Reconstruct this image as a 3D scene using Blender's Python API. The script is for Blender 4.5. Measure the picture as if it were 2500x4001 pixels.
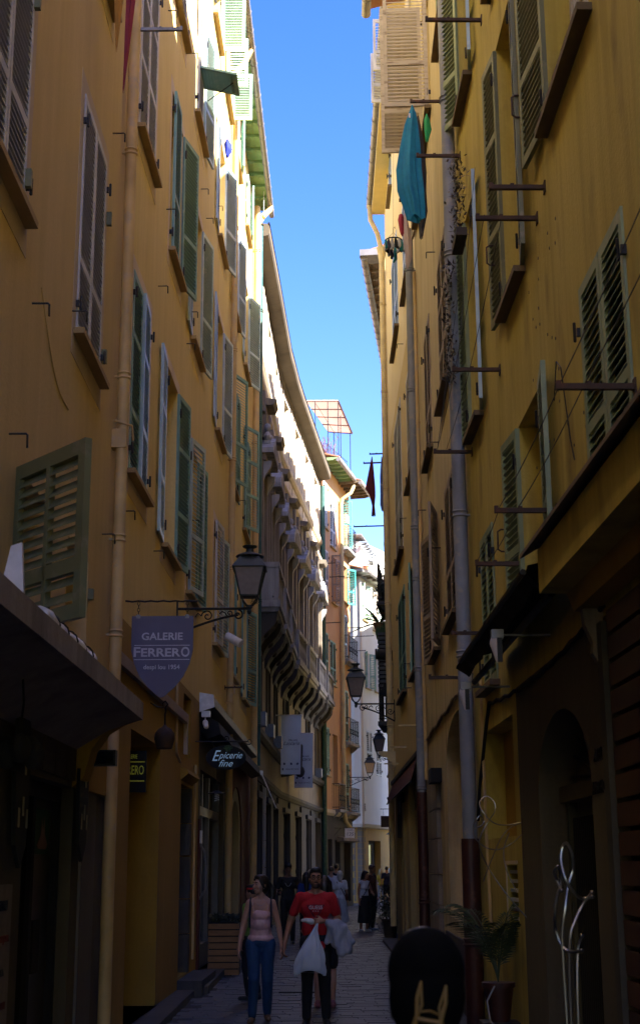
import bpy, math, random
from math import sin, cos, pi, radians as rad, atan2, hypot, sqrt
from mathutils import Matrix, Vector, noise
random.seed(7)
sc = bpy.context.scene
for o in list(bpy.data.objects): bpy.data.objects.remove(o)
col = sc.collection

# ------------------------------------------------ camera, light, exposure
cd = bpy.data.cameras.new('camera'); cam = bpy.data.objects.new('camera', cd); col.objects.link(cam); sc.camera = cam
cd.sensor_fit = 'VERTICAL'; cd.sensor_height = 36.0; cd.sensor_width = 36.0; cd.lens = 36.0 * 5389 / 4001
cd.clip_start = .1; cd.clip_end = 2000
cam.matrix_world = Matrix.Translation((0, 0, 1.75)) @ Matrix.Rotation(rad(90) + math.atan(1385 / 5389), 4, 'X') @ Matrix.Rotation(rad(-.33), 4, 'Z')
cd.dof.use_dof = True; cd.dof.focus_distance = 22; cd.dof.aperture_fstop = 5.6

SUN_EL, SUN_AZ = rad(39.5), atan2(.819, -.574)          # azimuth measured from +Y towards +X
S = Vector((sin(SUN_AZ) * cos(SUN_EL), cos(SUN_AZ) * cos(SUN_EL), sin(SUN_EL)))
world = bpy.data.worlds.new("World"); sc.world = world; world.use_nodes = True
nt = world.node_tree; nt.nodes.clear()
sky = nt.nodes.new('ShaderNodeTexSky'); sky.sky_type = 'NISHITA'; sky.sun_disc = False
sky.sun_elevation = SUN_EL; sky.sun_rotation = SUN_AZ; sky.altitude = 100; sky.air_density = 1.15; sky.dust_density = 1.0; sky.ozone_density = 2.0
hs = nt.nodes.new('ShaderNodeHueSaturation'); hs.inputs['Saturation'].default_value = 1.42; hs.inputs['Hue'].default_value = .53
bg = nt.nodes.new('ShaderNodeBackground'); bg.inputs['Strength'].default_value = .07
wo = nt.nodes.new('ShaderNodeOutputWorld')
nt.links.new(sky.outputs[0], hs.inputs['Color']); nt.links.new(hs.outputs[0], bg.inputs[0]); nt.links.new(bg.outputs[0], wo.inputs[0])
sd = bpy.data.lights.new('sun', 'SUN'); sd.energy = 3.7; sd.angle = rad(.5); sd.color = (1, .94, .84)
sun = bpy.data.objects.new('sun', sd); col.objects.link(sun); sun.rotation_euler = S.to_track_quat('Z', 'Y').to_euler(); sun.location = (20, -10, 40)
sc.view_settings.view_transform = 'Standard'; sc.view_settings.look = 'None'; sc.view_settings.exposure = 3.0; sc.view_settings.gamma = 1
sc.view_settings.use_curve_mapping = False
sc.render.engine = 'CYCLES'
try:
    sc.cycles.use_denoising = True; sc.cycles.denoiser = 'OPENIMAGEDENOISE'
except Exception: pass
sc.cycles.max_bounces = 10; sc.cycles.diffuse_bounces = 8; sc.cycles.glossy_bounces = 3; sc.cycles.transparent_max_bounces = 8
sc.cycles.sample_clamp_indirect = 6

# ------------------------------------------------ materials
def node_mat(name):
    m = bpy.data.materials.new(name); m.use_nodes = True; t = m.node_tree
    return m, t, t.nodes['Principled BSDF']
def N(t, typ, **kw):
    n = t.nodes.new(typ)
    for k, v in kw.items():
        if k in n.inputs: n.inputs[k].default_value = v
        else: setattr(n, k, v)
    return n
def noise_fac(t, scale, vec=None, mapscale=(1, 1, 1), detail=4, lo=.35, hi=.65, rough=.55):
    tc = N(t, 'ShaderNodeTexCoord'); mp = N(t, 'ShaderNodeMapping'); mp.inputs['Scale'].default_value = mapscale
    t.links.new(tc.outputs['Object'], mp.inputs[0])
    nz = N(t, 'ShaderNodeTexNoise', Scale=scale, Detail=detail, Roughness=rough); t.links.new(mp.outputs[0], nz.inputs['Vector'])
    mr = N(t, 'ShaderNodeMapRange'); mr.inputs[1].default_value = lo; mr.inputs[2].default_value = hi
    t.links.new(nz.outputs[0], mr.inputs[0]); return mr.outputs[0], nz.outputs[0]
def mix(t, a, b, fac, mode='MIX'):
    m = N(t, 'ShaderNodeMix', data_type='RGBA', blend_type=mode)
    for s, v in ((6, a), (7, b)):
        if isinstance(v, tuple): m.inputs[s].default_value = (*v[:3], 1)
        else: t.links.new(v, m.inputs[s])
    if isinstance(fac, (int, float)): m.inputs[0].default_value = fac
    else: t.links.new(fac, m.inputs[0])
    return m.outputs[2]
def math_n(t, op, a, b=0.):
    m = N(t, 'ShaderNodeMath', operation=op)
    for i, v in enumerate((a, b)):
        if isinstance(v, (int, float)): m.inputs[i].default_value = v
        else: t.links.new(v, m.inputs[i])
    return m.outputs[0]
def bump(t, b, h, strength=.3, dist=.01):
    n = N(t, 'ShaderNodeBump', Strength=strength, Distance=dist); t.links.new(h, n.inputs['Height']); t.links.new(n.outputs[0], b.inputs['Normal'])
def plaster(name, c, c2, stain=(.12, .08, .05), amt=.5, streak=.5, rough=.92, bs=.35):
    m, t, b = node_mat(name)
    f1, r1 = noise_fac(t, .9, mapscale=(1, 1, .6), detail=6)
    f2, r2 = noise_fac(t, 2.2, mapscale=(2.2, 2.2, .16), detail=5, lo=.42, hi=.7)
    f3, r3 = noise_fac(t, 26, detail=5, lo=.3, hi=.7)
    f4, r4 = noise_fac(t, 1.6, mapscale=(1.3, 1.3, .5), detail=7, lo=.56, hi=.74)
    f5, r5 = noise_fac(t, 9, mapscale=(6, 6, .12), detail=3, lo=.4, hi=.75)
    cc = mix(t, c, c2, f1)
    cc = mix(t, cc, tuple(x * 1.18 for x in c2), math_n(t, 'MULTIPLY', f2, streak))
    cc = mix(t, cc, tuple(x * .72 for x in c), math_n(t, 'MULTIPLY', f5, streak * .55))
    f6, r6 = noise_fac(t, 1.0, mapscale=(5.5, 5.5, .22), detail=6, lo=.50, hi=.72)
    cc = mix(t, cc, tuple(a_ * .5 + b_ * .5 for a_, b_ in zip(stain, c)), math_n(t, 'MULTIPLY', f6, min(1, streak * .9)))
    cc = mix(t, cc, stain, math_n(t, 'MULTIPLY', f4, amt))
    cc = mix(t, cc, tuple(x * .86 for x in c), math_n(t, 'MULTIPLY', f3, .35))
    t.links.new(cc, b.inputs['Base Color']); b.inputs['Roughness'].default_value = rough
    h = math_n(t, 'ADD', math_n(t, 'MULTIPLY', r3, .9), math_n(t, 'MULTIPLY', r1, 1.6)); bump(t, b, h, bs, .012)
    return m
def paint(name, c, chip=None, amt=.35, rough=.55, var=.22, metal=0., scale=7., bs=.25, stretch=(1, 1, 1)):
    m, t, b = node_mat(name)
    f1, r1 = noise_fac(t, scale, mapscale=stretch, detail=6, lo=.56, hi=.68)
    f2, r2 = noise_fac(t, scale * .35, mapscale=stretch, detail=3, lo=.3, hi=.7)
    oi = N(t, 'ShaderNodeObjectInfo')
    cc = mix(t, tuple(x * (1 - var) for x in c), tuple(min(1, x * (1 + var)) for x in c), f2)
    cc = mix(t, cc, tuple(x * (1 - var) for x in c), math_n(t, 'MULTIPLY', oi.outputs['Random'], .5))
    if chip: cc = mix(t, cc, chip, math_n(t, 'MULTIPLY', f1, amt))
    t.links.new(cc, b.inputs['Base Color']); b.inputs['Roughness'].default_value = rough; b.inputs['Metallic'].default_value = metal
    bump(t, b, r1, bs, .004); return m
def flat(name, c, rough=.6, metal=0., emit=0.):
    m, t, b = node_mat(name)
    f, r = noise_fac(t, 12, detail=3, lo=.3, hi=.7)
    t.links.new(mix(t, tuple(x * .85 for x in c), tuple(min(1, x * 1.1) for x in c), f), b.inputs['Base Color'])
    b.inputs['Roughness'].default_value = rough; b.inputs['Metallic'].default_value = metal
    if emit: b.inputs['Emission Color'].default_value = (*c, 1); b.inputs['Emission Strength'].default_value = emit
    return m
M = {}
M['plA'] = plaster('plaster_orange', (.60, .455, .19), (.66, .51, .24), (.40, .28, .14), .35, .35)
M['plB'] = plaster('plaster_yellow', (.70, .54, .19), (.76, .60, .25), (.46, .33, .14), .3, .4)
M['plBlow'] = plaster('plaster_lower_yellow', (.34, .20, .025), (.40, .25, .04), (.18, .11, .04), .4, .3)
M['plG1'] = plaster('plaster_ochre', (.45, .355, .06), (.54, .44, .12), (.15, .10, .03), .8, .6)
M['plG2'] = plaster('plaster_beige', (.48, .39, .20), (.58, .48, .29), (.22, .15, .09), .7, .8)
M['plG3'] = plaster('plaster_pale_yellow', (.56, .43, .17), (.62, .49, .22), (.36, .28, .16), .25, .25)
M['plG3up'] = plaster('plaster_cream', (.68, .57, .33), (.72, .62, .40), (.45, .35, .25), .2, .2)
M['plE'] = plaster('plaster_terracotta', (.52, .28, .12), (.60, .36, .18), (.36, .18, .08), .35, .35)
M['plF'] = plaster('plaster_white', (.66, .65, .60), (.72, .71, .66), (.45, .42, .36), .3, .25)
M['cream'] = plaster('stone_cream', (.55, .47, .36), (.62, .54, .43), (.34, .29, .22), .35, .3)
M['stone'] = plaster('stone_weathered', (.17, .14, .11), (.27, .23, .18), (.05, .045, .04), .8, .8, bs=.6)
M['marble'] = plaster('marble_grey', (.25, .25, .27), (.40, .40, .42), (.06, .06, .06), .9, .9, bs=.4)
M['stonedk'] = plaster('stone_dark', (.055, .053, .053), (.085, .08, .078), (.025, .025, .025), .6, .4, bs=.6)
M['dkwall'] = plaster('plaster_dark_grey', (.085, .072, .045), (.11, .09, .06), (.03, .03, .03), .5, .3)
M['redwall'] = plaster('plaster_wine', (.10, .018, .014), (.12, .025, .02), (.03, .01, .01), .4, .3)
M['concrete'] = plaster('concrete', (.32, .29, .27), (.40, .37, .35), (.12, .11, .10), .7, .6, bs=.6)
M['trimA'] = plaster('band_greyed', (.52, .43, .33), (.56, .47, .37), (.30, .2, .12), .3, .2, bs=.2)
M['trimB'] = plaster('band_pink', (.66, .54, .40), (.72, .60, .46), (.38, .25, .15), .25, .2, bs=.2)
M['reveal'] = plaster('reveal_cream', (.62, .52, .38), (.68, .58, .45), (.4, .3, .2), .2, .2, bs=.2)
M['sill'] = plaster('sill_ochre', (.40, .28, .12), (.45, .33, .16), (.12, .08, .04), .5, .2)
M['sillG'] = plaster('sill_dark', (.13, .095, .05), (.17, .12, .07), (.05, .04, .03), .5, .2)
M['grn'] = paint('paint_bluegreen', (.20, .38, .34), (.45, .46, .42), .4)
M['grnL'] = paint('paint_bluegreen_sky_tint', (.38, .52, .54), (.65, .66, .66), .5, .34); M['ltbl'] = paint('paint_blue_sky_tint', (.38, .50, .62), (.6, .62, .62), .4, .35)  # pale blue partly puts sky reflection into the colour; some leaves are blue
M['mint'] = paint('paint_mint', (.44, .66, .55), (.7, .72, .66), .3)
M['oliv'] = paint('paint_olive', (.17, .18, .09), (.35, .3, .24), .35)
M['olivL'] = paint('paint_pale_green', (.24, .31, .18), (.42, .40, .32), .5)
M['grey'] = paint('paint_grey', (.54, .56, .63), (.45, .40, .35), .4)
M['white'] = paint('paint_white', (.60, .60, .58), (.45, .40, .33), .4)
M['greyw'] = paint('bare_greyed_wood', (.33, .27, .22), (.16, .11, .08), .8, .8, stretch=(3, 3, .4))
M['creamw'] = paint('bare_cream_wood', (.50, .44, .36), (.20, .15, .11), .8, .8, stretch=(.6, 3, 3))
M['rust'] = paint('rusty_iron', (.075, .045, .032), (.20, .07, .03), .5, .75, metal=.3)
M['iron'] = flat('wrought_iron', (.028, .027, .028), .5, .6)
M['zinc'] = paint('zinc', (.27, .27, .28), (.13, .12, .11), .7, .5, metal=.5)
M['pipeG'] = paint('pipe_grey', (.24, .26, .30), (.38, .33, .27), .7, .6)
M['pipeO'] = paint('pipe_ochre', (.60, .42, .18), (.42, .36, .30), .5, .6)
M['pipeY'] = paint('pipe_cream', (.52, .42, .22), (.35, .3, .2), .4, .6)
M['pipeT'] = paint('pipe_teal', (.02, .09, .085), (.09, .17, .15), .5, .5)
M['pipeR'] = paint('pipe_wine', (.055, .014, .010), (.16, .06, .04), .6, .5)
M['soffit'] = paint('soffit_green', (.20, .33, .14), (.4, .42, .3), .35, .7)
M['soffitD'] = paint('soffit_dark_wood', (.20, .15, .10), (.08, .06, .04), .6, .8)
M['gutter'] = paint('gutter_zinc', (.24, .22, .21), (.42, .39, .36), .4, .45, metal=.4)
M['glass'] = flat('window_glass', (.012, .014, .017), .08)
M['dark'] = flat('dark_interior', (.006, .006, .006), .9)
M['curtain'] = flat('white_curtain', (.7, .72, .75), .9)
M['winw'] = paint('window_frame_white', (.42, .38, .30), (.3, .24, .16), .4)
M['lampm'] = paint('lamp_green_metal', (.045, .055, .052), (.12, .13, .11), .5, .5, metal=.4)
M['lampg'] = flat('frosted_glass', (.23, .20, .20), .25)
M['black'] = flat('black_cloth', (.01, .01, .012), .85)
M['whitep'] = flat('white_plastic', (.72, .72, .74), .35)
M['cwhite'] = flat('white_cloth', (.60, .62, .66), .9)
M['navy'] = flat('navy_cloth', (.012, .016, .032), .9)
M['blue'] = flat('blue_cloth', (.01, .03, .14), .85)
M['tile'] = paint('roof_tile', (.42, .19, .10), (.25, .18, .13), .5, .85, scale=3)
M['wooddk'] = paint('wood_dark_board', (.035, .024, .016), (.09, .06, .04), .6, .7, stretch=(1, 1, 6))
M['shutterbr'] = paint('roller_shutter_brown', (.075, .032, .018), (.03, .02, .015), .5, .5)

# ------------------------------------------------ mesh helpers
class MB:
    def __init__(s): s.v = []; s.f = []; s.mi = []
    def add(s, vs, fs, m=None, mi=0):
        k = len(s.v)
        s.v += [tuple(m @ Vector(p)) for p in vs] if m else [tuple(p) for p in vs]
        s.f += [tuple(k + i for i in f) for f in fs]; s.mi += [mi] * len(fs); return s
    def box(s, x0, y0, z0, x1, y1, z1, m=None, mi=0):
        x0, x1 = min(x0, x1), max(x0, x1); y0, y1 = min(y0, y1), max(y0, y1); z0, z1 = min(z0, z1), max(z0, z1)
        return s.add([(x0, y0, z0), (x1, y0, z0), (x1, y1, z0), (x0, y1, z0), (x0, y0, z1), (x1, y0, z1), (x1, y1, z1), (x0, y1, z1)],
                     [(0, 3, 2, 1), (4, 5, 6, 7), (0, 1, 5, 4), (1, 2, 6, 5), (2, 3, 7, 6), (3, 0, 4, 7)], m, mi)
    def quad(s, a, b, c, d, mi=0): return s.add([a, b, c, d], [(0, 1, 2, 3)], None, mi)
    def prism(s, poly, y0, y1, m=None, mi=0):      # poly in x,z
        n = len(poly); vs = [(x, y0, z) for x, z in poly] + [(x, y1, z) for x, z in poly]
        fs = [tuple(range(n)), tuple(range(2 * n - 1, n - 1, -1))] + [(i, i + n, (i + 1) % n + n, (i + 1) % n) for i in range(n)]
        return s.add(vs, fs, m, mi)
    def zprism(s, poly, z0, z1, m=None, mi=0):     # poly in x,y
        n = len(poly); vs = [(x, y, z0) for x, y in poly] + [(x, y, z1) for x, y in poly]
        fs = [tuple(range(n - 1, -1, -1)), tuple(range(n, 2 * n))] + [(i, (i + 1) % n, (i + 1) % n + n, i + n) for i in range(n)]
        return s.add(vs, fs, m, mi)
    def tube(s, pts, r, n=8, closed=False, mi=0, m=None):
        P = [Vector(p) for p in pts]; L = len(P); rs = r if isinstance(r, (list, tuple)) else [r] * L
        vs = []; up = None
        for i in range(L):
            a = P[i - 1] if (i > 0 or closed) else P[i]; b = P[(i + 1) % L] if (i < L - 1 or closed) else P[i]
            d = (b - a).normalized() if (b - a).length > 1e-9 else Vector((0, 0, 1))
            if up is None: up = d.orthogonal().normalized()
            up = (up - d * up.dot(d)); up = up.normalized() if up.length > 1e-6 else d.orthogonal().normalized()
            w = d.cross(up)
            for k in range(n):
                a_ = 2 * pi * k / n; vs.append(P[i] + (up * cos(a_) + w * sin(a_)) * rs[i])
        fs = []
        for i in range(L if closed else L - 1):
            for k in range(n):
                j = (i + 1) % L; fs.append((i * n + k, i * n + (k + 1) % n, j * n + (k + 1) % n, j * n + k))
        if not closed: fs += [tuple(range(n - 1, -1, -1)), tuple((L - 1) * n + k for k in range(n))]
        return s.add(vs, fs, m, mi)
    def lathe(s, prof, n=16, c=(0, 0, 0), m=None, mi=0, sx=1, sy=1, rot=0):
        vs = []; fs = []; L = len(prof)
        for r, z in prof:
            for k in range(n):
                a = 2 * pi * k / n + rot; vs.append((c[0] + r * cos(a) * sx, c[1] + r * sin(a) * sy, c[2] + z))
        for i in range(L - 1):
            for k in range(n): fs.append((i * n + k, i * n + (k + 1) % n, (i + 1) * n + (k + 1) % n, (i + 1) * n + k))
        fs += [tuple(range(n - 1, -1, -1)), tuple((L - 1) * n + k for k in range(n))]
        return s.add(vs, fs, m, mi)
    def ell(s, c, r, n=14, m=None, mi=0):
        h = max(6, n // 2 + 1); prof = [(max(.0005, sin(pi * i / h)), -cos(pi * i / h)) for i in range(h + 1)]
        mm = Matrix.Translation(c) @ Matrix.Diagonal((*r, 1)) if True else None
        if m: mm = m @ mm
        return s.lathe(prof, n, m=mm, mi=mi)
    def cap(s, a, b, ra, rb, n=12, mi=0):           # capsule
        a, b = Vector(a), Vector(b); d = b - a; L = d.length or 1e-6; d = d / L
        pts = []; rs = []
        for k in range(4): t = pi / 2 * k / 4; pts.append(a - d * ra * cos(t)); rs.append(max(.0008, ra * sin(t)))
        pts.append(a); rs.append(ra); pts.append(b); rs.append(rb)
        for k in range(1, 5): t = pi / 2 * k / 4; pts.append(b + d * rb * sin(t)); rs.append(max(.0008, rb * cos(t)))
        return s.tube(pts, rs, n, mi=mi)
    def grid(s, fn, nu, nv, mi=0):
        vs = [fn(i / nu, j / nv) for j in range(nv + 1) for i in range(nu + 1)]
        fs = [(j * (nu + 1) + i, j * (nu + 1) + i + 1, (j + 1) * (nu + 1) + i + 1, (j + 1) * (nu + 1) + i) for j in range(nv) for i in range(nu)]
        return s.add(vs, fs, None, mi)
    def mesh(s, name, mats, smooth=True, ang=35):
        me = bpy.data.meshes.new(name); me.from_pydata(s.v, [], s.f)
        for m_ in (mats if isinstance(mats, (list, tuple)) else [mats]): me.materials.append(M[m_] if isinstance(m_, str) else m_)
        if any(s.mi): me.polygons.foreach_set('material_index', s.mi)
        if smooth and len(s.f) > 6:
            me.shade_smooth()
            try: me.set_sharp_from_angle(angle=rad(ang))
            except Exception: pass
        me.update(); return me
    def build(s, name, mats, parent=None, mat=None, smooth=True, label=None, kind=None, ang=35):
        return link(name, s.mesh(name, mats, smooth, ang), parent, mat, label, kind)
def link(name, me, parent=None, mat=None, label=None, kind=None):
    o = bpy.data.objects.new(name, me); col.objects.link(o)
    if parent is not None: o.parent = parent
    if mat is not None: o.matrix_local = mat
    if label: o['label'] = label
    if kind: o['kind'] = kind
    return o
def tag(o, label, cat, group=None):
    o['label'] = label; o['category'] = cat
    if group: o['group'] = group
    return o
def thing(name, label, cat, loc=(0, 0, 0), rz=0, group=None):
    o = bpy.data.objects.new(name, None); col.objects.link(o); o.empty_display_size = .2
    o.matrix_world = Matrix.Translation(loc) @ Matrix.Rotation(rz, 4, 'Z')
    return tag(o, label, cat, group)
def struct(o): o['kind'] = 'structure'; return o
T_ = Matrix.Translation
def Rz(a): return Matrix.Rotation(a, 4, 'Z')
def spiral(c, r0, turns, start, ax, sgn=1, n=26, rmin=.15):    # scroll in the plane given by two vectors ax=(u,v)
    u, v = ax; pts = []
    for i in range(n + 1):
        t = i / n; r = r0 * (1 - (1 - rmin) * t); a = start + sgn * 2 * pi * turns * t
        pts.append(Vector(c) + Vector(u) * (r * cos(a)) + Vector(v) * (r * sin(a)))
    return pts
_s2 = bpy.data.scenes.new('workshop')
def bake(o):            # evaluate curve or modifiers away from the big scene
    _s2.collection.objects.link(o)
    with bpy.context.temp_override(scene=_s2, view_layer=_s2.view_layers[0]): dg = bpy.context.evaluated_depsgraph_get(); dg.update()
    me = bpy.data.meshes.new_from_object(o.evaluated_get(dg)); bpy.data.objects.remove(o); return me
def text(s, size, mat, parent, m, ext=.004, shear=0, ax='CENTER', sx=1, name='lettering', off=0, width=None):
    cu = bpy.data.curves.new('t', 'FONT'); cu.body = s; cu.size = size; cu.extrude = ext; cu.shear = shear; cu.align_x = ax; cu.align_y = 'CENTER'; cu.resolution_u = 3; cu.offset = off
    me = bake(bpy.data.objects.new('t', cu)); me.name = name
    me.materials.clear(); me.materials.append(M[mat] if isinstance(mat, str) else mat)
    if width and len(me.vertices): xs_ = [v.co.x for v in me.vertices]; sx = width / (max(xs_) - min(xs_)); m = m @ T_((-(max(xs_) + min(xs_)) / 2 * sx, 0, 0))
    return link(name, me, parent, m @ Matrix.Diagonal((sx, 1, 1, 1)))

# ------------------------------------------------ facade frame
class Fr:
    """local x runs along the wall, local -y points out into the street, z up"""
    def __init__(s, root, x0, y0, x1, y1, side, d0=(0, 0)):
        s.root = root; s.side = side; s.x0, s.y0, s.x1, s.y1 = x0, y0, x1, y1
        L = hypot(x1 - x0, y1 - y0); s.L = L; s.k = L / (y1 - y0)
        dx, dy = (x1 - x0) / L, (y1 - y0) / L
        if side == 'R': dx, dy = -dx, -dy
        s.W = T_((x0, y0, 0)) @ Rz(atan2(dy, dx))
        s.M = root.matrix_world.inverted() @ s.W if root else s.W
        s.holes = []
    def lx(s, Y): return (Y - s.y0) * s.k * (1 if s.side == 'L' else -1)
    def P(s, Y, d, z): return s.W @ Vector((s.lx(Y), -d, z))          # world point d metres out from the wall
    def put(s, mb, name, mats, **k): return mb.build(name, mats, s.root, s.M, **k)
    def bx(s, mb, Ya, Yb, d0, d1, z0, z1, mi=0): return mb.box(s.lx(Ya), -d1, z0, s.lx(Yb), -d0, z1, mi=mi)
    def hole(s, Ya, Yb, z0, z1):
        a, b = sorted((s.lx(Ya), s.lx(Yb))); s.holes.append((a, b, z0, z1)); return a, b
    def wall(s, Ya, Yb, Z0, Z1, mat, depth=.32, name='front_wall', holes=None, d=0, split=None, mats=None):
        a, b = sorted((s.lx(Ya), s.lx(Yb))); hs_ = [h for h in (s.holes if holes is None else holes) if h[1] > a + 1e-4 and h[0] < b - 1e-4 and h[3] > Z0 + 1e-4 and h[2] < Z1 - 1e-4]
        xs = sorted({a, b, *[min(max(h[0], a), b) for h in hs_], *[min(max(h[1], a), b) for h in hs_]})
        zs = sorted({Z0, Z1, *[min(max(h[2], Z0), Z1) for h in hs_], *[min(max(h[3], Z0), Z1) for h in hs_]})
        mb = MB()
        for i in range(len(xs) - 1):
            for j in range(len(zs) - 1):
                cx, cz = (xs[i] + xs[i + 1]) / 2, (zs[j] + zs[j + 1]) / 2
                if xs[i + 1] - xs[i] < 1e-5 or zs[j + 1] - zs[j] < 1e-5: continue
                if not any(h[0] < cx < h[1] and h[2] < cz < h[3] for h in hs_):
                    mb.quad((xs[i], -d, zs[j]), (xs[i + 1], -d, zs[j]), (xs[i + 1], -d, zs[j + 1]), (xs[i], -d, zs[j + 1]))
        for h in hs_:
            x0, x1, z0, z1 = max(h[0], a), min(h[1], b), max(h[2], Z0), min(h[3], Z1)
            for q in (((x0, z0), (x0, z1)), ((x0, z1), (x1, z1)), ((x1, z1), (x1, z0)), ((x1, z0), (x0, z0))):
                (p, r), (u, w) = q; mb.quad((p, -d, r), (u, -d, w), (u, depth, w), (p, depth, r))
        mb.quad((a, -d, Z0), (a, -d, Z1), (a, depth, Z1), (a, depth, Z0)); mb.quad((b, -d, Z0), (b, depth, Z0), (b, depth, Z1), (b, -d, Z1))
        mb.quad((a, -d, Z1), (b, -d, Z1), (b, depth, Z1), (a, depth, Z1))
        if d: mb.quad((a, -d, Z0), (a, depth, Z0), (b, depth, Z0), (b, -d, Z0))
        return s.put(mb, name, mat, smooth=False)
    def body(s, Ya, Yb, Z1, mat, depth=7, z0=-.2, y0=.33):
        mb = MB(); mb.box(s.lx(Ya), y0, z0, s.lx(Yb), depth, Z1); return s.put(mb, 'rear_walls', mat, smooth=False)

_lc = {}
NSLAT = {}
def leaf_mesh(w, h, sy, t, st, ra, mid):
    mb = MB(); y0, y1 = (-t, 0) if sy > 0 else (0, t)
    mb.box(0, y0, 0, st, y1, h); mb.box(w - st, y0, 0, w, y1, h); mb.box(st, y0, 0, w - st, y1, ra); mb.box(st, y0, h - ra, w - st, y1, h)
    for q in mid: mb.box(st, y0, h * q - ra * .5, w - st, y1, h * q + ra * .5)
    return mb
def slat_verts(L, t, sy, dz, th=.008, x0=None):
    x0 = -L / 2 if x0 is None else x0
    o, i = (-t * .98, -t * .04) if sy > 0 else (t * .98, t * .04)
    return [(x0, o, -dz), (x0 + L, o, -dz), (x0 + L, i, dz), (x0, i, dz), (x0, o, -dz + th), (x0 + L, o, -dz + th), (x0 + L, i, dz + th), (x0, i, dz + th)]
SF = [(0, 1, 2, 3), (7, 6, 5, 4), (0, 4, 5, 1), (1, 5, 6, 2), (2, 6, 7, 3), (3, 7, 4, 0)]
def leaf(fr, hx, z0, w, h, ang, hi, mat, split=False, pitch=.05, mid=(.36,), t=.036, st=.055, ra=.075, out=.03, miss=(), centre=False, label=None, tilt=None, dzz=.009):
    """louvred shutter leaf hinged at local x = hx"""
    sy = -1 if hi else 1
    key = (round(w, 3), round(h, 3), sy, t, st, ra, mid, mat, centre)
    if key not in _lc:
        mb = leaf_mesh(w, h, sy, t, st, ra, mid)
        if centre: mb.box(w / 2 - .022, (-t if sy > 0 else 0), ra, w / 2 + .022, (0 if sy > 0 else t), h - ra)
        _lc[key] = mb.mesh('shutter', mat, smooth=False)
    m = fr.M @ T_((hx, -out, z0)) @ Rz(pi + ang if hi else -ang)
    if tilt: m = m @ Matrix.Rotation(tilt, 4, 'X')
    sh = link('shutter', _lc[key], fr.root, m, label)
    zs = []; lims = [ra] + [v for q in mid for v in (h * q - ra * .5, h * q + ra * .5)] + [h - ra]
    for k in range(0, len(lims), 2):
        n = max(1, int((lims[k + 1] - lims[k]) / pitch)); pp = (lims[k + 1] - lims[k]) / n
        zs += [lims[k] + pp * (i + .5) for i in range(n)]
    spans = [(st, w - st)] if not centre else [(st, w / 2 - .022), (w / 2 + .022, w - st)]
    cnt = NSLAT.get(fr.root.name, 0)
    if split and cnt + len(zs) * len(spans) <= 300:
        NSLAT[fr.root.name] = cnt + len(zs) * len(spans)
        for a, b in spans:
            ks = ('slat', round(b - a, 3), sy, t, mat, dzz)
            if ks not in _lc: _lc[ks] = MB().add(slat_verts(b - a, t, sy, dzz), SF).mesh('slat', mat, smooth=False)
            for i, z in enumerate(zs):
                if (i, a > st + .1) in miss: continue
                mm = T_(((a + b) / 2, 0, z))
                if random.random() < .12: mm = mm @ Matrix.Rotation(random.uniform(-.12, .12), 4, 'X')
                link('slat', _lc[ks], sh, mm)
    else:
        mb = MB()
        for a, b in spans:
            for z in zs: mb.add([(x, y, zz + z) for x, y, zz in slat_verts(b - a, t, sy, dzz, x0=a)], SF)
        mb.build('slat', mat, sh, smooth=False, kind='stuff')
    return sh
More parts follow.
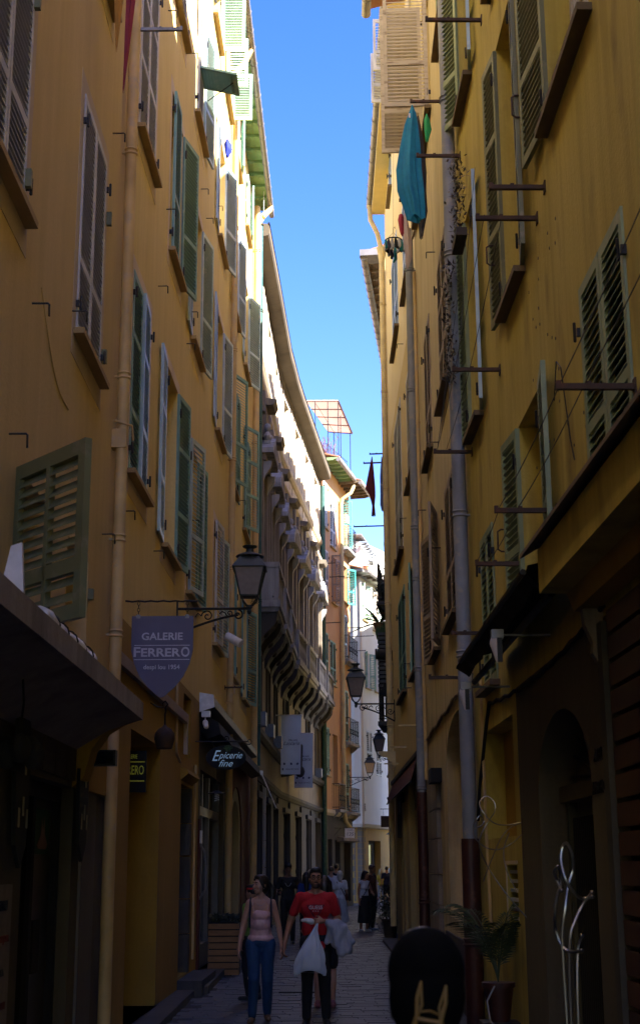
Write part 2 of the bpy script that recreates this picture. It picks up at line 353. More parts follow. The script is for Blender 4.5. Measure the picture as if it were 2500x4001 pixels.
def window(fr, Ya, Yb, z0, z1, near=None, far=None, mat='grn', split=False, sill='sill', pitch=.058, mid=(.36,), sur=None, pane='glass', depth=.2, sillout=.10, gap=.012, wmul=1, nlab=None, flab=None, mull=True, zn=0, zf=0, nmat=None, fmat=None, frame='winw', st=.055, dzz=.009):
    a, b = fr.hole(Ya, Yb, z0, z1); w = b - a
    if near is not None and far is not None and near < 15 and far < 15: frame = pane = 'dark'  # parts behind closed shutters coloured black to stand for the shade there
    mb = MB(); f = .05
    mb.box(a, depth, z0, a + f, depth + .05, z1); mb.box(b - f, depth, z0, b, depth + .05, z1); mb.box(a + f, depth, z0, b - f, depth + .05, z0 + f); mb.box(a + f, depth, z1 - f, b - f, depth + .05, z1)
    if mull: mb.box((a + b) / 2 - .04, depth - .01, z0 + f, (a + b) / 2 + .04, depth + .045, z1 - f)
    for q in (.35, .68): mb.box(a + f, depth + .01, z0 + (z1 - z0) * q - .015, b - f, depth + .04, z0 + (z1 - z0) * q + .015)
    wf = fr.put(mb, 'window', frame, smooth=False)
    MB().box(a + f, depth + .025, z0 + f, b - f, depth + .035, z1 - f).build('pane', pane, wf, smooth=False)
    if sill:
        mb = MB(); mb.box(a - .09, -sillout, z0 - .055, b + .09, .02, z0 - .001); fr.put(mb, 'sill', sill, smooth=False)
    if sur:
        mb = MB(); g = .16; y = -.004
        mb.box(a - g, y, z0 - g * 1.6, a, .001, z1 + g); mb.box(b, y, z0 - g * 1.6, b + g, .001, z1 + g); mb.box(a, y, z1, b, .001, z1 + g); mb.box(a, y, z0 - g * 1.6, b, .001, z0 - .055)
        fr.put(mb, 'painted_surround', sur, smooth=False)
    lw = (w / 2 - gap) * wmul; lo, hi = (near, far) if fr.side == 'L' else (far, near)
    if near is not None and far is not None and near < 10 and far < 10: kw_out = -.02
    else: kw_out = .03
    zl, zh = (zn, zf) if fr.side == 'L' else (zf, zn); ml, mh = (nmat, fmat) if fr.side == 'L' else (fmat, nmat); ll, lh = (nlab, flab) if fr.side == 'L' else (flab, nlab)
    kw = dict(split=split, pitch=pitch, mid=mid, st=st, dzz=dzz, out=kw_out)
    if lo is not None: leaf(fr, a + .005, z0 + .02 + zl, lw, z1 - z0 - .03, rad(lo), False, ml or mat, label=ll, **kw)
    if hi is not None: leaf(fr, b - .005, z0 + .02 + zh, lw, z1 - z0 - .03, rad(hi), True, mh or mat, label=lh, **kw)
    if lo is not None or hi is not None:      # hinges and catches
        mb = MB()
        for x in (a - .02, b + .02):
            for z in (z0 + .25, z1 - .3): mb.box(x - .012, -.035, z - .03, x + .012, 0, z + .03); mb.cap((x, -.05, z - .06), (x, -.05, z + .06), .012, .012, 6)
        fr.put(mb, 'hinge', 'iron', kind='stuff')
    return a, b
def downpipe(fr, Y, z0, z1, r, mat, joints=(), out=None, n=12):
    out = out or r + .02; mb = MB(); x = fr.lx(Y)
    mb.tube([(x, -out, z0), (x, -out, (z0 + z1) / 2), (x, -out, z1)], r, n)
    for z in joints:
        mb.tube([(x, -out, z - .045), (x, -out, z - .03), (x, -out, z - .028), (x, -out, z - .012)], [r, r * 1.22, r * 1.22, r * 1.02], n); mb.tube([(x, -out, z + .01), (x, -out, z + .025), (x, -out, z + .04)], [r * 1.02, r * 1.2, r], n)
        mb.box(x - .012, -out, z - .02, x + .012, .01, z)
    return fr.put(mb, 'drainpipe', mat)
def bar(fr, Y, z, L, th=.035, mat='rust', Yt=None):
    x = fr.lx(Y); mb = MB(); mb.box(x - th / 2, -L, z - th / 2, x + th / 2, .02, z + th / 2); mb.box(x - th / 2, -L, z + th / 2, x + th / 2, -L + .03, z + th); mb.box(x - th * .4, -L * .62, z + th / 2, x + th * .4, -L * .62 + .03, z + th * .9)
    mb.box(x - th, -.01, z - th * 1.4, x + th, .004, z + th * 1.4)
    return fr.put(mb, 'drying_bar', mat, smooth=False)
def hook(fr, pts, mat='iron'):
    mb = MB()
    for Y, z in pts:
        x = fr.lx(Y); mb.tube([(x, 0, z), (x, -.12, z), (x, -.13, z - .01), (x + .01, -.13, z - .1)], .008, 5)
    return fr.put(mb, 'shutter_catch', mat, kind='stuff')
def yprof(fr, mb, Ya, Yb, prof, mi=0):          # prof: (distance out, z) polygon swept along the wall
    a, b = sorted((fr.lx(Ya), fr.lx(Yb))); n = len(prof)
    vs = [(a, -d, z) for d, z in prof] + [(b, -d, z) for d, z in prof]
    return mb.add(vs, [tuple(range(n)), tuple(range(2 * n - 1, n - 1, -1))] + [(i, i + n, (i + 1) % n + n, (i + 1) % n) for i in range(n)], None, mi)
def eave(fr, Ya, Yb, zg, dg, r, soffit, step=.65, rafters=True, end_cap=True, roof='tile', zs=None, scal=True, objs=False):
    """gutter, soffit boards, rafter tails and the tiled roof edge above"""
    zs = zs or zg - .02; Ya, Yb = min(Ya, Yb), max(Ya, Yb)
    mb = MB(); n = int((Yb - Ya) / step)
    x = [fr.lx(Ya + (Yb - Ya) * i / (n * 4)) for i in range(n * 4 + 1)]
    mb.tube([(q, -dg, zg) for q in x], [r * (1 + .03 * (i % 4 == 0)) for i in range(len(x))], 12)
    for i in range(n + 1):
        q = fr.lx(Ya + step * i); mb.tube([(q + dx, -dg, zg) for dx in (-.012, .012)], r * 1.14, 12)
    fr.put(mb, 'gutter', 'gutter')
    for i in range(n):
        mb = MB(); fr.bx(mb, Ya + step * i + .004, Ya + step * (i + 1) - .004, 0, dg * .5 - .003, zs + .10, zs + .125); fr.bx(mb, Ya + step * i + .004, Ya + step * (i + 1) - .004, dg * .5 + .003, dg - r * .3, zs + .102, zs + .127)
        fr.put(mb, 'soffit_board', soffit, smooth=False)
    if rafters:
        for i in range(n + 1):
            Yc = Ya + step * i; L = dg - r * .5
            pr = [(0, zs + .10), (0, zs), (L * .3, zs + .0), (L * .36, zs + .03), (L * .5, zs + .005), (L * .66, zs + .035), (L * .8, zs + .01), (L, zs + .06), (L, zs + .10)]
            if not scal: pr = [(0, zs + .10), (0, zs - .02), (L * .7, zs - .02), (L, zs + .05), (L, zs + .1)]
            mb = MB(); yprof(fr, mb, Yc - .035, Yc + .035, pr); fr.put(mb, 'rafter', soffit, smooth=False)
    mb = MB(); yprof(fr, mb, Ya - .02, Yb + .02, [(dg + r * .6, zg + r), (dg + r * .6, zg + r + .05), (-3.2, zg + r + 1.2), (-3.2, zg + r + 1.1)]); fr.put(mb, 'roof', roof, smooth=False)

# ================================================= street surface
st_ = MB()
st_.quad((-40, -30, 0), (60, -30, 0), (60, 400, 0), (-40, 400, 0))
ground = struct(st_.build('ground', plaster('ground_dirt', (.045, .042, .044), (.06, .055, .055), (.04, .04, .04), .5, .2), None))
pv = paint('paving_stone_grey', (.055, .053, .058), (.045, .043, .046), .4, .5, var=.25, scale=5, bs=.5)
pm = []
for k in range(3):
    b_ = MB(); b_.add([(-.5 + .006, -.5 + .008, 0), (.5 - .006, -.5 + .008, 0), (.5 - .006, .5 - .008, 0), (-.5 + .006, .5 - .008, 0), (-.5 + .018, -.5 + .03, .5), (.5 - .018, -.5 + .03, .52), (.5 - .018, .5 - .03, .5), (-.5 + .018, .5 - .03, .47)],
               [(4, 5, 6, 7), (0, 1, 5, 4), (1, 2, 6, 5), (2, 3, 7, 6), (3, 0, 4, 7)]); pm.append(b_.mesh('paving_stone', pv, smooth=False))
rest = MB(); cnt = 0; Yp = 15.6; row = 0
while Yp < 64:
    hgt = random.uniform(.17, .22); cx = 0 if Yp < 47 else (Yp - 47) * .12; xw = -1.45 + cx; off = random.uniform(0, .4)
    x = xw - off; xe = 1.30 + cx + (.1 if Yp > 23 else 0)
    while x < xe:
        w = random.uniform(.24, .40); c = (x + w / 2, Yp + hgt / 2)
        z = random.uniform(.0, .010)
        if Yp < 27 and cnt < 300 and -1.5 < c[0] < 1.3:
            link('paving_stone', random.choice(pm), ground, T_((c[0], c[1], z - .004)) @ Matrix.Rotation(random.uniform(-.006, .006), 4, 'X') @ Matrix.Diagonal((w, hgt, .03, 1))); cnt += 1
        else:
            rest.add([(c[0] - w / 2 + .003, c[1] - hgt / 2 + .003, .002), (c[0] + w / 2 - .003, c[1] - hgt / 2 + .003, .002), (c[0] + w / 2 - .003, c[1] + hgt / 2 - .003, .002), (c[0] - w / 2 + .003, c[1] + hgt / 2 - .003, .002),
                      *[(c[0] + sx * (w / 2 - .008), c[1] + sy * (hgt / 2 - .009), .012 + z) for sx, sy in ((-1, -1), (1, -1), (1, 1), (-1, 1))]], [(4, 5, 6, 7), (0, 1, 5, 4), (1, 2, 6, 5), (2, 3, 7, 6), (3, 0, 4, 7)])
        x += w
    Yp += hgt
rest.build('paving_stone', pv, ground, smooth=False, kind='stuff')
mb = MB()
for Yq in (20.6, 27.4): mb.box(-.62, Yq, .02, -.02, Yq + .75, .034)
mb.build('manhole_cover', 'iron', ground)
# raised kerb strips at the foot of the walls
kb = MB(); kb.box(-2.6, -14, 0, -1.78, 20.5, .10); kb.box(-2.4, 20.5, 0, -1.62, 35.5, .12); kb.box(1.5, -14, 0, 2.4, 14, .08); kb.box(1.42, 14, 0, 2.2, 34, .08)
struct(kb.build('pavement', 'stonedk', None, smooth=False))

# ================================================= house A : orange house, near left
hA = thing('orange_house', 'orange house at the left edge with grey louvred shutters and a concrete canopy', 'house', (-2.145, 13.9, 0))
fA = Fr(hA, -2.145, -14, -2.145, 13.9, 'L')
for Ya, nm in ((4.6, 1), (7.86, 1), (11.36, 1)):
    window(fA, Ya, Ya + 1.3, 6.33, 8.68, 0, 0, 'grey', split=nm and Ya > 5, pitch=.058, mid=(.30,), sur='trimA')
    window(fA, Ya, Ya + 1.3, 10.4, 12.7, 0, 0, 'grey', sur='trimA')
aa, bb = fA.hole(9.45, 10.45, 3.30, 4.52); mb = MB(); mb.box(aa, .26, 3.3, bb, .27, 4.52); fA.put(mb, 'window', 'dark', smooth=False)
aa, bb = fA.hole(11.42, 12.5, 3.20, 4.50); mb = MB(); mb.box(aa, .26, 3.2, bb, .3, 4.5); fA.put(mb, 'window', 'plA', smooth=False)
leaf(fA, fA.lx(9.43), 3.30, .95, 1.20, rad(139), False, 'oliv', split=True, pitch=.076, mid=(.30,), t=.05, st=.085, ra=.10, out=.02, centre=True, miss=((15, True),), label='olive shutter swung wide open with a missing slat', dzz=.034)
mb = MB()
for z in (4.2, 3.55): fA.bx(mb, 12.52, 12.58, 0, .05, z - .05, z + .05)
for Yq in (9.10, 12.73):
    for z in (6.62, 8.1): fA.bx(mb, Yq + .01, Yq + .06, .01, .06, z - .07, z + .07)
fA.put(mb, 'hinge', 'oliv', kind='stuff')
hook(fA, [(9.62, 5.85), (9.1, 4.66), (11.2, 6.45), (13.2, 4.93), (13.0, 9.2), (10.9, 9.5)])
mb = MB()          # stucco repair ridge of an old blocked opening
mb.tube([(fA.lx(9.9 + 1.3 * i / 12), .003, 6.1 - .5 * (i / 12) ** 2 - .35 * sin(i / 4)) for i in range(13)], .012, 5); fA.put(mb, 'plaster_crack', 'plA', kind='stuff')
# ground floor openings
shopdoor = fA.hole(10.15, 12.15, .12, 2.42); shopbig = fA.hole(4.8, 9.0, .5, 2.5)
fA.wall(-14, 13.9, 2.75, 16.5, 'plA')
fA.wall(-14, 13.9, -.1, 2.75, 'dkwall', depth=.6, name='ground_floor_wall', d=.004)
fA.body(-14, 13.9, 16.5, 'plA', y0=.62)
mb = MB(); x0, x1 = shopdoor
for q0, q1, d_ in ((x0, x0 + .09, .1), (x1 - .09, x1, .1), ((x0 + x1) / 2 - .05, (x0 + x1) / 2 + .05, .12)): mb.box(q0, d_, .12, q1, d_ + .08, 2.42)
mb.box(x0, .1, 2.30, x1, .2, 2.42)
dr = fA.put(mb, 'shop_door', 'black', smooth=False)
MB().box(x0 + .09, .16, .12, (x0 + x1) / 2 - .05, .17, 2.3).build('pane', 'glass', dr, smooth=False)
MB().box((x0 + x1) / 2 + .05, .16, .12, x1 - .09, .17, 2.3).build('pane', flat('grey_lit_glass', (.035, .035, .04), .3), dr, smooth=False)
MB().box((x0 + x1) / 2 + .14, .12, .95, (x0 + x1) / 2 + .40, .155, 1.35).build('letter_box', 'black', dr, smooth=False)
xg = (x0 + x1) / 2 + .2
ps = MB(); ps.box(xg - .05, .145, 1.86, xg + .55, .152, 2.22); po = ps.build('poster', flat('poster_green', (.01, .09, .035), .6), dr, smooth=False)
q = MB(); q.prism([(xg + .05, 1.93), (xg + .19, 2.02), (xg + .22, 2.14), (xg + .27, 2.04), (xg + .32, 2.16), (xg + .34, 2.02), (xg + .46, 1.94), (xg + .4, 1.90), (xg + .1, 1.90)], .138, .143); q.build('printed_shape', flat('poster_pink', (.30, .18, .14), .6), po, smooth=False)
mb = MB()
for i in range(4): mb.box(x0 - .03 + i * .5, -.03, 2.47, x0 + .44 + i * .5, .0, 2.92)
for i in range(4):
    m_ = MB(); m_.box(x0 - .03 + i * .5, -.035, 2.47, x0 + .44 + i * .5, -.006, 2.70 + .2); fA.put(m_, 'board', 'wooddk', smooth=False)
mb = MB(); mb.box(fA.lx(12.5), -.03, .1, fA.lx(13.25), -.006, 2.75); fA.put(mb, 'pilaster', plaster('grey_pilaster', (.13, .12, .125), (.16, .15, .15), (.06, .06, .06), .4, .2), smooth=False)
# canopy slab with cove and corbel
mb = MB(); yprof(fA, mb, 2.0, 12.05, [(0, 3.14), (.60, 3.14), (.60, 2.99), (.56, 2.985), (.30, 2.90), (.0, 2.72)]); fA.put(mb, 'canopy', 'concrete', smooth=False)
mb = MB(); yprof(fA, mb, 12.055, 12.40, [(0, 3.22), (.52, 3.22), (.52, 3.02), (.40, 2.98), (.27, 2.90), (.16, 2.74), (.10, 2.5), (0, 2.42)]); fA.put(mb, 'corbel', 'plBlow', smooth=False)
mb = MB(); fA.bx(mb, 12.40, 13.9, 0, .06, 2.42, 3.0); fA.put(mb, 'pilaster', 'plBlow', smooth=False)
downpipe(fA, 13.67, .1, 14, .062, 'pipeO', (4.02, 5.0, 6.75, 9.35), out=.10)
mb = MB(); xx = fA.lx(13.67); mb.box(xx - .07, -.15, 5.95, xx + .07, .0, 6.15); mb.tube([(xx - .12, -.03, 6.22), (xx, -.2, 6.2), (xx + .03, -.21, 6.05)], .014, 6); fA.put(mb, 'pipe_clamp', 'pipeO')

# things around the shop
t = thing('rolled_tarpaulin', 'long white plastic sheet rolled and tied on top of the concrete canopy', 'tarpaulin', (-1.68, 8.2, 3.15))
mb = MB(); mb.tube([(-.02 + .01 * sin(i), i * .155, .07 + .006 * sin(i * 2.1)) for i in range(13)], [.066 + .006 * sin(i * 1.7) for i in range(13)], 12); mb.build('roll', 'whitep', t)
for yy in (.3, .62, .95, 1.3, 1.6): MB().tube([(-.02 + .074 * cos(a), yy + .03 * cos(a), .07 + .074 * sin(a)) for a in [2 * pi * k / 12 for k in range(12)]], .006, 5, closed=True).build('cord', 'black', t)
t = thing('plastic_trough', 'white folded plastic trough standing up on the canopy beside the olive shutter', 'trough', (-1.78, 7.55, 3.14))
mb = MB(); mb.prism([(-.14, 0), (.14, 0), (.11, .38), (.05, .36), (0, .10), (-.05, .40), (-.08, .40)], -.02, .02); mb.build('trough', 'whitep', t, smooth=False)
t = thing('menu_board', 'tall white handwritten menu board at the left edge of the photo', 'board', (-2.02, 8.95, .3))
mb = MB(); mb.box(0, -.28, 0, .03, .25, 1.35); mb.build('panel', flat('menu_white', (.20, .16, .15), .8), t, smooth=False)
for i, s_ in enumerate(('MENU', 'PLAT DU JOUR', 'SOCCA', 'PAN BAGNAT', 'VINS', 'DESSERT')):
    text(s_, .06 + .03 * (i == 0), 'redwall' if i % 2 else 'navy', t, T_((.034, -.02, 1.22 - i * .2)) @ Rz(rad(90)) @ Matrix.Rotation(rad(90), 4, 'X'))
for k, (Yq, z0) in enumerate(((12.28, 1.95), (9.75, 1.9))):
    t = thing('notice_board', 'black scalloped board with hanging price tags %s' % ('right of the shop door' if k == 0 else 'left of the shop door'), 'board', (-2.10, Yq, 0), group='price boards beside the dark shop door')
    mb = MB(); mb.add([(0, y, z) for y, z in ((-.16, z0), (.02, z0 - .15), (.18, z0), (.24, z0 + .5), (.18, z0 + .85), (0, z0 + .95), (-.2, z0 + .85), (-.24, z0 + .5))] + [(.03, y, z) for y, z in ((-.16, z0), (.02, z0 - .15), (.18, z0), (.24, z0 + .5), (.18, z0 + .85), (0, z0 + .95), (-.2, z0 + .85), (-.24, z0 + .5))],
                     [tuple(range(8)), tuple(range(15, 7, -1))] + [(i, i + 8, (i + 1) % 8 + 8, (i + 1) % 8) for i in range(8)])
    mb.build('board', 'black', t, smooth=False)
    for i in range(6):
        y, z = -.12 + .13 * (i % 3) + .03 * (i // 3), z0 + .12 + .36 * (i // 3) + .08 * (i % 2); MB().box(.034, y - .02, z, .04, y + .02, z + .13).build('price_tag', flat('tag_paper', (.30, .26, .17), .8), t, smooth=False)
t = thing('ceiling_fan_light', 'black cluster lamp hanging on a cable below the concrete canopy', 'lamp', (-1.86, 8.6, 2.3))
mb = MB(); mb.tube([(0, 0, .62), (.01, .02, .45), (.0, .0, .25)], .008, 6)
mb.build('cable', 'iron', t)
for k in range(6): MB().ell((.09 * cos(k), .10 * sin(k), .12 + .04 * (k % 2)), (.07, .08, .09), 10).build('shade', 'black', t)
t = thing('floodlight', 'small dark floodlight fixed under the corbel beside the canopy end', 'light', (-1.98, 12.75, 2.72))
MB().box(-.11, -.05, -.07, .11, .08, .07).build('housing', 'iron', t, smooth=False); MB().box(-.09, -.058, -.055, .09, -.05, .055).build('pane', 'glass', t, smooth=False); MB().tube([(-.16, 0, .04), (-.10, .0, .04)], .015, 6).build('arm', 'iron', t)
# cloth hanging beyond the top edge
t = thing('hanging_cloth', 'orange and crimson cloth hanging in a point from above at the upper left', 'cloth', (-1.80, 11.3, 8.66))
def clothlobe(top, bot, w0, w1, h, ph):
    def f(u, v):
        a = 2 * pi * u; q = v; ww = w1 * (1 - q) ** 0 * (min(1, .10 + 1.5 * q)) ; ww = min(w0, w0 * (.10 + 1.25 * q)); cx = bot * (1 - q) + top * q; r = 1 + .16 * sin(5 * a + ph + 2 * v) + .08 * sin(9 * a)
        return (cx + ww * cos(a) * r, .05 * sin(a) * r * (.3 + v), v * h + .03 * sin(4 * a))
    return f
MB().grid(clothlobe(.10, .02, .055, 0, 1.9, .4), 30, 16).build('crimson_half', flat('crimson_cloth', (.30, .035, .07), .85), t)
MB().grid(clothlobe(-.03, -.05, .075, 0, 1.6, 1.5), 30, 14).build('orange_half', paint('orange_cloth', (.50, .25, .05), (.60, .12, .02), .8, .9, scale=3), t, T_((0, -.05, .40)))
bar(fA, 13.78, 10.95, .62, mat='zinc')

# ================================================= house B : yellow house
hB = thing('yellow_house', 'tall yellow house on the left with blue-green shutters and green scalloped eaves', 'house', (-1.95, 24.5, 0))
fB = Fr(hB, -2.145, 13.9, -1.75, 35.2, 'L')
SB = 'trimB'
# first floor row
window(fB, 14.72, 16.08, 6.03, 8.45, 0, 3, 'grn', split=True, pitch=.056, mid=(.30, .68), sur=SB, fmat='grnL')
window(fB, 17.62, 18.98, 5.86, 8.42, 177, 172, 'grn', pitch=.056, mid=(.30, .68), sur=SB, pane='reveal', depth=.28, nmat='grnL')
window(fB, 20.40, 21.75, 5.78, 8.2, 12, 173, 'grnL', pitch=.062, sur=SB, pane='reveal', depth=.28, fmat='grn', split=False)
window(fB, 24.62, 25.98, 5.66, 7.95, 6, 172, 'white', pitch=.062, sur=SB, pane='reveal', fmat='grnL')
window(fB, 27.95, 29.6, 5.6, 7.75, 4, 6, 'grn', pitch=.062, sur=SB)
window(fB, 31.6, 33.0, 5.5, 7.8, 176, 164, 'grn', pitch=.06, sur=SB, pane='dark')
# second floor
window(fB, 17.66, 18.95, 10.08, 12.55, 0, 166, 'grn', split=True, pitch=.062, mid=(.34,), sur=SB, fmat='grn', flab='dark teal shutter swung out over the street')
window(fB, 20.42, 21.78, 9.86, 12.35, 177, 170, 'grnL', pitch=.062, sur=SB, pane='reveal', depth=.28)
window(fB, 24.55, 25.95, 9.68, 12.15, 177, 170, 'ltbl', pitch=.062, sur=SB, pane='reveal', depth=.28)
window(fB, 27.95, 29.35, 9.62, 12.05, 22, 178, 'grn', pitch=.06, sur=SB, pane='dark')
window(fB, 31.45, 32.8, 7.95 + 1.5, 12.0, 26, 178, 'grn', pitch=.06, sur=None, pane='dark', mid=(.33, .66))
# third floor
window(fB, 14.72, 16.08, 10.28, 13.2, 0, 0, 'grey', pitch=.062, mid=(.34, .66), sur=SB, nmat='white', fmat='white')
window(fB, 17.62, 18.98, 14.1, 16.6, 0, 0, 'white', pitch=.062, sur=SB)
window(fB, 20.42, 21.78, 13.85, 16.3, 0, 172, 'white', pitch=.062, sur=SB, fmat='grnL', pane='dark')
window(fB, 24.55, 25.95, 13.62, 15.9, 177, 166, 'ltbl', pitch=.06, sur=SB, pane='reveal', depth=.28)
window(fB, 27.95, 29.35, 13.6, 15.95, 176, 170, 'ltbl', pitch=.06, sur=SB, pane='reveal')
window(fB, 31.3, 32.75, 13.5, 15.9, 177, 160, 'grnL', pitch=.06, sur=SB, pane='reveal')
# attic row
window(fB, 17.62, 18.98, 17.6, 19.0, 0, 0, 'grnL', pitch=.06, sur=SB)
window(fB, 20.42, 21.78, 17.6, 19.0, 0, 0, 'grnL', pitch=.06, sur=SB)
window(fB, 23.12, 24.42, 17.55, 18.95, None, 91, 'mint', pitch=.06, mid=(), wmul=.75, sur=None, st=.06, pane='dark', dzz=.022)
window(fB, 25.68, 26.98, 17.5, 18.65, 90, 92, 'mint', pitch=.06, wmul=.70, mid=(), st=.06, pane='dark', dzz=.022)
window(fB, 28.1, 29.5, 17.4, 18.8, 0, 10, 'mint', pitch=.06, mid=())
window(fB, 31.6, 32.8, 17.3, 18.7, 0, 10, 'mint', pitch=.06, mid=())
# propped half shutter
mm_ = fB.M @ T_((fB.lx(20.5), -.03, 14.72)) @ Matrix.Rotation(rad(-76), 4, 'X') @ T_((0, 0, -.66))
leaf(Fr(hB, -2.145, 13.9, -1.75, 35.2, 'L'), fB.lx(20.45), 0, .66, .68, 0, False, 'grn', pitch=.05, mid=(), dzz=.022) .matrix_local = mm_
MB().tube([(.3, -.02, .08), (.3, .42, .42)], .008, 5).build('stay', 'iron', hB, mm_)
# ground floor
d1 = fB.hole(15.46, 17.95, .1, 3.25); nw = fB.hole(20.38, 21.35, 3.36, 4.25); d2 = fB.hole(20.25, 21.55, .25, 2.92); shp = fB.hole(22.9, 27.2, .12, 3.3); arch = fB.hole(28.9, 31.9, .12, 3.42)
fB.wall(13.9, 27.4, 4.35, 19.25, 'plB'); fB.wall(27.4, 35.2, 4.35, 19.25, 'plB', name='front_wall')
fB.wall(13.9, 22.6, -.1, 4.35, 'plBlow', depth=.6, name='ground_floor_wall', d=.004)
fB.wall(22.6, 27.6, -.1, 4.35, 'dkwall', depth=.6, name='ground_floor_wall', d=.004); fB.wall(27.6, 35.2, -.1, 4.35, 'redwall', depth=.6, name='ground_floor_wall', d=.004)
fB.body(13.9, 35.2, 19.2, 'plB', y0=.62)
mb = MB(); x0, x1 = d1; mb.box(x0, .45, .1, x1, .5, 3.25); dd = fB.put(mb, 'door', plaster('door_mustard', (.20, .12, .02), (.24, .15, .03), (.06, .04, .01), .3, .2), smooth=False)
for z in (2.55, .75): MB().box(x0 + .32, .40, z - .12, x0 + .38, .45, z + .12).build('hinge', 'black', dd, smooth=False)
MB().box(x0 + .30, .43, .1, x0 + .33, .449, 3.2).build('joint', 'black', dd, smooth=False); MB().box(x0 + .75, .43, .1, x0 + .79, .449, 3.2).build('joint', 'black', dd, smooth=False)
MB().box(x0 - .02, -.03, .0, x1 + .1, .45, .1).build('step', 'stonedk', hB, fB.M, smooth=False)
mb = MB(); mb.box(nw[0], .4, 3.3, nw[1], .45, 4.25); mb.box(d2[0], .5, .2, d2[1], .55, 2.95); fB.put(mb, 'dark_backing', 'dark', smooth=False)
mb = MB(); z = .25
for i, hh in enumerate((.55, .5, .62, .48, .52)):
    m_ = MB(); m_.box(d2[1] - .22 - .02 * (i % 2), -.02, z, d2[1] + .02, .5, z + hh - .015); fB.put(m_, 'quoin_stone', 'stonedk', smooth=False); z += hh
mb = MB(); fB.bx(mb, 20.2, 22.3, 0, .35, 0, .22); fB.put(mb, 'doorstep', 'stonedk', smooth=False)
mb = MB(); fB.bx(mb, 13.95, 20.5, .0, .07, 3.80, 3.93); fB.put(mb, 'ledge', plaster('ledge_grey', (.35, .28, .24), (.42, .35, .3), (.15, .1, .08), .5, .3), smooth=False)
mb = MB(); fB.bx(mb, 20.5, 20.62, 0, .05, 3.36, 3.93); fB.put(mb, 'ledge', 'cream', smooth=False)
mb = MB(); yprof(fB, mb, 20.15, 21.7, [(0, 3.16), (.10, 3.12), (.12, 3.06), (0, 2.96)]); fB.put(mb, 'door_hood', 'plBlow', smooth=False)
mb = MB(); mb.tube([(fB.lx(19.4), -.02, 5.2), (fB.lx(19.4), -.03, 3.4), (fB.lx(19.45), -.03, 3.3), (fB.lx(19.9), -.03, 3.2)], .018, 6); fB.put(mb, 'conduit', 'pipeO'); mb = MB(); mb.tube([(fB.lx(21.9), -.03, .4), (fB.lx(21.9), -.03, 3.3)], .02, 6); fB.put(mb, 'conduit', 'pipeO')
# shop front of the grocery
mb = MB(); x0, x1 = shp
for q_ in (x0, x0 + 1.15, x0 + 2.3, x1 - .1): mb.box(q_, .08, .12, q_ + .10, .2, 3.3)
mb.box(x0, .08, 2.6, x1, .19, 2.75); mb.box(x0, .08, .12, x1, .2, .5)
sf = fB.put(mb, 'shop_front', flat('shopfront_grey', (.13, .14, .16), .5), smooth=False)
for q_ in (x0 + .1, x0 + 1.25, x0 + 2.4): MB().box(q_, .15, .5, q_ + 1.05, .16, 2.6).build('pane', 'glass', sf, smooth=False); MB().box(q_, .15, 2.75, q_ + 1.05, .16, 3.3).build('pane', 'glass', sf, smooth=False)
mb = MB(); mb.box(x0 - .28, -.03, .1, x0 - .02, .0, 2.5); fB.put(mb, 'door_panel', 'redwall', smooth=False)
mb = MB(); mb.tube([(x0 - .14, -.03, 1.25), (x0 - .16, -.12, 1.4), (x0 - .17, -.13, 1.7), (x0 - .15, -.10, 2.0), (x0 - .13, -.03, 2.1)], .018, 8); fB.put(mb, 'door_handle', 'zinc')
mb = MB(); mb.box(x0 - .2, -.06, 2.12, x0 - .08, -.02, 2.32); fB.put(mb, 'intercom', 'whitep', smooth=False)
# arch with cream surround
x0, x1 = arch; cx = (x0 + x1) / 2; R_ = (x1 - x0) / 2
def arch_fill(fr, cx, R, zs, zt, depth, mat, d=.004, name='arch_spandrel', n=16, ry=None):
    ry = ry or (zt - zs); mb = MB()
    for sg in (-1, 1):
        pts = [(cx + sg * R * cos(pi / 2 * i / n), zs + ry * sin(pi / 2 * i / n)) for i in range(n + 1)]
        for i in range(n):
            (xa, za), (xb, zb) = pts[i], pts[i + 1]; q = [(xa, -d, za), (xa, -d, zt + .001), (xb, -d, zt + .001), (xb, -d, zb)]
            mb.quad(*(q if sg > 0 else q[::-1])); mb.quad((xa, -d, za), (xb, -d, zb), (xb, depth, zb), (xa, depth, za))
    return fr.put(mb, name, mat, smooth=False)
arch_fill(fB, cx, R_, 2.35, 3.42, .6, 'redwall')
mb = MB(); n = 20; out_, in_ = [], []
for i in range(n + 1):
    a = pi * i / n; out_.append((cx + (R_ + .0) * cos(a), 2.35 + 1.07 * sin(a))); in_.append((cx + (R_ - .42) * cos(a), 2.35 + .78 * sin(a)))
out_ = [(cx + R_, .12)] + out_ + [(cx - R_, .12)]; in_ = [(cx + R_ - .42, .12)] + in_ + [(cx - R_ + .42, .12)]
for i in range(len(out_) - 1):
    a, b, c, e = out_[i], out_[i + 1], in_[i + 1], in_[i]; mb.quad((a[0], .02, a[1]), (b[0], .02, b[1]), (c[0], .02, c[1]), (e[0], .02, e[1])); mb.quad((e[0], .02, e[1]), (c[0], .02, c[1]), (c[0], .55, c[1]), (e[0], .55, e[1]))
fB.put(mb, 'arch_surround', plaster('arch_cream', (.34, .30, .19), (.40, .36, .24), (.2, .17, .1), .3, .2), smooth=False)
mb = MB(); mb.box(x0, .5, .1, x1, .55, 3.4); fB.put(mb, 'shop_window', 'glass', smooth=False)
lb = thing('shop_bulb', 'tiny glowing bulb inside the arched shop doorway', 'bulb', tuple(fB.P(29.3, -.2, 1.62))); MB().ell((0, 0, 0), (.035, .035, .035), 10).build('bulb', flat('bulb_glow', (1, .72, .25), .5, emit=8), lb)
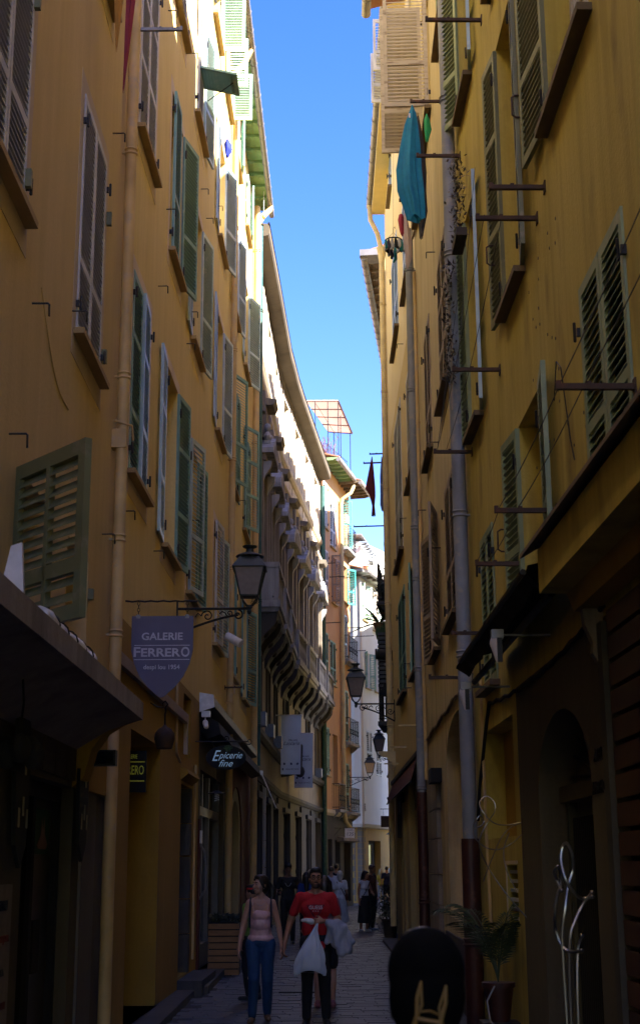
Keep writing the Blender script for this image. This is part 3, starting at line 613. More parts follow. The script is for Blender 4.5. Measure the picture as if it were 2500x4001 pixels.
# roof edge and pipes
eave(fB, 13.95, 35.1, 19.28, .46, .075, 'soffit')
downpipe(fB, 27.3, .2, 18.7, .07, 'pipeO', (4.9, 7.6, 9.9, 12.3, 15.1), out=.10); downpipe(fB, 34.2, .5, 19.1, .085, 'pipeO', (8.2, 12.4, 15.9, 17.8), out=.12); downpipe(fB, 35.0, 4.2, 18.9, .095, 'pipeT', (5.2, 8.4, 13.2, 16.4), out=.14)
mb = MB(); x = fB.lx(34.2); mb.tube([(x, -.12, 18.2), (x, -.14, 18.6), (x, -.30, 18.85), (x + .2, -.44, 19.1), (x + .25, -.46, 19.25)], .08, 10); fB.put(mb, 'pipe_elbow', 'pipeO'); mb = MB(); x = fB.lx(26.9); mb.tube([(x, -.10, 18.6), (x, -.3, 18.85), (x, -.44, 19.18)], .07, 10); fB.put(mb, 'pipe_elbow', 'pipeO')
hook(fB, [(14.5, 5.5), (16.7, 9.1), (17.3, 10.5), (19.6, 14.4), (17.0, 13.4), (20.2, 10.2), (19.9, 9.55), (22.4, 12.9), (16.9, 5.6), (24.1, 14.0), (21.5, 13.0), (20.9, 7.0), (30.6, 9.9)])
bar(fB, 27.2, 5.18, .35, .03, 'rust')
# ================================================= the baroque palace
hP = thing('stone_palace', 'weathered stone palace with marble balconies, busts over the windows and a sunlit cream top storey', 'palace', (-1.5, 47, 0))
f1 = Fr(hP, -1.76, 35.2, -1.42, 46.5, 'L'); f2 = Fr(hP, -1.42, 46.5, -.02, 60.3, 'L')
BAY = [35.7, 39.25, 42.8, 46.6, 50.0, 53.4, 56.8]; BL = 3.3
def fr_of(Y): return f1 if Y < 46.4 else f2
bust = MB()
bust.cap((0, 0, 0), (0, 0, .12), .10, .06, 10); bust.ell((0, 0, .27), (.08, .09, .11), 10); bust.ell((0, 0, .02), (.19, .10, .12), 10); bust.box(-.10, -.08, -.16, .10, .08, -.07)
bustm = bust.mesh('bust', 'marble')
bal = MB(); bal.lathe([(.05, 0), (.05, .05), (.03, .08), (.055, .2), (.075, .3), (.055, .42), (.03, .55), (.03, .62), (.05, .66), (.05, .72)], 8)
balm = bal.mesh('baluster', 'marble')
for bi, Y0 in enumerate(BAY):
    f = fr_of(Y0); c = Y0 + BL / 2; a = c - .62; b = c + .62
    # top storey window and its pilasters
    window(f, c - .6, c + .6, 15.95, 18.25, None, None, sill=None, frame='winw', depth=.26)
    mb = MB()
    for q in (-1.62, -.98, .78, 1.42): f.bx(mb, c + q, c + q + .2, 0, .05, 15.9, 18.5)
    f.bx(mb, c - .78, c + .78, 0, .035, 18.27, 18.42); f.put(mb, 'pilaster', 'cream', smooth=False)
    mb = MB(); f.bx(mb, c - .75, c + .75, 0, .04, 14.95, 15.55); f.bx(mb, c - 1.55, c - .95, 0, .04, 14.95, 15.55); f.bx(mb, c + .95, c + 1.5, 0, .04, 14.95, 15.55); f.put(mb, 'parapet_panel', 'cream', smooth=False)
    # piano nobile window, aedicule with pediment and two busts
    x0, x1 = f.hole(a, b, 9.0, 12.3); mb = MB(); mb.box(x0, .25, 9.0, x1, .3, 12.3); mb.box((x0 + x1) / 2 - .04, .22, 9, (x0 + x1) / 2 + .04, .25, 12.3); wn = f.put(mb, 'window', 'stonedk', smooth=False); MB().box(x0 + .08, .235, 9.1, x1 - .08, .245, 12.2).build('pane', 'glass', wn, smooth=False)
    mb = MB()
    for q in (a - .30, b + .04): f.bx(mb, q, q + .26, 0, .18, 8.6, 12.6)
    f.bx(mb, a - .34, b + .34, 0, .26, 12.6, 12.78); f.put(mb, 'window_surround', 'stone', smooth=False)
    for q in (a - .17, b + .17):
        m_ = MB(); yprof(f, m_, q - .09, q + .09, [(0, 12.59), (.40, 12.59), (.38, 12.42), (.30, 12.28), (.22, 12.18), (.16, 12.0), (0, 11.95)]); f.put(m_, 'scroll_console', 'marble', smooth=False)
    mb = MB(); xs = sorted((f.lx(a - .42), f.lx(b + .42))); xm = (xs[0] + xs[1]) / 2
    if bi % 2: pts = [(xs[0], 12.79)] + [(xm + (xs[1] - xs[0]) / 2 * -cos(pi * i / 10), 12.92 + .55 * sin(pi * i / 10)) for i in range(11)] + [(xs[1], 12.79)]
    else: pts = [(xs[0], 12.79), (xs[0], 12.93), (xm, 13.5), (xs[1], 12.93), (xs[1], 12.79)]
    mb.prism(pts[::-1], -.46, -.0); f.put(mb, 'pediment', 'marble', smooth=False)
    mb = MB(); inn = [(xm + (x - xm) * .8, 12.79 + (z - 12.79) * .74 + .02) for x, z in pts]; mb.prism(inn[::-1], -.475, -.461); f.put(mb, 'tympanum', 'stone', smooth=False)
    # attic aedicule above the pediment
    mb = MB(); f.bx(mb, c - .34, c + .34, 0, .22, 13.45, 14.35); yprof(f, mb, c - .46, c + .46, [(0, 14.36), (.42, 14.36), (.50, 14.52), (0, 14.60)]); f.put(mb, 'bust_niche', 'stone', smooth=False)
    for q in (-.52, .52): link('bust', bustm, hP, f.M @ T_((f.lx(c + q), -.26, 13.35)) @ Matrix.Scale(1.15, 4))
    mb = MB(); f.bx(mb, c + .95, c + 1.18, .0, .14, 8.4, 14.4); f.bx(mb, c - 1.25, c - 1.02, .0, .14, 8.4, 14.4); f.bx(mb, c + .90, c + 1.23, .0, .24, 13.9, 14.5); f.bx(mb, c - 1.30, c - .97, .0, .24, 13.9, 14.5); f.put(mb, 'giant_pilaster', 'stone', smooth=False)
    # balcony
    ya, yb = c - 1.30, c + 1.30; dp = .62
    mb = MB(); f.bx(mb, ya - .06, yb + .06, 0, dp + .06, 8.42, 8.60); f.bx(mb, ya, yb, 0, dp, 8.30, 8.42); bb = f.put(mb, 'balcony', 'marble', smooth=False)
    fm = hP.matrix_world @ f.M; loc = bb.matrix_local.inverted() @ f.M
    def bput(m_, nm, mat='marble'): return m_.build(nm, mat, bb, smooth=False)
    m_ = MB(); f.bx(m_, ya - .03, yb + .03, dp - .14, dp + .03, 9.50, 9.64); f.bx(m_, ya - .03, ya + .12, 0, dp - .14, 9.50, 9.64); f.bx(m_, yb - .12, yb + .03, 0, dp - .14, 9.50, 9.64); f.bx(m_, ya, yb, dp - .13, dp, 8.60, 8.72); bput(m_, 'handrail')
    for q in (ya, yb - .2): m_ = MB(); f.bx(m_, q, q + .2, dp - .16, dp + .01, 8.72, 9.5); bput(m_, 'pier')
    m_ = MB(); f.bx(m_, ya, ya + .06, 0, dp - .16, 8.61, 9.5); bput(m_, 'side_panel')
    nb = 9
    for i in range(nb): link('baluster', balm, bb, loc.inverted() @ f.M @ T_((f.lx(ya + .36 + (yb - ya - .72) * i / (nb - 1)), -(dp - .07), 8.74)) if False else T_((f.lx(ya + .36 + (yb - ya - .72) * i / (nb - 1)), -(dp - .07), 8.75)))
    for q in (ya + .42, yb - .42):
        m_ = MB(); yprof(f, m_, q - .36, q + .36, [(0, 8.29), (.58, 8.29), (.58, 8.18), (.55, 8.05), (.47, 7.92), (.35, 7.80), (.22, 7.68), (.12, 7.52), (.06, 7.35), (0, 7.3)]); f.put(m_, 'console_bracket', 'stonedk', smooth=False)
        m_ = MB(); m_.ell((f.lx(q), -.44, 8.10), (.34, .16, .15), 10); m_.ell((f.lx(q), -.24, 7.80), (.24, .14, .14), 10); f.put(m_, 'carved_head', 'stonedk')
    # first floor window, ground floor panels
    x0, x1 = f.hole(c - .55, c + .55, 5.35, 7.35); mb = MB(); mb.box(x0, .25, 5.35, x1, .3, 7.35); f.put(mb, 'window', 'dark', smooth=False)
    mb = MB(); f.bx(mb, c - .72, c + .72, 0, .06, 7.36, 7.5); f.bx(mb, c - .72, c - .56, 0, .06, 5.3, 7.35); f.bx(mb, c + .56, c + .72, 0, .06, 5.3, 7.35); f.put(mb, 'window_surround', 'stonedk', smooth=False)
    x0, x1 = f.hole(c - .6, c + .6, .4, 3.5); mb = MB(); mb.box(x0, .14, .4, x1, .2, 3.5)
    sp = f.put(mb, 'blue_panel_shutter', paint('paint_dusty_blue_%d' % bi, (.06, .075, .11), (.13, .13, .14), .5), smooth=False)
    for z0_, z1_ in ((.6, 1.5), (1.65, 2.7), (2.85, 3.4)):
        for q0, q1 in ((x0 + .08, (x0 + x1) / 2 - .05), ((x0 + x1) / 2 + .05, x1 - .08)): MB().box(q0, .11, z0_, q1, .139, z1_).build('raised_panel', 'stonedk', sp, smooth=False)
    mb = MB(); f.bx(mb, c - .75, c + .75, 0, .10, 3.52, 3.68); f.bx(mb, c + .72, c + 1.0, 0, .08, .2, 3.9); f.put(mb, 'door_surround', 'stonedk', smooth=False)
for f, ya, yb in ((f1, 35.2, 46.5), (f2, 46.5, 60.3)):
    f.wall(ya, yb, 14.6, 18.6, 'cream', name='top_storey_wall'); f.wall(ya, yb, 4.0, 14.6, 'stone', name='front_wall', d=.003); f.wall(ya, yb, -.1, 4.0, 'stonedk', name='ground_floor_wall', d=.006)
    f.body(ya, yb, 18.6, 'stone', y0=.34)
    for z0_, z1_, dd_, mt in ((15.62, 15.86, .14, 'cream'), (14.62, 14.86, .2, 'cream'), (5.05, 5.28, .16, 'stonedk'), (3.95, 4.15, .12, 'stonedk'), (11.0, 11.02, .0, 'stone')):
        if dd_: mb = MB(); yprof(f, mb, ya, yb, [(0, z1_), (dd_, z1_), (dd_, z0_ + .1), (dd_ * .5, z0_), (0, z0_)]); f.put(mb, 'string_course', mt, smooth=False)
# cornice swept along the bent street front
edge = [(-1.36, 35.3), (-1.155, 39.84), (-.945, 44.9), (-.84, 46.3), (-.74, 47.8), (-.58, 49.6), (.50, 60.35)]
prof = [(.62, 18.42), (.60, 18.55), (.50, 18.62), (.46, 18.72), (.04, 18.80), (.0, 18.86), (0, 19.06), (.05, 19.14), (.9, 19.3)]
mb = MB(); rows = []
for i, (x, y) in enumerate(edge):
    a = edge[max(0, i - 1)]; b = edge[min(len(edge) - 1, i + 1)]; dx, dy = b[0] - a[0], b[1] - a[1]; L = hypot(dx, dy); nx, ny = -dy / L, dx / L
    rows.append([(x + nx * d - hP.location.x, y + ny * d - hP.location.y, z) for d, z in prof])
n = len(prof); vs = [p for r in rows for p in r]
fs = [(i * n + k, i * n + k + 1, (i + 1) * n + k + 1, (i + 1) * n + k) for i in range(len(rows) - 1) for k in range(n - 1)] + [tuple(range(n - 1, -1, -1)), tuple((len(rows) - 1) * n + k for k in range(n))]
mb.add(vs, fs).build('cornice', plaster('cornice_stone', (.11, .085, .058), (.15, .12, .08), (.05, .04, .03), .5, .3), hP, ang=20)  # stone darkened so its colour carries the shade on soffit and fascia
mb = MB(); mb.tube([(x - hP.location.x - .02, y - hP.location.y, 19.16) for x, y in edge], .035, 6); mb.build('roof_edge_flashing', 'iron', hP)
mb = MB(); vs = []
for x, y in edge: vs += [(x - .3 - hP.location.x, y - hP.location.y, 19.22), (x - 5 - hP.location.x, y + .8 - hP.location.y, 20.6)]
mb.add(vs, [(2 * i, 2 * i + 1, 2 * i + 3, 2 * i + 2) for i in range(len(edge) - 1)]).build('roof', 'tile', hP)
downpipe(f2, 60.15, 1, 18.4, .11, 'pipeT', (5.5, 9, 13, 16.5), out=.16)
for i in range(5):
    x_ = MB(); f1.bx(x_, 35.3, 35.72, .0, .10, .3 + i * .72, .3 + i * .72 + .70); f1.put(x_, 'quoin_stone', 'marble', smooth=False)
for i in range(5):
    x_ = MB(); f1.bx(x_, 39.0, 39.3, .0, .09, .3 + i * .72, .3 + i * .72 + .70); f1.put(x_, 'quoin_stone', 'marble', smooth=False)
mb = MB(); xx = f2.lx(56.4); mb.lathe([(.16, 0), (.16, .02)], 20, m=T_((xx, -.01, 3.2)) @ Matrix.Rotation(rad(90), 4, 'X') @ Matrix.Diagonal((1, 2.0, 1, 1))); f2.put(mb, 'oval_window', 'dark')
for i, Yq in enumerate((36.0, 39.3, 43.0, 57.5)):
    f = fr_of(Yq); mb = MB(); f.bx(mb, Yq, Yq + .5, .05, .30, 5.30, 5.66); f.put(mb, 'light_box', flat('dusty_blue_box_%d' % i, (.10, .13, .2), .5), smooth=False)

# ================================================= the terracotta house E
hE = thing('terracotta_house', 'terracotta house beyond the palace with teal shutters, iron balconies and two stepped eaves', 'house', (.6, 63, 0))
fE = Fr(hE, .05, 60.3, 1.43, 66.3, 'L')
window(fE, 60.75, 61.5, 16.7, 18.9, 0, 0, 'grey', pitch=.08, depth=.15); window(fE, 62.1, 63.1, 16.1, 18.3, 0, 0, 'grey', pitch=.08, depth=.15)
window(fE, 60.8, 61.6, 13.5, 15.7, 0, 0, 'grey', pitch=.08); window(fE, 62.3, 63.2, 13.5, 15.7, 95, 165, 'greyw', pitch=.08, pane='plE')
window(fE, 61.9, 63.0, 9.7, 11.7, 0, 0, 'grn', pitch=.08); window(fE, 60.6, 61.5, 9.9, 11.9, 0, 0, 'grn', pitch=.08)
window(fE, 61.0, 61.6, 5.6, 7.7, 0, 0, 'grn', pitch=.08); window(fE, 62.3, 63.3, 5.3, 7.5, None, None)
TEAL = paint('paint_turquoise', (.03, .30, .28), (.2, .4, .38), .3); M['teal'] = TEAL
window(fE, 64.4, 65.5, 16.5, 18.9, 60, None, 'teal', pitch=.08, mid=(.5,), sill=None)
window(fE, 64.5, 65.7, 14.0, 15.8, None, 150, 'teal', pitch=.08); window(fE, 64.4, 65.5, 11.2, 13.4, 0, 0, paint('paint_steel_blue', (.10, .19, .25), (.2, .3, .35), .3).name and 'grnL', pitch=.08, sill=None); window(fE, 64.4, 65.6, 7.4, 9.8, 0, 0, 'grn', pitch=.08, sill=None); window(fE, 64.4, 65.6, 4.2, 6.4, 0, 0, 'grn', pitch=.08, sill=None)
for a, b, z0_, z1_ in ((61.2, 62.0, .3, 2.9), (62.6, 63.6, .3, 2.9), (64.4, 65.8, .2, 3.0)): q = fE.hole(a, b, z0_, z1_); mb = MB(); mb.box(q[0], .3, z0_, q[1], .32, z1_); fE.put(mb, 'shop_opening', 'dark', smooth=False)
fE.wall(60.3, 66.3, 4.0, 19.7, 'plE'); fE.wall(60.3, 66.3, -.1, 4.0, 'stonedk', name='ground_floor_wall', d=.004); fE.body(60.3, 66.3, 19.7, 'plE', depth=4)
mb = MB(); yprof(fE, mb, 60.3, 66.32, [(0, 4.15), (.14, 4.15), (.14, 4.0), (.06, 3.9), (0, 3.9)]); fE.put(mb, 'string_course', 'cream', smooth=False)
mb = MB(); yprof(fE, mb, 63.0, 66.32, [(0, 3.05), (.3, 2.98), (.34, 2.86), (0, 2.8)]); fE.put(mb, 'shop_canopy', 'stone', smooth=False)
def balcony(fr, ya, yb, z, h, dp, slab='marble', label=None):
    mb = MB(); fr.bx(mb, ya, yb, 0, dp, z - .12, z); o = fr.put(mb, 'balcony', slab, smooth=False, label=label)
    mb = MB()
    for zz in (z + .08, z + h): mb.tube([(fr.lx(ya + .03), 0, zz), (fr.lx(ya + .03), -dp + .04, zz), (fr.lx(yb - .03), -dp + .04, zz), (fr.lx(yb - .03), 0, zz)], .016, 5)
    mb.build('rail', 'iron', o)
    mb = MB(); n = int((yb - ya) / .12)
    for i in range(n + 1):
        x = fr.lx(ya + .03 + (yb - ya - .06) * i / n); mb.tube([(x, -dp + .04, z + .02), (x, -dp + .04, z + h)], .009, 4)
        if i < n: mb.tube([Vector((x + .06 * (1 if fr.side == 'L' else -1), -dp + .04, z + h * .45)) + Vector((.045 * cos(a), 0, .12 * sin(a))) for a in [2 * pi * k / 8 for k in range(8)]], .007, 4, closed=True)
    for i in range(4): y = -dp * i / 4; mb.tube([(fr.lx(ya + .03), y, z), (fr.lx(ya + .03), y, z + h)], .009, 4); mb.tube([(fr.lx(yb - .03), y, z), (fr.lx(yb - .03), y, z + h)], .009, 4)
    mb.build('railing_bars', 'iron', o, kind='stuff')
    for q in (ya + .12, yb - .12): mb = MB(); yprof(fr, mb, q - .05, q + .05, [(0, z - .12), (dp * .8, z - .12), (dp * .7, z - .2), (0, z - .42)]); mb.build('bracket', slab, o, smooth=False)
    return o
balcony(fE, 64.1, 66.1, 16.5, 1.15, .42); balcony(fE, 64.1, 66.25, 11.15, 1.1, .42); balcony(fE, 64.1, 66.25, 7.3, 1.1, .42); balcony(fE, 64.1, 66.25, 4.15, 1.1, .42); balcony(fE, 62.1, 63.5, 4.2, 1.1, .35)
eave(fE, 60.4, 64.0, 19.72, .78, .09, 'soffit', step=.6, scal=False, roof='tile'); eave(fE, 64.0, 66.9, 19.6, 1.05, .09, 'soffitD', step=.55, scal=False)
downpipe(fE, 63.9, 4.0, 18.6, .10, 'pipeY', (6, 9, 12, 15), out=.14)
mb = MB(); x = fE.lx(63.9); mb.tube([(x, -.14, 18.4), (x, -.2, 18.8), (x + .1, -.6, 19.1), (x + .2, -.75, 19.5)], .09, 8); fE.put(mb, 'pipe_elbow', 'pipeY'); mb = MB(); mb.tube([(x, -.14, 4.1), (x + .1, -.2, 3.7), (x + .7, -.35, 3.35), (x + .9, -.4, 3.3)], .10, 8); fE.put(mb, 'pipe_elbow', 'pipeY')
for Yq, z, L in ((60.9, 15.0, .5), (61.0, 12.3, .7), (64.2, 15.0, .6), (65.9, 16.9, .6), (65.9, 12.9, .8), (66.1, 11.8, .8), (66.1, 12.5, 1.2), (62.0, 14.6, .7)): bar(fE, Yq, z, L, .03, 'iron')
# rooftop pergola
PINKT, _t, _b = node_mat('canvas_pale_pink'); _b.inputs['Base Color'].default_value = (.72, .58, .50, 1); _b.inputs['Roughness'].default_value = .9
_tr = N(_t, 'ShaderNodeBsdfTranslucent'); _tr.inputs[0].default_value = (.80, .66, .58, 1); _mx = N(_t, 'ShaderNodeMixShader'); _mx.inputs[0].default_value = .6; _t.links.new(_b.outputs[0], _mx.inputs[1]); _t.links.new(_tr.outputs[0], _mx.inputs[2]); _t.links.new(_mx.outputs[0], _t.nodes['Material Output'].inputs[0])
t = thing('roof_pergola', 'pink slatted terrace roof on thin poles above the stepped eaves', 'pergola', (.4, 63.6, 20.3))
mb = MB(); sl = [(-1.05, -.8, 3.1), (.5, -.8, 3.1), (1.2, 1.2, 2.1), (.0, 1.2, 2.2)]
mb.add([*sl, *[(x, y, z + .04) for x, y, z in sl]], [(0, 3, 2, 1), (4, 5, 6, 7), (0, 1, 5, 4), (1, 2, 6, 5), (2, 3, 7, 6), (3, 0, 4, 7)]).build('awning_sheet', PINKT, t, smooth=False)
for k in range(5):
    u = k / 4; a = [sl[0][i] * (1 - u) + sl[3][i] * u for i in range(3)]; b = [sl[1][i] * (1 - u) + sl[2][i] * u for i in range(3)]; MB().tube([Vector(a) - Vector((0, 0, .03)), Vector(b) - Vector((0, 0, .03))], .025, 5).build('purlin', 'rust', t)
MB().tube([Vector(sl[1]), Vector(sl[2])], .045, 6).build('edge_beam', 'rust', t)
for p, zt in (((-.6, -.8), 3.05), ((.0, -.8), 3.05), ((.5, -.75), 3.0), ((.62, .0), 2.6), ((1.1, 1.1), 2.1), ((.3, 1.1), 2.1)): MB().tube([(*p, 0), (*p, zt)], .022, 6).build('post', 'iron', t)
MB().tube([(-.6, -.8, 3.0), (.55, -.2, 1.3)], .012, 5).build('brace', 'rust', t)
t = thing('terrace_railing', 'thin iron railing along the roof terrace under the pergola', 'railing', (.4, 63.6, 19.9))
mb = MB()
for zz in (.5, 1.15): mb.tube([(-.1, -1.5, zz), (.95, 1.6, zz)], .014, 5)
for i in range(22): u = i / 21; mb.tube([(-.1 + 1.05 * u, -1.5 + 3.1 * u, .3), (-.1 + 1.05 * u, -1.5 + 3.1 * u, 1.15)], .008, 4)
mb.build('bars', 'iron', t, kind='stuff')
t = thing('terrace_vine', 'dry tangled vine behind the roof terrace railing', 'plant', (.15, 62.9, 20.1))
mb = MB(); rnd = random.Random(3)
for i in range(60):
    p = Vector((rnd.uniform(-.5, .5), rnd.uniform(-.6, 1.2), 0)); pts = [p]
    for k in range(6): p = p + Vector((rnd.uniform(-.12, .12), rnd.uniform(-.12, .12), rnd.uniform(.1, .35))); pts.append(p)
    mb.tube(pts, .009, 3)
mb.build('stems', paint('dry_vine', (.25, .10, .06), (.3, .2, .1), .5), t, kind='stuff')

# ================================================= the white corner house F
hF = thing('white_corner_house', 'white corner house closing the street with pale green shutters and a stone quoined corner', 'house', (1.97, 70, 0))
fF = Fr(hF, 1.97, 70, 6.86, 85, 'L')
window(fF, 70.75, 71.45, 14.15, 16.05, 150, 150, 'mint', pitch=.09, pane='stone', mid=(.4,), frame='white'); window(fF, 72.45, 73.2, 13.9, 15.95, 20, 150, 'mint', pitch=.09, nmat='greyw')
window(fF, 71.0, 71.75, 10.65, 12.5, 150, 150, 'grn', pitch=.09, pane='curtain', frame='white'); window(fF, 72.7, 73.4, 10.65, 12.5, 160, 150, 'grn', pitch=.09, pane='curtain', frame='white')
window(fF, 71.0, 71.95, 6.75, 8.5, 0, 0, 'white', pitch=.09, sill=None); window(fF, 72.7, 73.6, 6.3, 8.3, 0, 0, 'white', pitch=.09, sill=None)
q = fF.hole(71.1, 73.2, .2, 3.0); mb = MB(); mb.box(q[0], .3, .2, q[1], .34, 3.0); fF.put(mb, 'shop_door', 'stonedk', smooth=False); mb = MB(); mb.box(q[0] + .5, .27, .3, q[1] - .6, .29, 2.8); fF.put(mb, 'pane', 'glass', smooth=False)
fF.wall(70, 85, 3.75, 16.3, 'plF'); fF.wall(70, 85, -.1, 3.75, plaster('plaster_shop_ochre', (.45, .27, .07), (.5, .32, .1), (.2, .12, .06), .5, .3), name='ground_floor_wall', d=.004)
# left face : seen nearly front on
fL = Fr(hF, 1.97, 70, -2.6, 72.7, 'L')
ang_ = atan2(2.7, -4.57); MW = T_((0, 0, 0)) @ Rz(ang_ - pi)          # local +x points back towards the corner
mb = MB(); mb.box(-5.3, .0, 3.75, -.0, .3, 16.3, MW); mb.build('side_wall', 'plF', hF, smooth=False)
mb = MB(); mb.box(-5.3, -.01, -.1, -.0, .3, 3.75, MW); mb.build('side_ground_wall', M['plaster_shop_ochre'] if 'plaster_shop_ochre' in M else bpy.data.materials['plaster_shop_ochre'], hF, smooth=False)
mb = MB(); mb.zprism([(-.15, .55), (4.4, 15), (-4, 14), (-4.4, 3.1)], -.2, 16.25); mb.build('rear_walls', 'plF', hF, smooth=False)
z = .1
for i in range(13):
    hh = .28 if i < 12 else .3; w_ = .62 if i % 2 else .42
    m_ = MB(); m_.box(-w_, -.05, z, .04, .02, z + hh - .015, MW); m_.build('quoin_stone', 'stone', hF, smooth=False)
    m_ = MB(); m_.box(.0, -.05, z, .9 - w_, .02, z + hh - .015); fF.put(m_, 'quoin_stone', 'stone', smooth=False); z += hh
mb = MB(); mb.box(-5, -.28, 3.62, .2, .01, 3.78, MW); yprof(fF, mb, 70, 80, [(0, 3.78), (.26, 3.78), (.2, 3.62), (0, 3.58)]); mb.build('ledge', 'cream', hF, smooth=False) if False else None
m_ = MB(); m_.box(-5, -.28, 3.62, .18, .0, 3.78, MW); m_.build('ledge', 'cream', hF, smooth=False); m_ = MB(); yprof(fF, m_, 69.9, 80, [(0, 3.78), (.26, 3.78), (.2, 3.62), (0, 3.58)]); fF.put(m_, 'ledge', 'cream', smooth=False)
mb = MB(); mb.tube([(0.02, -.06, 3.8), (.02, -.06, 16)], .07, 8); fF.put(mb, 'drainpipe', 'cream')
eave(fF, 69.6, 84, 16.45, .55, .08, 'soffitD', step=.62); 
m_ = MB(); m_.box(-5, -.6, 16.38, .55, .4, 16.5, MW); m_.box(-5, -.66, 16.40, .6, -.6, 16.54, MW); m_.build('eave_board', 'gutter', hF, smooth=False)
for i in range(8): m_ = MB(); m_.box(-.25 - i * .6, -.5, 16.24, -.17 - i * .6, .0, 16.38, MW); m_.build('rafter', 'soffitD', hF, smooth=False)
# street name plaques
for k, (mm, lab, w_) in enumerate(((MW @ T_((-.45, -.03, 4.62)), 'cream marble street name plaque on the left face of the white corner house', .46), (fF.M @ T_((.42, -.03, 4.60)), 'shaded street name plaque just round the corner of the white house', .34))):
    t = thing('street_plaque', lab, 'plaque', (0, 0, 0)); t.matrix_world = T_(hF.location) @ mm
    MB().box(-w_ / 2, -.02, -.20, w_ / 2, .03, .20).build('slab', 'cream', t, smooth=False)
    for j, s_ in enumerate(('RUE DE', 'LA LOGE', 'CARRIERA', 'DE LA LOGIA')): text(s_, .085, 'stonedk', t, T_((0, -.022, .14 - .09 * j)) @ Matrix.Rotation(rad(90), 4, 'X'), ext=.002, sx=.8)
# penthouse on the corner house
t = thing('penthouse', 'white rooftop room with blue slatted eave, small balcony and chimney above the corner house', 'penthouse', (2.1, 72.5, 16.4))
mb = MB(); mb.zprism([(-.9, -.6), (.05, -.6), (1.6, 2.4), (-.9, 4)], 0, 2.2); mb.build('wall', 'plF', t, smooth=False); mb = MB(); mb.box(.15, -.5, 0, 1.0, 2.4, .9); mb.box(.75, -.2, .9, .95, 2, 1.45); mb.build('parapet', 'plF', t, smooth=False)
for i in range(9): m_ = MB(); u = i / 8; m_.box(-.02 + u * .85, -.95 + u * 1.6, 2.05 - u * .75, .42 + u * .75, -.80 + u * 1.6, 2.12 - u * .75); m_.build('eave_slat', paint('paint_slate_blue_%d' % i, (.20, .25, .33), (.3, .3, .3), .3), t, smooth=False)
mb = MB(); mb.add([(-.9, -1.0, 2.45), (.1, -1.0, 2.45), (1.15, 1.5, 1.55), (1.1, 3, 1.6), (-.9, 3, 2.7), (-.9, -1.0, 2.52), (.1, -1.0, 2.52), (1.15, 1.5, 1.62), (1.1, 3, 1.7), (-.9, 3, 2.8)], [(4, 3, 2, 1, 0), (5, 6, 7, 8, 9), (0, 1, 6, 5), (1, 2, 7, 6), (2, 3, 8, 7)]).build('roof', 'gutter', t, smooth=False)
MB().tube([(1.0, .2, .8), (1.0, .2, 1.6), (1.02, .1, 1.72), (1.08, .02, 1.74), (1.1, 0, 1.6)], .07, 8).build('chimney', 'whitep', t)
mb = MB(); 
for zz in (.35, 1.0): mb.tube([(-.05, -1.0, zz), (.72, -1.0, zz)], .014, 5)
for i in range(9): mb.tube([(-.05 + .77 * i / 8, -1.0, .3), (-.05 + .77 * i / 8, -1.0, 1.0)], .009, 4)
mb.build('railing', 'iron', t, kind='stuff')
t = thing('flower_pot', 'small terracotta pot standing behind the penthouse balcony railing', 'pot', (2.42, 71.75, 16.95)); MB().lathe([(.10, 0), (.14, .2), (.16, .2), (.16, .25), (.13, .25)], 14).build('pot', 'tile', t)
MB().box(-.3, -.2, -.52, .3, .2, 0).build('plinth', 'plF', t, smooth=False)
t = thing('window_plant', 'green trailing plant on the sill of the open upper window of the white house', 'plant', tuple(fF.P(71.2, .12, 14.15)))
mb = MB(); rnd = random.Random(5)
for i in range(70):
    p = Vector((rnd.gauss(0, .16), rnd.gauss(0, .1), rnd.uniform(0, .35))); a = rnd.uniform(0, 6.28); d = Vector((cos(a), sin(a), rnd.uniform(-.5, .5))) * .08; e = d.orthogonal().normalized() * .03
    mb.quad(p - d, p + e, p + d, p - e)
M['leaf'] = flat('leaf_green', (.035, .085, .025), .6); mb.build('leaves', 'leaf', t, kind='stuff', smooth=False)
# buildings that close the side street and the far end
t = thing('far_house', 'shaded ochre house front in the gap behind the palm balcony', 'house', (12, 96, 0)); MB().box(-5, 0, 0, 6, 6, 9).build('wall', 'plG2', t, smooth=False)
t = thing('crossing_house', 'house on the right of the crossing that shades the white corner house', 'house', (6.3, 62, 0)); MB().box(0, 0, 0, 7, 12, 17.2).build('wall', 'plG3', t, smooth=False); MB().box(-.3, -.2, 17.2, 7, 12.2, 17.4).build('roof', 'tile', t, smooth=False)
# ================================================= right side, near house G1
h1 = thing('ochre_house', 'stained ochre house at the right edge with green shutters and rusty drying bars', 'house', (1.76, 8, 0))
g1 = Fr(h1, 1.645, 14.85, 2.164, -14, 'R')
g1 = Fr(h1, 1.645 + .018 * 28.85, -14, 1.645, 14.85, 'R')
def WG1(*a, **k): k.setdefault('sill', 'sillG'); return window(g1, *a, **k)
WG1(7.38, 8.62, 3.9, 5.50, 0, 0, 'olivL', split=True, pitch=.062, mid=(.36,), st=.07, sur=None, dzz=.012, pane='dark')
WG1(3.6, 4.8, 3.9, 5.50, 0, 0, 'olivL')
WG1(7.9, 9.35, 7.15, 9.6, None, 175, 'oliv', pitch=.058, pane='grey', mid=(.3, .66)); 
WG1(10.72, 11.68, 6.60, 9.30, 172, 174, 'oliv', split=False, pitch=.058, pane='plG1', mid=(.33, .68), depth=.28)
WG1(13.45, 14.30, 6.25, 8.80, 172, 174, 'grn', pitch=.058, pane='reveal', nmat='grnL', fmat='olivL', mid=(.33,), depth=.28)
WG1(10.20, 11.32, 3.75, 5.40, 173, 175, 'olivL', split=True, pitch=.058, pane='trimB', mid=(.36,), depth=.28, dzz=.011)
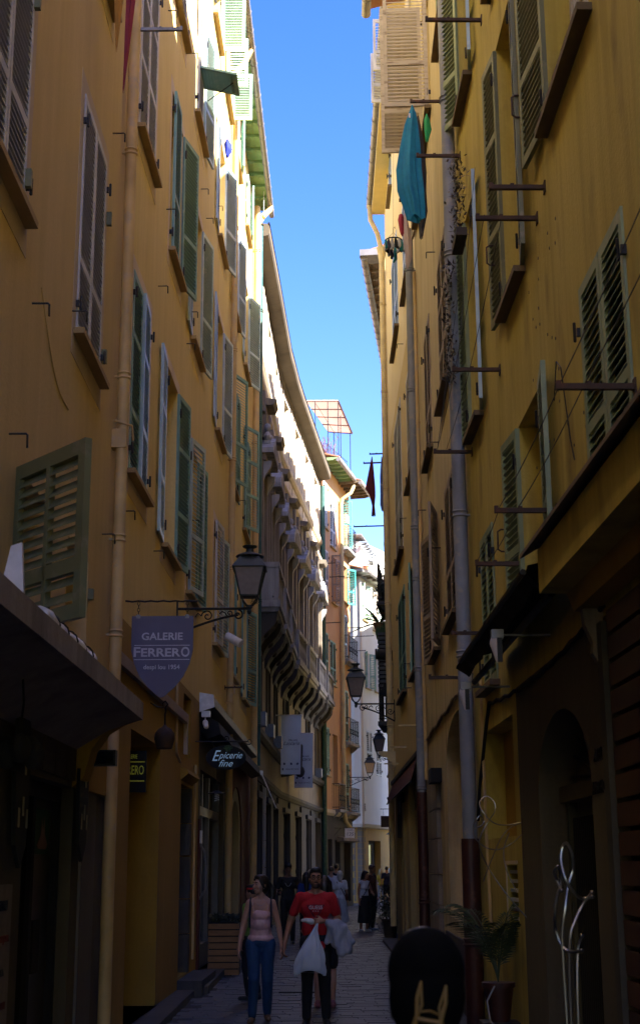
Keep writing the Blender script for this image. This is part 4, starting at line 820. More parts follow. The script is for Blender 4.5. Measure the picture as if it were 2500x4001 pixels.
WG1(13.02, 13.92, 3.45, 5.00, 0, 0, 'olivL', split=True, pitch=.062, mid=(.4,))
WG1(13.40, 14.32, 10.12, 12.6, 172, 160, 'grn', pitch=.062, mid=(.25,), nmat='grnL', fmat='olivL'); WG1(10.8, 11.8, 10.0, 12.5, 0, 0, 'oliv')
# ground floor : shop door with fanlight, pilasters, roller shutter, hood
dr_ = g1.hole(9.07, 11.05, .1, 2.84); vt = g1.hole(12.35, 12.95, 1.25, 1.75); ys = g1.hole(12.3, 14.2, 2.0, 3.05)
g1.wall(-14, 14.85, 3.24, 17.4, 'plG1')
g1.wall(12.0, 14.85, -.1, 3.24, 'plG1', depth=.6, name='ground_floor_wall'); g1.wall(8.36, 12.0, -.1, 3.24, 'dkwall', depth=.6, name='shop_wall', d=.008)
g1.body(-14, 14.85, 17.4, 'plG1', y0=.62)
x0, x1 = dr_; cx = (x0 + x1) / 2; R_ = (x1 - x0) / 2
arch_fill(g1, cx, R_, 2.28, 2.84, .3, 'dkwall', d=.009)
mb = MB(); mb.box(x0, .15, 2.22, x1, .30, 2.34); mb.box(x0, .2, .1, x0 + .08, .3, 2.22); mb.box(x1 - .08, .2, .1, x1, .3, 2.22); mb.box(x0 + .08, .27, .1, x1 - .08, .3, 2.22)
dmat = flat('door_dark_olive', (.09, .08, .04), .6); M['door'] = dmat
dd = g1.put(mb, 'shop_door', 'door', smooth=False)
for i in range(24): xx = x0 + .20 + (x1 - x0 - .4) * i / 23; MB().box(xx - .010, .21, .2, xx + .010, .268, 2.1).build('vertical_bar', 'black', dd, smooth=False)
MB().box(x0 + .01, .29, 2.34, x1 - .01, .3, 2.82).build('pane', flat('glass_olive', (.12, .11, .07), .4), dd, smooth=False)
for k in range(9): a = pi * (k + .5) / 9; MB().tube([(cx + .12 * cos(a), .24, 2.36 + .12 * sin(a)), (cx + R_ * .92 * cos(a), .24, 2.34 + .46 * sin(a))], .010, 5).build('fanlight_bar', 'iron', dd)
mb = MB(); mb.tube([(cx + .12 * cos(pi * k / 8), .24, 2.36 + .12 * sin(pi * k / 8)) for k in range(9)], .012, 5); mb.build('fanlight_ring', 'iron', dd)
for s_, Yq, z in (('ATELIER', 8.72, 2.42), ('ANTHONY', 8.74, 2.22)): text(s_, .115, 'iron', h1, g1.M @ T_((g1.lx(Yq), -.012, z)) @ Matrix.Rotation(rad(90), 4, 'X'), ext=.006, name='wall_lettering')
x0, x1 = vt; mb = MB(); mb.box(x0, .1, 1.25, x1, .12, 1.75); vv = g1.put(mb, 'vent', 'dark', smooth=False)
for i in range(6): MB().box(x0 + .03, .02, 1.28 + i * .08, x1 - .03, .05, 1.31 + i * .08).build('vent_slat', 'white', vv, smooth=False)
MB().box(x0 - .03, -.01, 1.21, x0 + .0, .02, 1.79).build('vent_frame', 'reveal', vv, smooth=False); MB().box(x0, -.01, 1.76, x1 + .03, .02, 1.79).build('vent_frame', 'reveal', vv, smooth=False)
x0, x1 = ys; mb = MB(); mb.box(x0, .2, 2.0, x1, .24, 3.05); g1.put(mb, 'shop_board', 'plBlow', smooth=False)
mb = MB(); xa, xb = sorted((g1.lx(2.0), g1.lx(8.33))); mb.box(xa, .05, .1, xb, .10, 3.3); rs_ = g1.put(mb, 'roller_shutter', 'black', smooth=False)
zz = .15
while zz < 3.2: m_ = MB(); m_.box(xa, -.02, zz, xb, .049, zz + .135); m_.build('shutter_slat', 'shutterbr', rs_, smooth=False); zz += .165
for a_, b_, e_ in ((8.36, 8.50, 3.2),): mb = MB(); g1.bx(mb, a_, b_, .01, .05, 0, e_); g1.put(mb, 'pilaster', flat('pilaster_dark', (.055, .05, .04), .8), smooth=False)
mb = MB(); yprof(g1, mb, 2.0, 8.62, [(0, 3.42), (.37, 3.42), (.37, 3.70), (0, 3.95)]); g1.put(mb, 'hood', 'plG1', smooth=False)
mb = MB(); yprof(g1, mb, 2.0, 8.60, [(.02, 3.3), (.16, 3.3), (.20, 3.415), (.02, 3.415)]); g1.put(mb, 'hood_moulding', 'plBlow', smooth=False)
mb = MB(); yprof(g1, mb, 1.9, 8.9, [(.0, 3.98), (.44, 3.73), (.44, 3.705), (.0, 3.955)]); g1.put(mb, 'hood_flashing', 'soffitD', smooth=False)
mb = MB(); yprof(g1, mb, 8.48, 8.57, [(0, 3.41), (.14, 3.41), (.12, 3.2), (.07, 3.08), (.08, 3.02), (.05, 2.97), (0, 2.95)]); g1.put(mb, 'corbel', 'stone', smooth=False)
t = thing('shop_awning', 'dark torn canvas awning folded over the shop at the right', 'awning', tuple(g1.P(10.6, 0, 3.7)))
def pt(Y, d, z): return t.matrix_world.inverted() @ g1.P(Y, d, z)
def aw(u, v):
    Y = 8.75 + 3.75 * u; d = .40 * v + .02; return pt(Y, d + .015 * sin(Y * 9) * v, 3.72 - .10 * v - .07 * u - .012 * sin(Y * 7) * v)
MB().grid(aw, 40, 6).build('canvas', 'black', t)
def aw2(u, v):
    Y = 8.9 + 4.0 * u; return pt(Y, .42 - .10 * v + .01 * sin(Y * 11), 3.62 - .08 * u - (.09 + .05 * noise.noise(Vector((Y * 4, 0, 0)))) * v)
MB().grid(aw2, 50, 5).build('valance', flat('canvas_dark', (.018, .015, .010), .9), t)
MB().tube([pt(8.9, .42, 3.62), pt(12.5, .42, 3.55)], .022, 6).build('front_bar', 'iron', t)
MB().tube([pt(9.0, .22, 3.50), pt(13.1, .22, 3.44)], .03, 6).build('roller', 'iron', t)
for k, (Yq, z, L) in enumerate(((10.3, 3.38, .40), (12.35, 3.25, .40))):
    t = thing('awning_lamp', 'pale shell shaped floodlight on a thin rod %s' % ('in front of the dark awning' if k == 0 else 'beside the grey drainpipe'), 'lamp', tuple(g1.P(Yq, L, z)), group='floodlights on rods over the right shops')
    w2 = t.matrix_world.inverted()
    MB().tube([w2 @ g1.P(Yq, 0, z + .05), w2 @ g1.P(Yq, L, z + .05)], .010, 6).build('rod', 'zinc', t)
    MB().box(-.045, -.04, .02, .045, .04, .09).build('joint', 'zinc', t, smooth=False)
    m_ = MB(); m_.cap((0, 0, -.01), (.01, -.02, -.14), .06, .022, 12); m_.build('shell', plaster('shell_cream_%d' % k, (.55, .48, .44), (.62, .55, .5), (.3, .25, .2), .4, .2), t, T_((-.012, 0, 0)) @ Rz(0) @ Matrix.Diagonal((.8, .8, 1, 1)))
    m_ = MB(); m_.box(-.01, -.075, -.16, .025, -.045, .02); m_.build('strap', 'iron', t, smooth=False)
mb = MB(); mb.tube([(g1.lx(8.4 + 5.2 * i / 20), -.02, 3.30 - .06 * (i % 2) * .3 - .10 * sin(pi * i / 20)) for i in range(21)] + [(g1.lx(13.9), -.03, 3.0), (g1.lx(14.3), -.05, 2.5), (g1.lx(14.5), -.05, 2.2)], .018, 6); g1.put(mb, 'cable', 'black')
mb = MB(); mb.tube([(g1.lx(14.1), -.03, 3.6), (g1.lx(14.05), -.03, 2.0), (g1.lx(13.9), -.03, 1.0)], .016, 6); g1.put(mb, 'conduit', 'pipeO')
downpipe(g1, 14.72, 1.98, 15, .078, 'pipeG', (3.95, 5.5, 8.6, 10.6), out=.11); downpipe(g1, 14.72, .1, 2.02, .095, 'pipeR', (1.0,), out=.11)
downpipe(g1, 15.05, 2.0, 12, .05, 'pipeG', (8.6,), out=.08)
for Yq, z, L in ((12.48, 10.17, .58), (14.5, 9.74, .51), (9.64, 6.79, .43), (10.0, 6.71, .49), (12.19, 6.25, .45), (7.36, 4.36, .45), (14.34, 6.10, .42), (9.8, 4.27, .46), (11.41, 4.22, .40), (13.96, 4.05, .33)): bar(g1, Yq, z, L, .034)
mb = MB()
for Ya, za in ((11.95, 7.4), (10.25, 7.95), (14.9, 7.1), (11.95, 4.65)):
    x = g1.lx(Ya); mb.tube([(x, -.05, za), (x + .0, -.09, za), (x + .0, -.12, za - .02), (x, -.12, za - .18), (x, -.09, za - .2), (x, -.05, za - .2)], .009, 5)
g1.put(mb, 'shutter_hook', 'rust', kind='stuff')
mb = MB(); pts = [(9.6, 5.05), (9.45, 5.3), (9.3, 5.2), (9.2, 4.9), (9.1, 4.6), (9.0, 4.42)]; mb.tube([(g1.lx(a), -.02, b) for a, b in pts], .005, 4); g1.put(mb, 'loose_wire', 'iron')
rnd = random.Random(2); mb = MB()
for i in range(26): x = g1.lx(rnd.uniform(8.6, 10.6)); z = rnd.uniform(4.5, 6.4); mb.box(x - .008, -.004, z - .01, x + .008, .001, z + .01)
g1.put(mb, 'plaster_chip', 'stonedk', kind='stuff', smooth=False)
# washing lines strung between the bars
def line(a, b, lab, sag=.03):
    a, b = Vector(a), Vector(b); c = (a + b) / 2; o = thing('washing_line', lab, 'line', tuple(c), group='washing lines strung between the rusty bars')
    MB().tube([a * (1 - u) + b * u - c - Vector((0, 0, sag * 4 * u * (1 - u))) for u in [i / 10 for i in range(11)]], .0035, 4).build('line', 'iron', o)
def bp(Y, z, L): return g1.P(Y, L, z + .03)
for d in (.42, .28):
    s_ = 'outer' if d > .3 else 'inner'
    line(bp(7.36, 4.36, d), bp(4.2, 4.6, d), s_ + ' washing line crossing the lowest green shutter at the right edge'); line(bp(9.8, 4.27, d), bp(7.36, 4.36, d), s_ + ' washing line below the long bar with the open green shutters')
    line(bp(10.0, 6.71, d), bp(12.19, 6.25, d), s_ + ' washing line sloping down in front of the blue shutter'); line(bp(12.19, 6.25, d), bp(14.34, 6.1, min(d, .38)), s_ + ' washing line reaching the grey drainpipe')
    line(bp(9.8, 4.27, d), bp(11.41, 4.22, min(d, .38)), s_ + ' washing line short, above the dark awning')
line(g1.P(14.34, .38, 6.12), g1.P(14.4, .1, 7.9), 'loose washing line hanging down beside the grey drainpipe', .0); line(bp(12.19, 6.25, .4), g1.P(12.3, .15, 8.4), 'loose washing line hanging over the blue shutter', .0)

# ================================================= G2 and G3
h2 = thing('beige_house', 'weathered beige house on the right between the two grey drainpipes with an arched doorway', 'house', (1.7, 19, 0))
g2 = Fr(h2, 1.645, 14.85, 1.754, 23.2, 'R')
def W2(*a, **k): k.setdefault('sill', 'sillG'); return window(g2, *a, **k)
W2(16.72, 18.15, 7.85, 9.95, 0, 0, 'greyw', split=True, pitch=.062, mid=(.33, .66), dzz=.011, pane='dark'); W2(20.0, 21.3, 7.93, 10.08, 0, 0, 'greyw', pitch=.062, mid=(.33,), pane='dark')
W2(16.40, 17.95, 4.75, 6.62, 0, 0, 'greyw', split=True, pitch=.058, mid=(.36,), dzz=.011, pane='dark'); W2(19.6, 20.95, 4.78, 6.78, 168, 172, 'greyw', pitch=.062, pane='trimB')
W2(18.5, 19.85, 12.75, 15.4, 88, 92, 'creamw', pitch=.06, mid=(.28,), split=True, dzz=.018, pane='reveal'); W2(15.6, 16.9, 12.6, 15.0, 0, 0, 'olivL', pitch=.06); W2(21.0, 22.3, 12.7, 15.2, 0, 176, 'greyw', pitch=.06)
ar = g2.hole(15.4, 18.95, 1.1, 3.60)
g2.wall(14.85, 23.2, 3.75, 17.3, 'plG2'); g2.wall(14.85, 23.2, -.1, 3.75, 'plG2', depth=.6, name='ground_floor_wall', d=.004); g2.body(14.85, 23.2, 17.3, 'plG2', y0=.62)
x0, x1 = ar; cx = (x0 + x1) / 2; arch_fill(g2, cx, (x1 - x0) / 2, 3.12, 3.60, .6, 'plG2', d=.005)
mb = MB(); mb.box(x0, .5, 1.1, x1, .6, 3.1); g2.put(mb, 'door_panel', 'plG2', smooth=False); mb = MB(); mb.box(x0, .55, 3.1, x1, .6, 3.62); g2.put(mb, 'dark_backing', 'dark', smooth=False)  # black sheet under the arch stands for the unlit soffit, no opening
mb = MB(); g2.bx(mb, 15.3, 19.6, .004, .03, -.05, .9); g2.put(mb, 'plinth', 'stonedk', smooth=False)
z = .3
for i in range(6): hh = .42 + .08 * (i % 2); m_ = MB(); g2.bx(m_, 20.3 - .06 * (i % 2), 22.3, .004, .07, z, z + hh - .015); g2.put(m_, 'quoin_stone', 'stone', smooth=False); z += hh
mb = MB(); g2.bx(mb, 19.9, 20.5, .0, .16, 2.90, 3.10); g2.put(mb, 'recess_top_box', 'black', smooth=False)  # black box stands for the dark top of a recess
mb = MB(); mb.tube([(g2.lx(14.95 + 8 * i / 26), -.025, 3.76 - .02 * (i % 2) + .02 * sin(i)) for i in range(27)], .022, 6); g2.put(mb, 'cable', 'soffitD')
downpipe(g2, 23.1, 2.9, 13.0, .075, 'pipeG', (3.0, 4.95, 6.5, 7.4, 9.9, 12.2), out=.11); downpipe(g2, 23.1, .1, 2.92, .085, 'pipeR', (1.2,), out=.11); downpipe(g2, 22.75, 3.1, 12, .03, 'pipeO', (5.3, 9.2), out=.05)
for Yq, z, L in ((16.53, 11.67, .43), (14.95, 3.73, .48), (20.6, 12.3, .4)): bar(g2, Yq, z, L, .034)
eave(g2, 14.9, 23.2, 17.55, .82, .09, 'soffitD', step=.6)
hook(g2, [(18.8, 7.6), (21.9, 7.4), (19.0, 6.1), (18.5, 10.4)])
h3 = thing('pale_yellow_house', 'pale yellow house on the right before the bend, with a long roof gutter', 'house', (1.75, 28, 0))
g3 = Fr(h3, 1.754, 23.2, 1.754, 33.6, 'R')
def W3(*a, **k): k.setdefault('sill', 'sillG'); return window(g3, *a, **k)
for c_ in (24.55,):
    W3(c_, c_ + 1.7, 5.2, 7.3, 0, 6, 'grn', pitch=.06, pane='dark'); W3(c_, c_ + 1.75, 8.9, 11.2, 0, 0, 'white', pitch=.06); W3(c_ + .3, c_ + 1.8, 12.95, 15.0, 0, 0, 'ltbl', pitch=.06); W3(c_ + .4, c_ + 1.6, 17.4, 19.9 - 1.3, 92, 88, 'white', pitch=.06)
W3(28.2, 30.6, 5.25, 7.45, 0, 0, 'grn', pitch=.06); W3(28.3, 30.9, 8.25, 11.6, 0, 0, 'white', pitch=.06); W3(28.4, 30.6, 13.3, 15.6, 0, 0, 'ltbl', pitch=.06); W3(27.0, 28.0, 17.45, 18.6, 0, 0, 'ltbl', pitch=.06); W3(30.0, 31.0, 17.5, 18.6, 0, 0, 'ltbl', pitch=.06)
ng = g3.hole(25.2, 26.3, .2, 2.75); dk = g3.hole(27.6, 28.4, .2, 3.2); sh3 = g3.hole(29.2, 31.4, .2, 2.9)
g3.wall(23.2, 33.6, 12.0, 18.6, 'plG3up', name='front_wall'); g3.wall(23.2, 33.6, 3.4, 12.0, 'plG3', name='front_wall'); g3.wall(23.2, 33.6, -.1, 3.4, plaster('plaster_shop_mustard', (.30, .23, .10), (.35, .28, .13), (.1, .08, .04), .4, .3), depth=.6, name='ground_floor_wall', d=.004); g3.body(23.2, 33.6, 18.6, 'plG3', y0=.62, depth=6)
for h_ in g3.holes[-3:]: mb = MB(); mb.box(h_[0], .45, h_[2], h_[1], .5, h_[3]); g3.put(mb, 'dark_backing', 'dark', smooth=False)
for a_, b_, c_, e_ in ((26.5, 27.4, .12, 3.3), (23.5, 24.9, .07, 3.3), (28.6, 29.1, .10, 3.0)): mb = MB(); g3.bx(mb, a_, b_, 0, c_, 0, e_); g3.put(mb, 'pilaster', bpy.data.materials['plaster_shop_mustard'], smooth=False)
mb = MB(); g3.bx(mb, 23.3, 33.5, 0, .34, 18.50, 18.66); yprof(g3, mb, 23.3, 33.5, [(0, 18.52), (.30, 18.52), (.2, 18.1), (0, 17.9)]) if False else None; g3.put(mb, 'soffit', 'plG3', smooth=False)
eave(g3, 23.3, 33.6, 18.78, .40, .085, 'soffitD', step=.65, rafters=False)
downpipe(g3, 33.4, .4, 17.2, .075, 'pipeY', (5.0, 8.0, 10.9, 13.5, 15.9), out=.10); mb = MB(); x = g3.lx(33.4); mb.tube([(x, -.10, 17.1), (x, -.10, 17.5)], [.07, .13], 10); mb.tube([(x, -.12, 17.5), (x, -.2, 17.9), (x, -.38, 18.3), (x, -.40, 18.72)], .065, 10); g3.put(mb, 'pipe_elbow', 'pipeY')
for Yq, z, L in ((25.8, 16.2, .35),): bar(g3, Yq, z, L, .03, 'rust')
hook(g3, [(27.0, 12.3), (23.8, 12.0), (27.2, 8.6), (27.0, 5.6), (26.8, 5.1)])
mb = MB(); mb.tube([(g3.lx(23.4 + 9.6 * i / 24), -.02, 3.85 - .012 * i + .02 * sin(i)) for i in range(25)], .02, 5); g3.put(mb, 'cable', 'pipeY')
# ================================================= H : house after the bend
h4 = thing('bend_house', 'house after the bend on the right, only its tiled eave and balconies show', 'house', (2.3, 44, 0))
g4 = Fr(h4, 1.86, 38.6, 3.5, 53.6, 'R')
g4.wall(38.6, 53.6, -.1, 19.7, 'plG3', name='front_wall'); g4.body(38.6, 53.6, 19.7, 'plG3', depth=6)
mb = MB(); mb.box(1.0, -2, -.2, 7, 5.3, 19.4); mb.build('side_wing', 'plG3', h4, T_((-2.3 + 1.2, -44 + 33.4, 0)), smooth=False)
eave(g4, 38.9, 53.4, 19.82, .52, .11, 'soffitD', step=.6)
mb = MB(); mb.box(-.35, -.62, 19.9, .3, 2.2, 20.1); g4_ = mb.build('roof_end_box', 'gutter', h4, g4.M @ T_((g4.lx(39.0), .0, -.12)), smooth=False)
b4 = balcony(g4, 41.2, 43.6, 9.55, 1.25, .45, slab='stonedk'); balcony(g4, 46, 48, 12.5, 1.1, .5, slab='stonedk'); balcony(g4, 41.0, 43.4, 5.9, 1.1, .45, slab='stonedk')
mb = MB(); g4.bx(mb, 41.3, 41.36, .05, .42, 6.9, 8.6); lv = g4.put(mb, 'louvre_screen', 'black', smooth=False)
for i in range(13): m_ = MB(); g4.bx(m_, 41.22, 41.30, .04, .44, 6.95 + i * .13, 7.03 + i * .13); g4.put(m_, 'louvre_blade', flat('louvre_grey_%d' % i, (.06, .07, .075), .6), smooth=False)
bar(g4, 40.5, 14.0, .55, .04, 'iron'); bar(g4, 39.2, 11.4, .95, .035, 'iron')
downpipe(g4, 40.2, 3, 19, .05, 'iron', (), out=.06)
# far right roof further along
t = thing('far_right_roof', 'small far roof edge seen past the bend on the right', 'house', (4.3, 57, 0)); m_ = MB(); m_.box(-.9, 0, 0, 4, 4, 19.9); m_.build('wall', 'plG3', t, smooth=False); MB().tube([(-1.3, 0, 20.1), (-.7, 4, 20.1)], .12, 8).build('gutter', 'gutter', t); MB().box(-1.3, -.2, 20.15, 4, 4.2, 20.3).build('roof', 'tile', t, smooth=False)
# ================================================= street lamps
def lamp(base, toward, name, lab, h=.87, w=.46, arm=1.1, arm_drop=.30, side_plate=True, glass='lampg'):
    """lantern standing on the free end of a scrolled bracket; base = top of the arm's free end, toward = unit vector to the wall"""
    t = thing(name, lab, 'street lamp', tuple(base), group='old lanterns on scrolled iron brackets'); u = Vector(toward).normalized(); a45 = pi / 4 + atan2(u.y, u.x)
    k = h / .87; mb = MB(); W = w / 2 * 1.35
    MB().lathe([(W * 1.06, .55 * k), (W * 1.10, .555 * k), (W * 1.04, .575 * k), (W * .62, .72 * k), (W * .60, .735 * k), (W * .66, .74 * k), (W * .50, .77 * k), (.075 * k, .80 * k), (.055 * k, .84 * k), (.095 * k, .865 * k), (.10 * k, .885 * k), (.05 * k, .89 * k), (.02 * k, .9 * k)][:5], 4, rot=a45).build('lantern_roof', 'lampm', t, smooth=False)
    MB().lathe([(W * .66, .735 * k), (W * .60, .755 * k), (.10 * k, .785 * k), (.06 * k, .80 * k), (.052 * k, .85 * k), (.10 * k, .872 * k), (.105 * k, .89 * k), (.03 * k, .90 * k)], 16).build('chimney', 'lampm', t)
    MB().lathe([(W * .56, .165 * k), (W * .94, .548 * k)], 4, rot=a45).build('glass', glass, t, smooth=False)
    for i in range(4):
        a = a45 + i * pi / 2; MB().tube([(W * .57 * cos(a), W * .57 * sin(a), .15 * k), (W * .97 * cos(a), W * .97 * sin(a), .555 * k)], .012 * k, 5).build('frame_edge', 'lampm', t)
    MB().lathe([(W * .60, .145 * k), (W * .62, .165 * k)], 4, rot=a45).build('base_frame', 'lampm', t, smooth=False)
    for i in range(4):
        a = a45 + i * pi / 2; MB().tube([(W * .5 * cos(a), W * .5 * sin(a), .15 * k), (W * .42 * cos(a), W * .42 * sin(a), .09 * k), (W * .2 * cos(a), W * .2 * sin(a), .03 * k), (0, 0, .01 * k)], .012 * k, 5).build('cradle_arm', 'lampm', t)
    MB().lathe([(.02 * k, -.10 * k), (.035 * k, -.06 * k), (.025 * k, -.03 * k), (.045 * k, 0), (.03 * k, .03 * k)], 10).build('finial', 'lampm', t)
    z0 = -.02 * k; br = MB().tube([(0, 0, z0), tuple(u * arm + Vector((0, 0, z0)))], .018 * k, 6).build('bracket', 'iron', t)
    Z = Vector((0, 0, 1)); P0 = u * .16 + Z * (z0 - .09 * k)
    MB().tube([P0 + u * (arm - .16) * s_ - Z * (arm_drop * (s_ ** 1.35)) for s_ in [i / 8 for i in range(9)]], .017 * k, 6).build('strut', 'iron', br)
    MB().tube(spiral(P0 + Z * .0 - u * .0, .075 * k, 1.3, pi / 2, (u, Z), 1), .012 * k, 5).build('scroll', 'iron', br)
    n = max(2, int(arm / .28))
    for i in range(n):
        s_ = (i + .9) / (n + .3); dd_ = arm_drop * s_ ** 1.35 + .09 * k; c = u * arm * s_ + Z * (z0 - dd_ * .48); r = min(.085, dd_ * .40)
        MB().tube(spiral(c, r, 1.4, 0, (u, Z), 1 if i % 2 else -1), .010 * k, 5).build('scroll', 'iron', br)
        MB().tube([c + u * r, c + u * (r + .05) + Z * r * .5, c + u * (r + .09) - Z * r * .2], .010 * k, 5).build('scroll', 'iron', br)
    if side_plate: MB().box(-.03, -.02, -.42, .03, .02, .08).build('wall_plate', 'iron', t, T_(u * arm) @ Rz(atan2(u.y, u.x) + pi / 2), smooth=False)
    return t
wallB = lambda Y: -2.145 + .0185 * (Y - 13.9)
lamp((-1.01, 19.35, 5.33), (-1, .0, 0), 'street_lamp', 'large lantern on a bracket over the shield sign in front of the yellow house', arm=-wallB(19.35) - 1.01, arm_drop=.27)
lamp((.83, 33.0, 5.52), (1, 0, 0), 'street_lamp', 'lantern reaching in from the pale yellow house on the right', arm=1.754 - .83, h=.92, w=.45, arm_drop=.32)
lamp((1.86, 45, 5.2), (1, .05, 0), 'street_lamp', 'smaller lantern behind the right hand wall in front of the white house', arm=.75, h=.80, w=.38)
lamp((2.25, 65.2, 5.78), (-1, .05, 0), 'street_lamp', 'farthest lantern with pale glass on a bracket from the terracotta house', arm=.95, h=.98, w=.5, glass='reveal')

# ================================================= hanging signs
t = thing('gallery_sign', 'slate blue shield sign reading GALERIE FERRERO hanging on a twisted iron rod', 'sign', (-1.715, 14.83, 4.40))
prof_ = [(-.335, 0), (.335, 0), (.335, -.20), (.333, -.38), (.30, -.52), (.235, -.66), (.14, -.78), (.03, -.875), (0, -.885), (-.03, -.875), (-.14, -.78), (-.235, -.66), (-.30, -.52), (-.333, -.38), (-.335, -.2)]
M['slate'] = paint('sign_slate', (.125, .115, .20), (.16, .15, .24), .4, .55, scale=2); MB().prism(prof_[::-1], -.011, .011).build('board', 'slate', t, smooth=False)
M['lett'] = flat('letters_pale', (.55, .55, .66), .6)
def sgn(s_, size, z, ext=.002, **k): return text(s_, size, 'lett', t, T_((k.pop('x', 0), -.0135, z)) @ Matrix.Rotation(rad(90), 4, 'X'), ext=ext, **k)
sgn('GALERIE', .112, -.228, off=.0022, width=.444); sgn('F', .148, -.40, x=-.268, width=.072, off=.003); sgn('ERRER', .126, -.404, x=-.012, width=.425, off=.003); sgn('O', .148, -.40, x=.253, width=.092, off=.003); sgn('despi lou 1954', .068, -.56, off=.0012, width=.39)
for z in (-.322, -.476): MB().box(-.30, -.0145, z - .004, .30, -.0112, z + .004).build('rule', 'lett', t, smooth=False)
for x in (-.265, .265):
    c = MB().box(x - .022, -.02, -.025, x + .022, .02, .015).build('clip', 'zinc', t, smooth=False)
    for i in range(4): MB().tube([Vector((x, 0, .035 + .035 * i)) + (Vector((cos(a), 0, sin(a) * 1.35)) if i % 2 else Vector((0, cos(a), sin(a) * 1.35))) * .015 for a in [2 * pi * k / 8 for k in range(8)]], .0035, 4, closed=True).build('chain_link', 'iron', t)
MB().tube([(-.44 + .82 * i / 24, .004 * cos(i * 1.6), .165 + .004 * sin(i * 1.6)) for i in range(25)], .010, 6).build('rod', 'iron', t)
MB().box(-.452, -.02, .09, -.437, .02, .25).build('wall_plate', 'iron', t, smooth=False)

t = thing('iron_bell_lamp', 'dark round lamp shade hanging from a curled hook below the shield sign', 'lamp', (-1.90, 16.9, 3.14))
MB().lathe([(.085, 0), (.098, .01), (.10, .03), (.11, .06), (.125, .12), (.115, .19), (.08, .24), (.03, .265), (.015, .29)], 18).build('shade', 'rust', t)
MB().tube([(0, 0, .28), (0, 0, .42), (.01, 0, .46), (0, 0, .5)], .012, 6).build('stem', 'iron', t); MB().tube([(0, 0, .50), (.03, 0, .54), (0, 0, .58), (-.03, 0, .55), (-.02, 0, .50), (-.10, 0, .51), (-.18, 0, .56)], .010, 6).build('hook', 'iron', t)
t = thing('grocery_sign', 'black oval sign with Epicerie fine in white script and green olives', 'sign', (-1.50, 22.0, 3.42))
MB().prism([(.31 * cos(a) * (1 if abs(cos(a)) < .7 else 1.02), .19 * sin(a) ) for a in [2 * pi * k / 28 for k in range(28)]][::-1], -.012, .012).build('board', 'black', t, smooth=False)
M['scr'] = flat('script_letters', (.40, .62, .85), .5, emit=.02)
text('E', .24, 'scr', t, T_((-.18, -.016, .02)) @ Matrix.Rotation(rad(90), 4, 'X'), shear=.45, sx=.8); text('picerie', .15, 'scr', t, T_((.07, -.016, .03)) @ Matrix.Rotation(rad(90), 4, 'X'), shear=.45, width=.38); text('fine', .15, 'scr', t, T_((.0, -.016, -.095)) @ Matrix.Rotation(rad(90), 4, 'X'), shear=.45, width=.22)
for i in range(6): a = rad(25 + 26 * i); m_ = MB(); m_.ell((.0, 0, .045), (.011, .004, .042), 8); m_.build('olive_leaf', 'leaf', t, T_((.03, -.018, .115)) @ Matrix.Rotation(pi / 2 - a, 4, 'Y'))
for x in (.01, .055): MB().ell((x, -.018, .11), (.018, .008, .022), 8).build('olive', 'leaf', t)
MB().tube([(-.50, 0, .25), (.34, 0, .25)], .009, 5).build('rod', 'iron', t); MB().tube(spiral((.36, 0, .25), .06, 1.2, pi, (Vector((1, 0, 0)), Vector((0, 0, 1)))), .007, 5).build('scroll', 'iron', t); MB().tube(spiral((.0, 0, .30), .05, 1.2, -pi / 2, (Vector((1, 0, 0)), Vector((0, 0, 1)))), .007, 5).build('scroll', 'iron', t)
for x in (-.2, .2): MB().tube([(x, 0, .25), (x * .95, 0, .14)], .004, 4).build('wire', 'iron', t)
t = thing('pendant_lamp', 'black plate pendant lamp with a bare spiral bulb under the grocery awning', 'lamp', (-1.66, 22.3, 2.86))
MB().lathe([(.02, .07), (.05, .055), (.14, .02), (.14, .012), (.02, .05)], 18).build('shade', 'black', t); MB().tube([Vector((.032 * cos(i * .9), .032 * sin(i * .9), .03 - .005 * i)) for i in range(26)], .009, 6).build('bulb', 'whitep', t); MB().tube([(0, 0, .06), (0, 0, .62)], .005, 4).build('cord', 'iron', t)
# grocery awning
t = thing('grocery_awning', 'closed dark awning cassette running above the grocery shop on the left', 'awning', tuple(fB.P(27, 0, 4.0)))
wi = t.matrix_world.inverted()
def sweep(Ya, Yb, pr): a = [wi @ fB.P(Ya, d, z) for d, z in pr]; b = [wi @ fB.P(Yb, d, z) for d, z in pr]; n = len(pr); return MB().add(a + b, [tuple(range(n)), tuple(range(2 * n - 1, n - 1, -1))] + [(i, i + n, (i + 1) % n + n, (i + 1) % n) for i in range(n)])
sweep(22.6, 33.5, [(0, 4.50), (.22, 4.46), (.24, 4.30), (0, 4.22)]).build('cassette', paint('awning_greygreen', (.13, .14, .11), (.3, .3, .28), .6), t, smooth=False); sweep(22.57, 22.6, [(0, 4.52), (.23, 4.48), (.25, 4.28), (0, 4.20)]).build('end_cap', 'whitep', t, smooth=False)
sweep(22.75, 33.4, [(.02, 4.2), (.30, 4.05), (.34, 3.86), (.12, 3.78), (.02, 3.9)]).build('rolled_canvas', 'black', t, smooth=False)
MB().tube([wi @ fB.P(33.4, .36, 3.9), wi @ fB.P(33.6, .7, 3.1)], .015, 5).build('arm', 'whitep', t); MB().box(-.05, -.05, -.05, .05, .05, .05).build('elbow', 'whitep', t, T_(wi @ fB.P(33.4, .34, 3.92)), smooth=False)
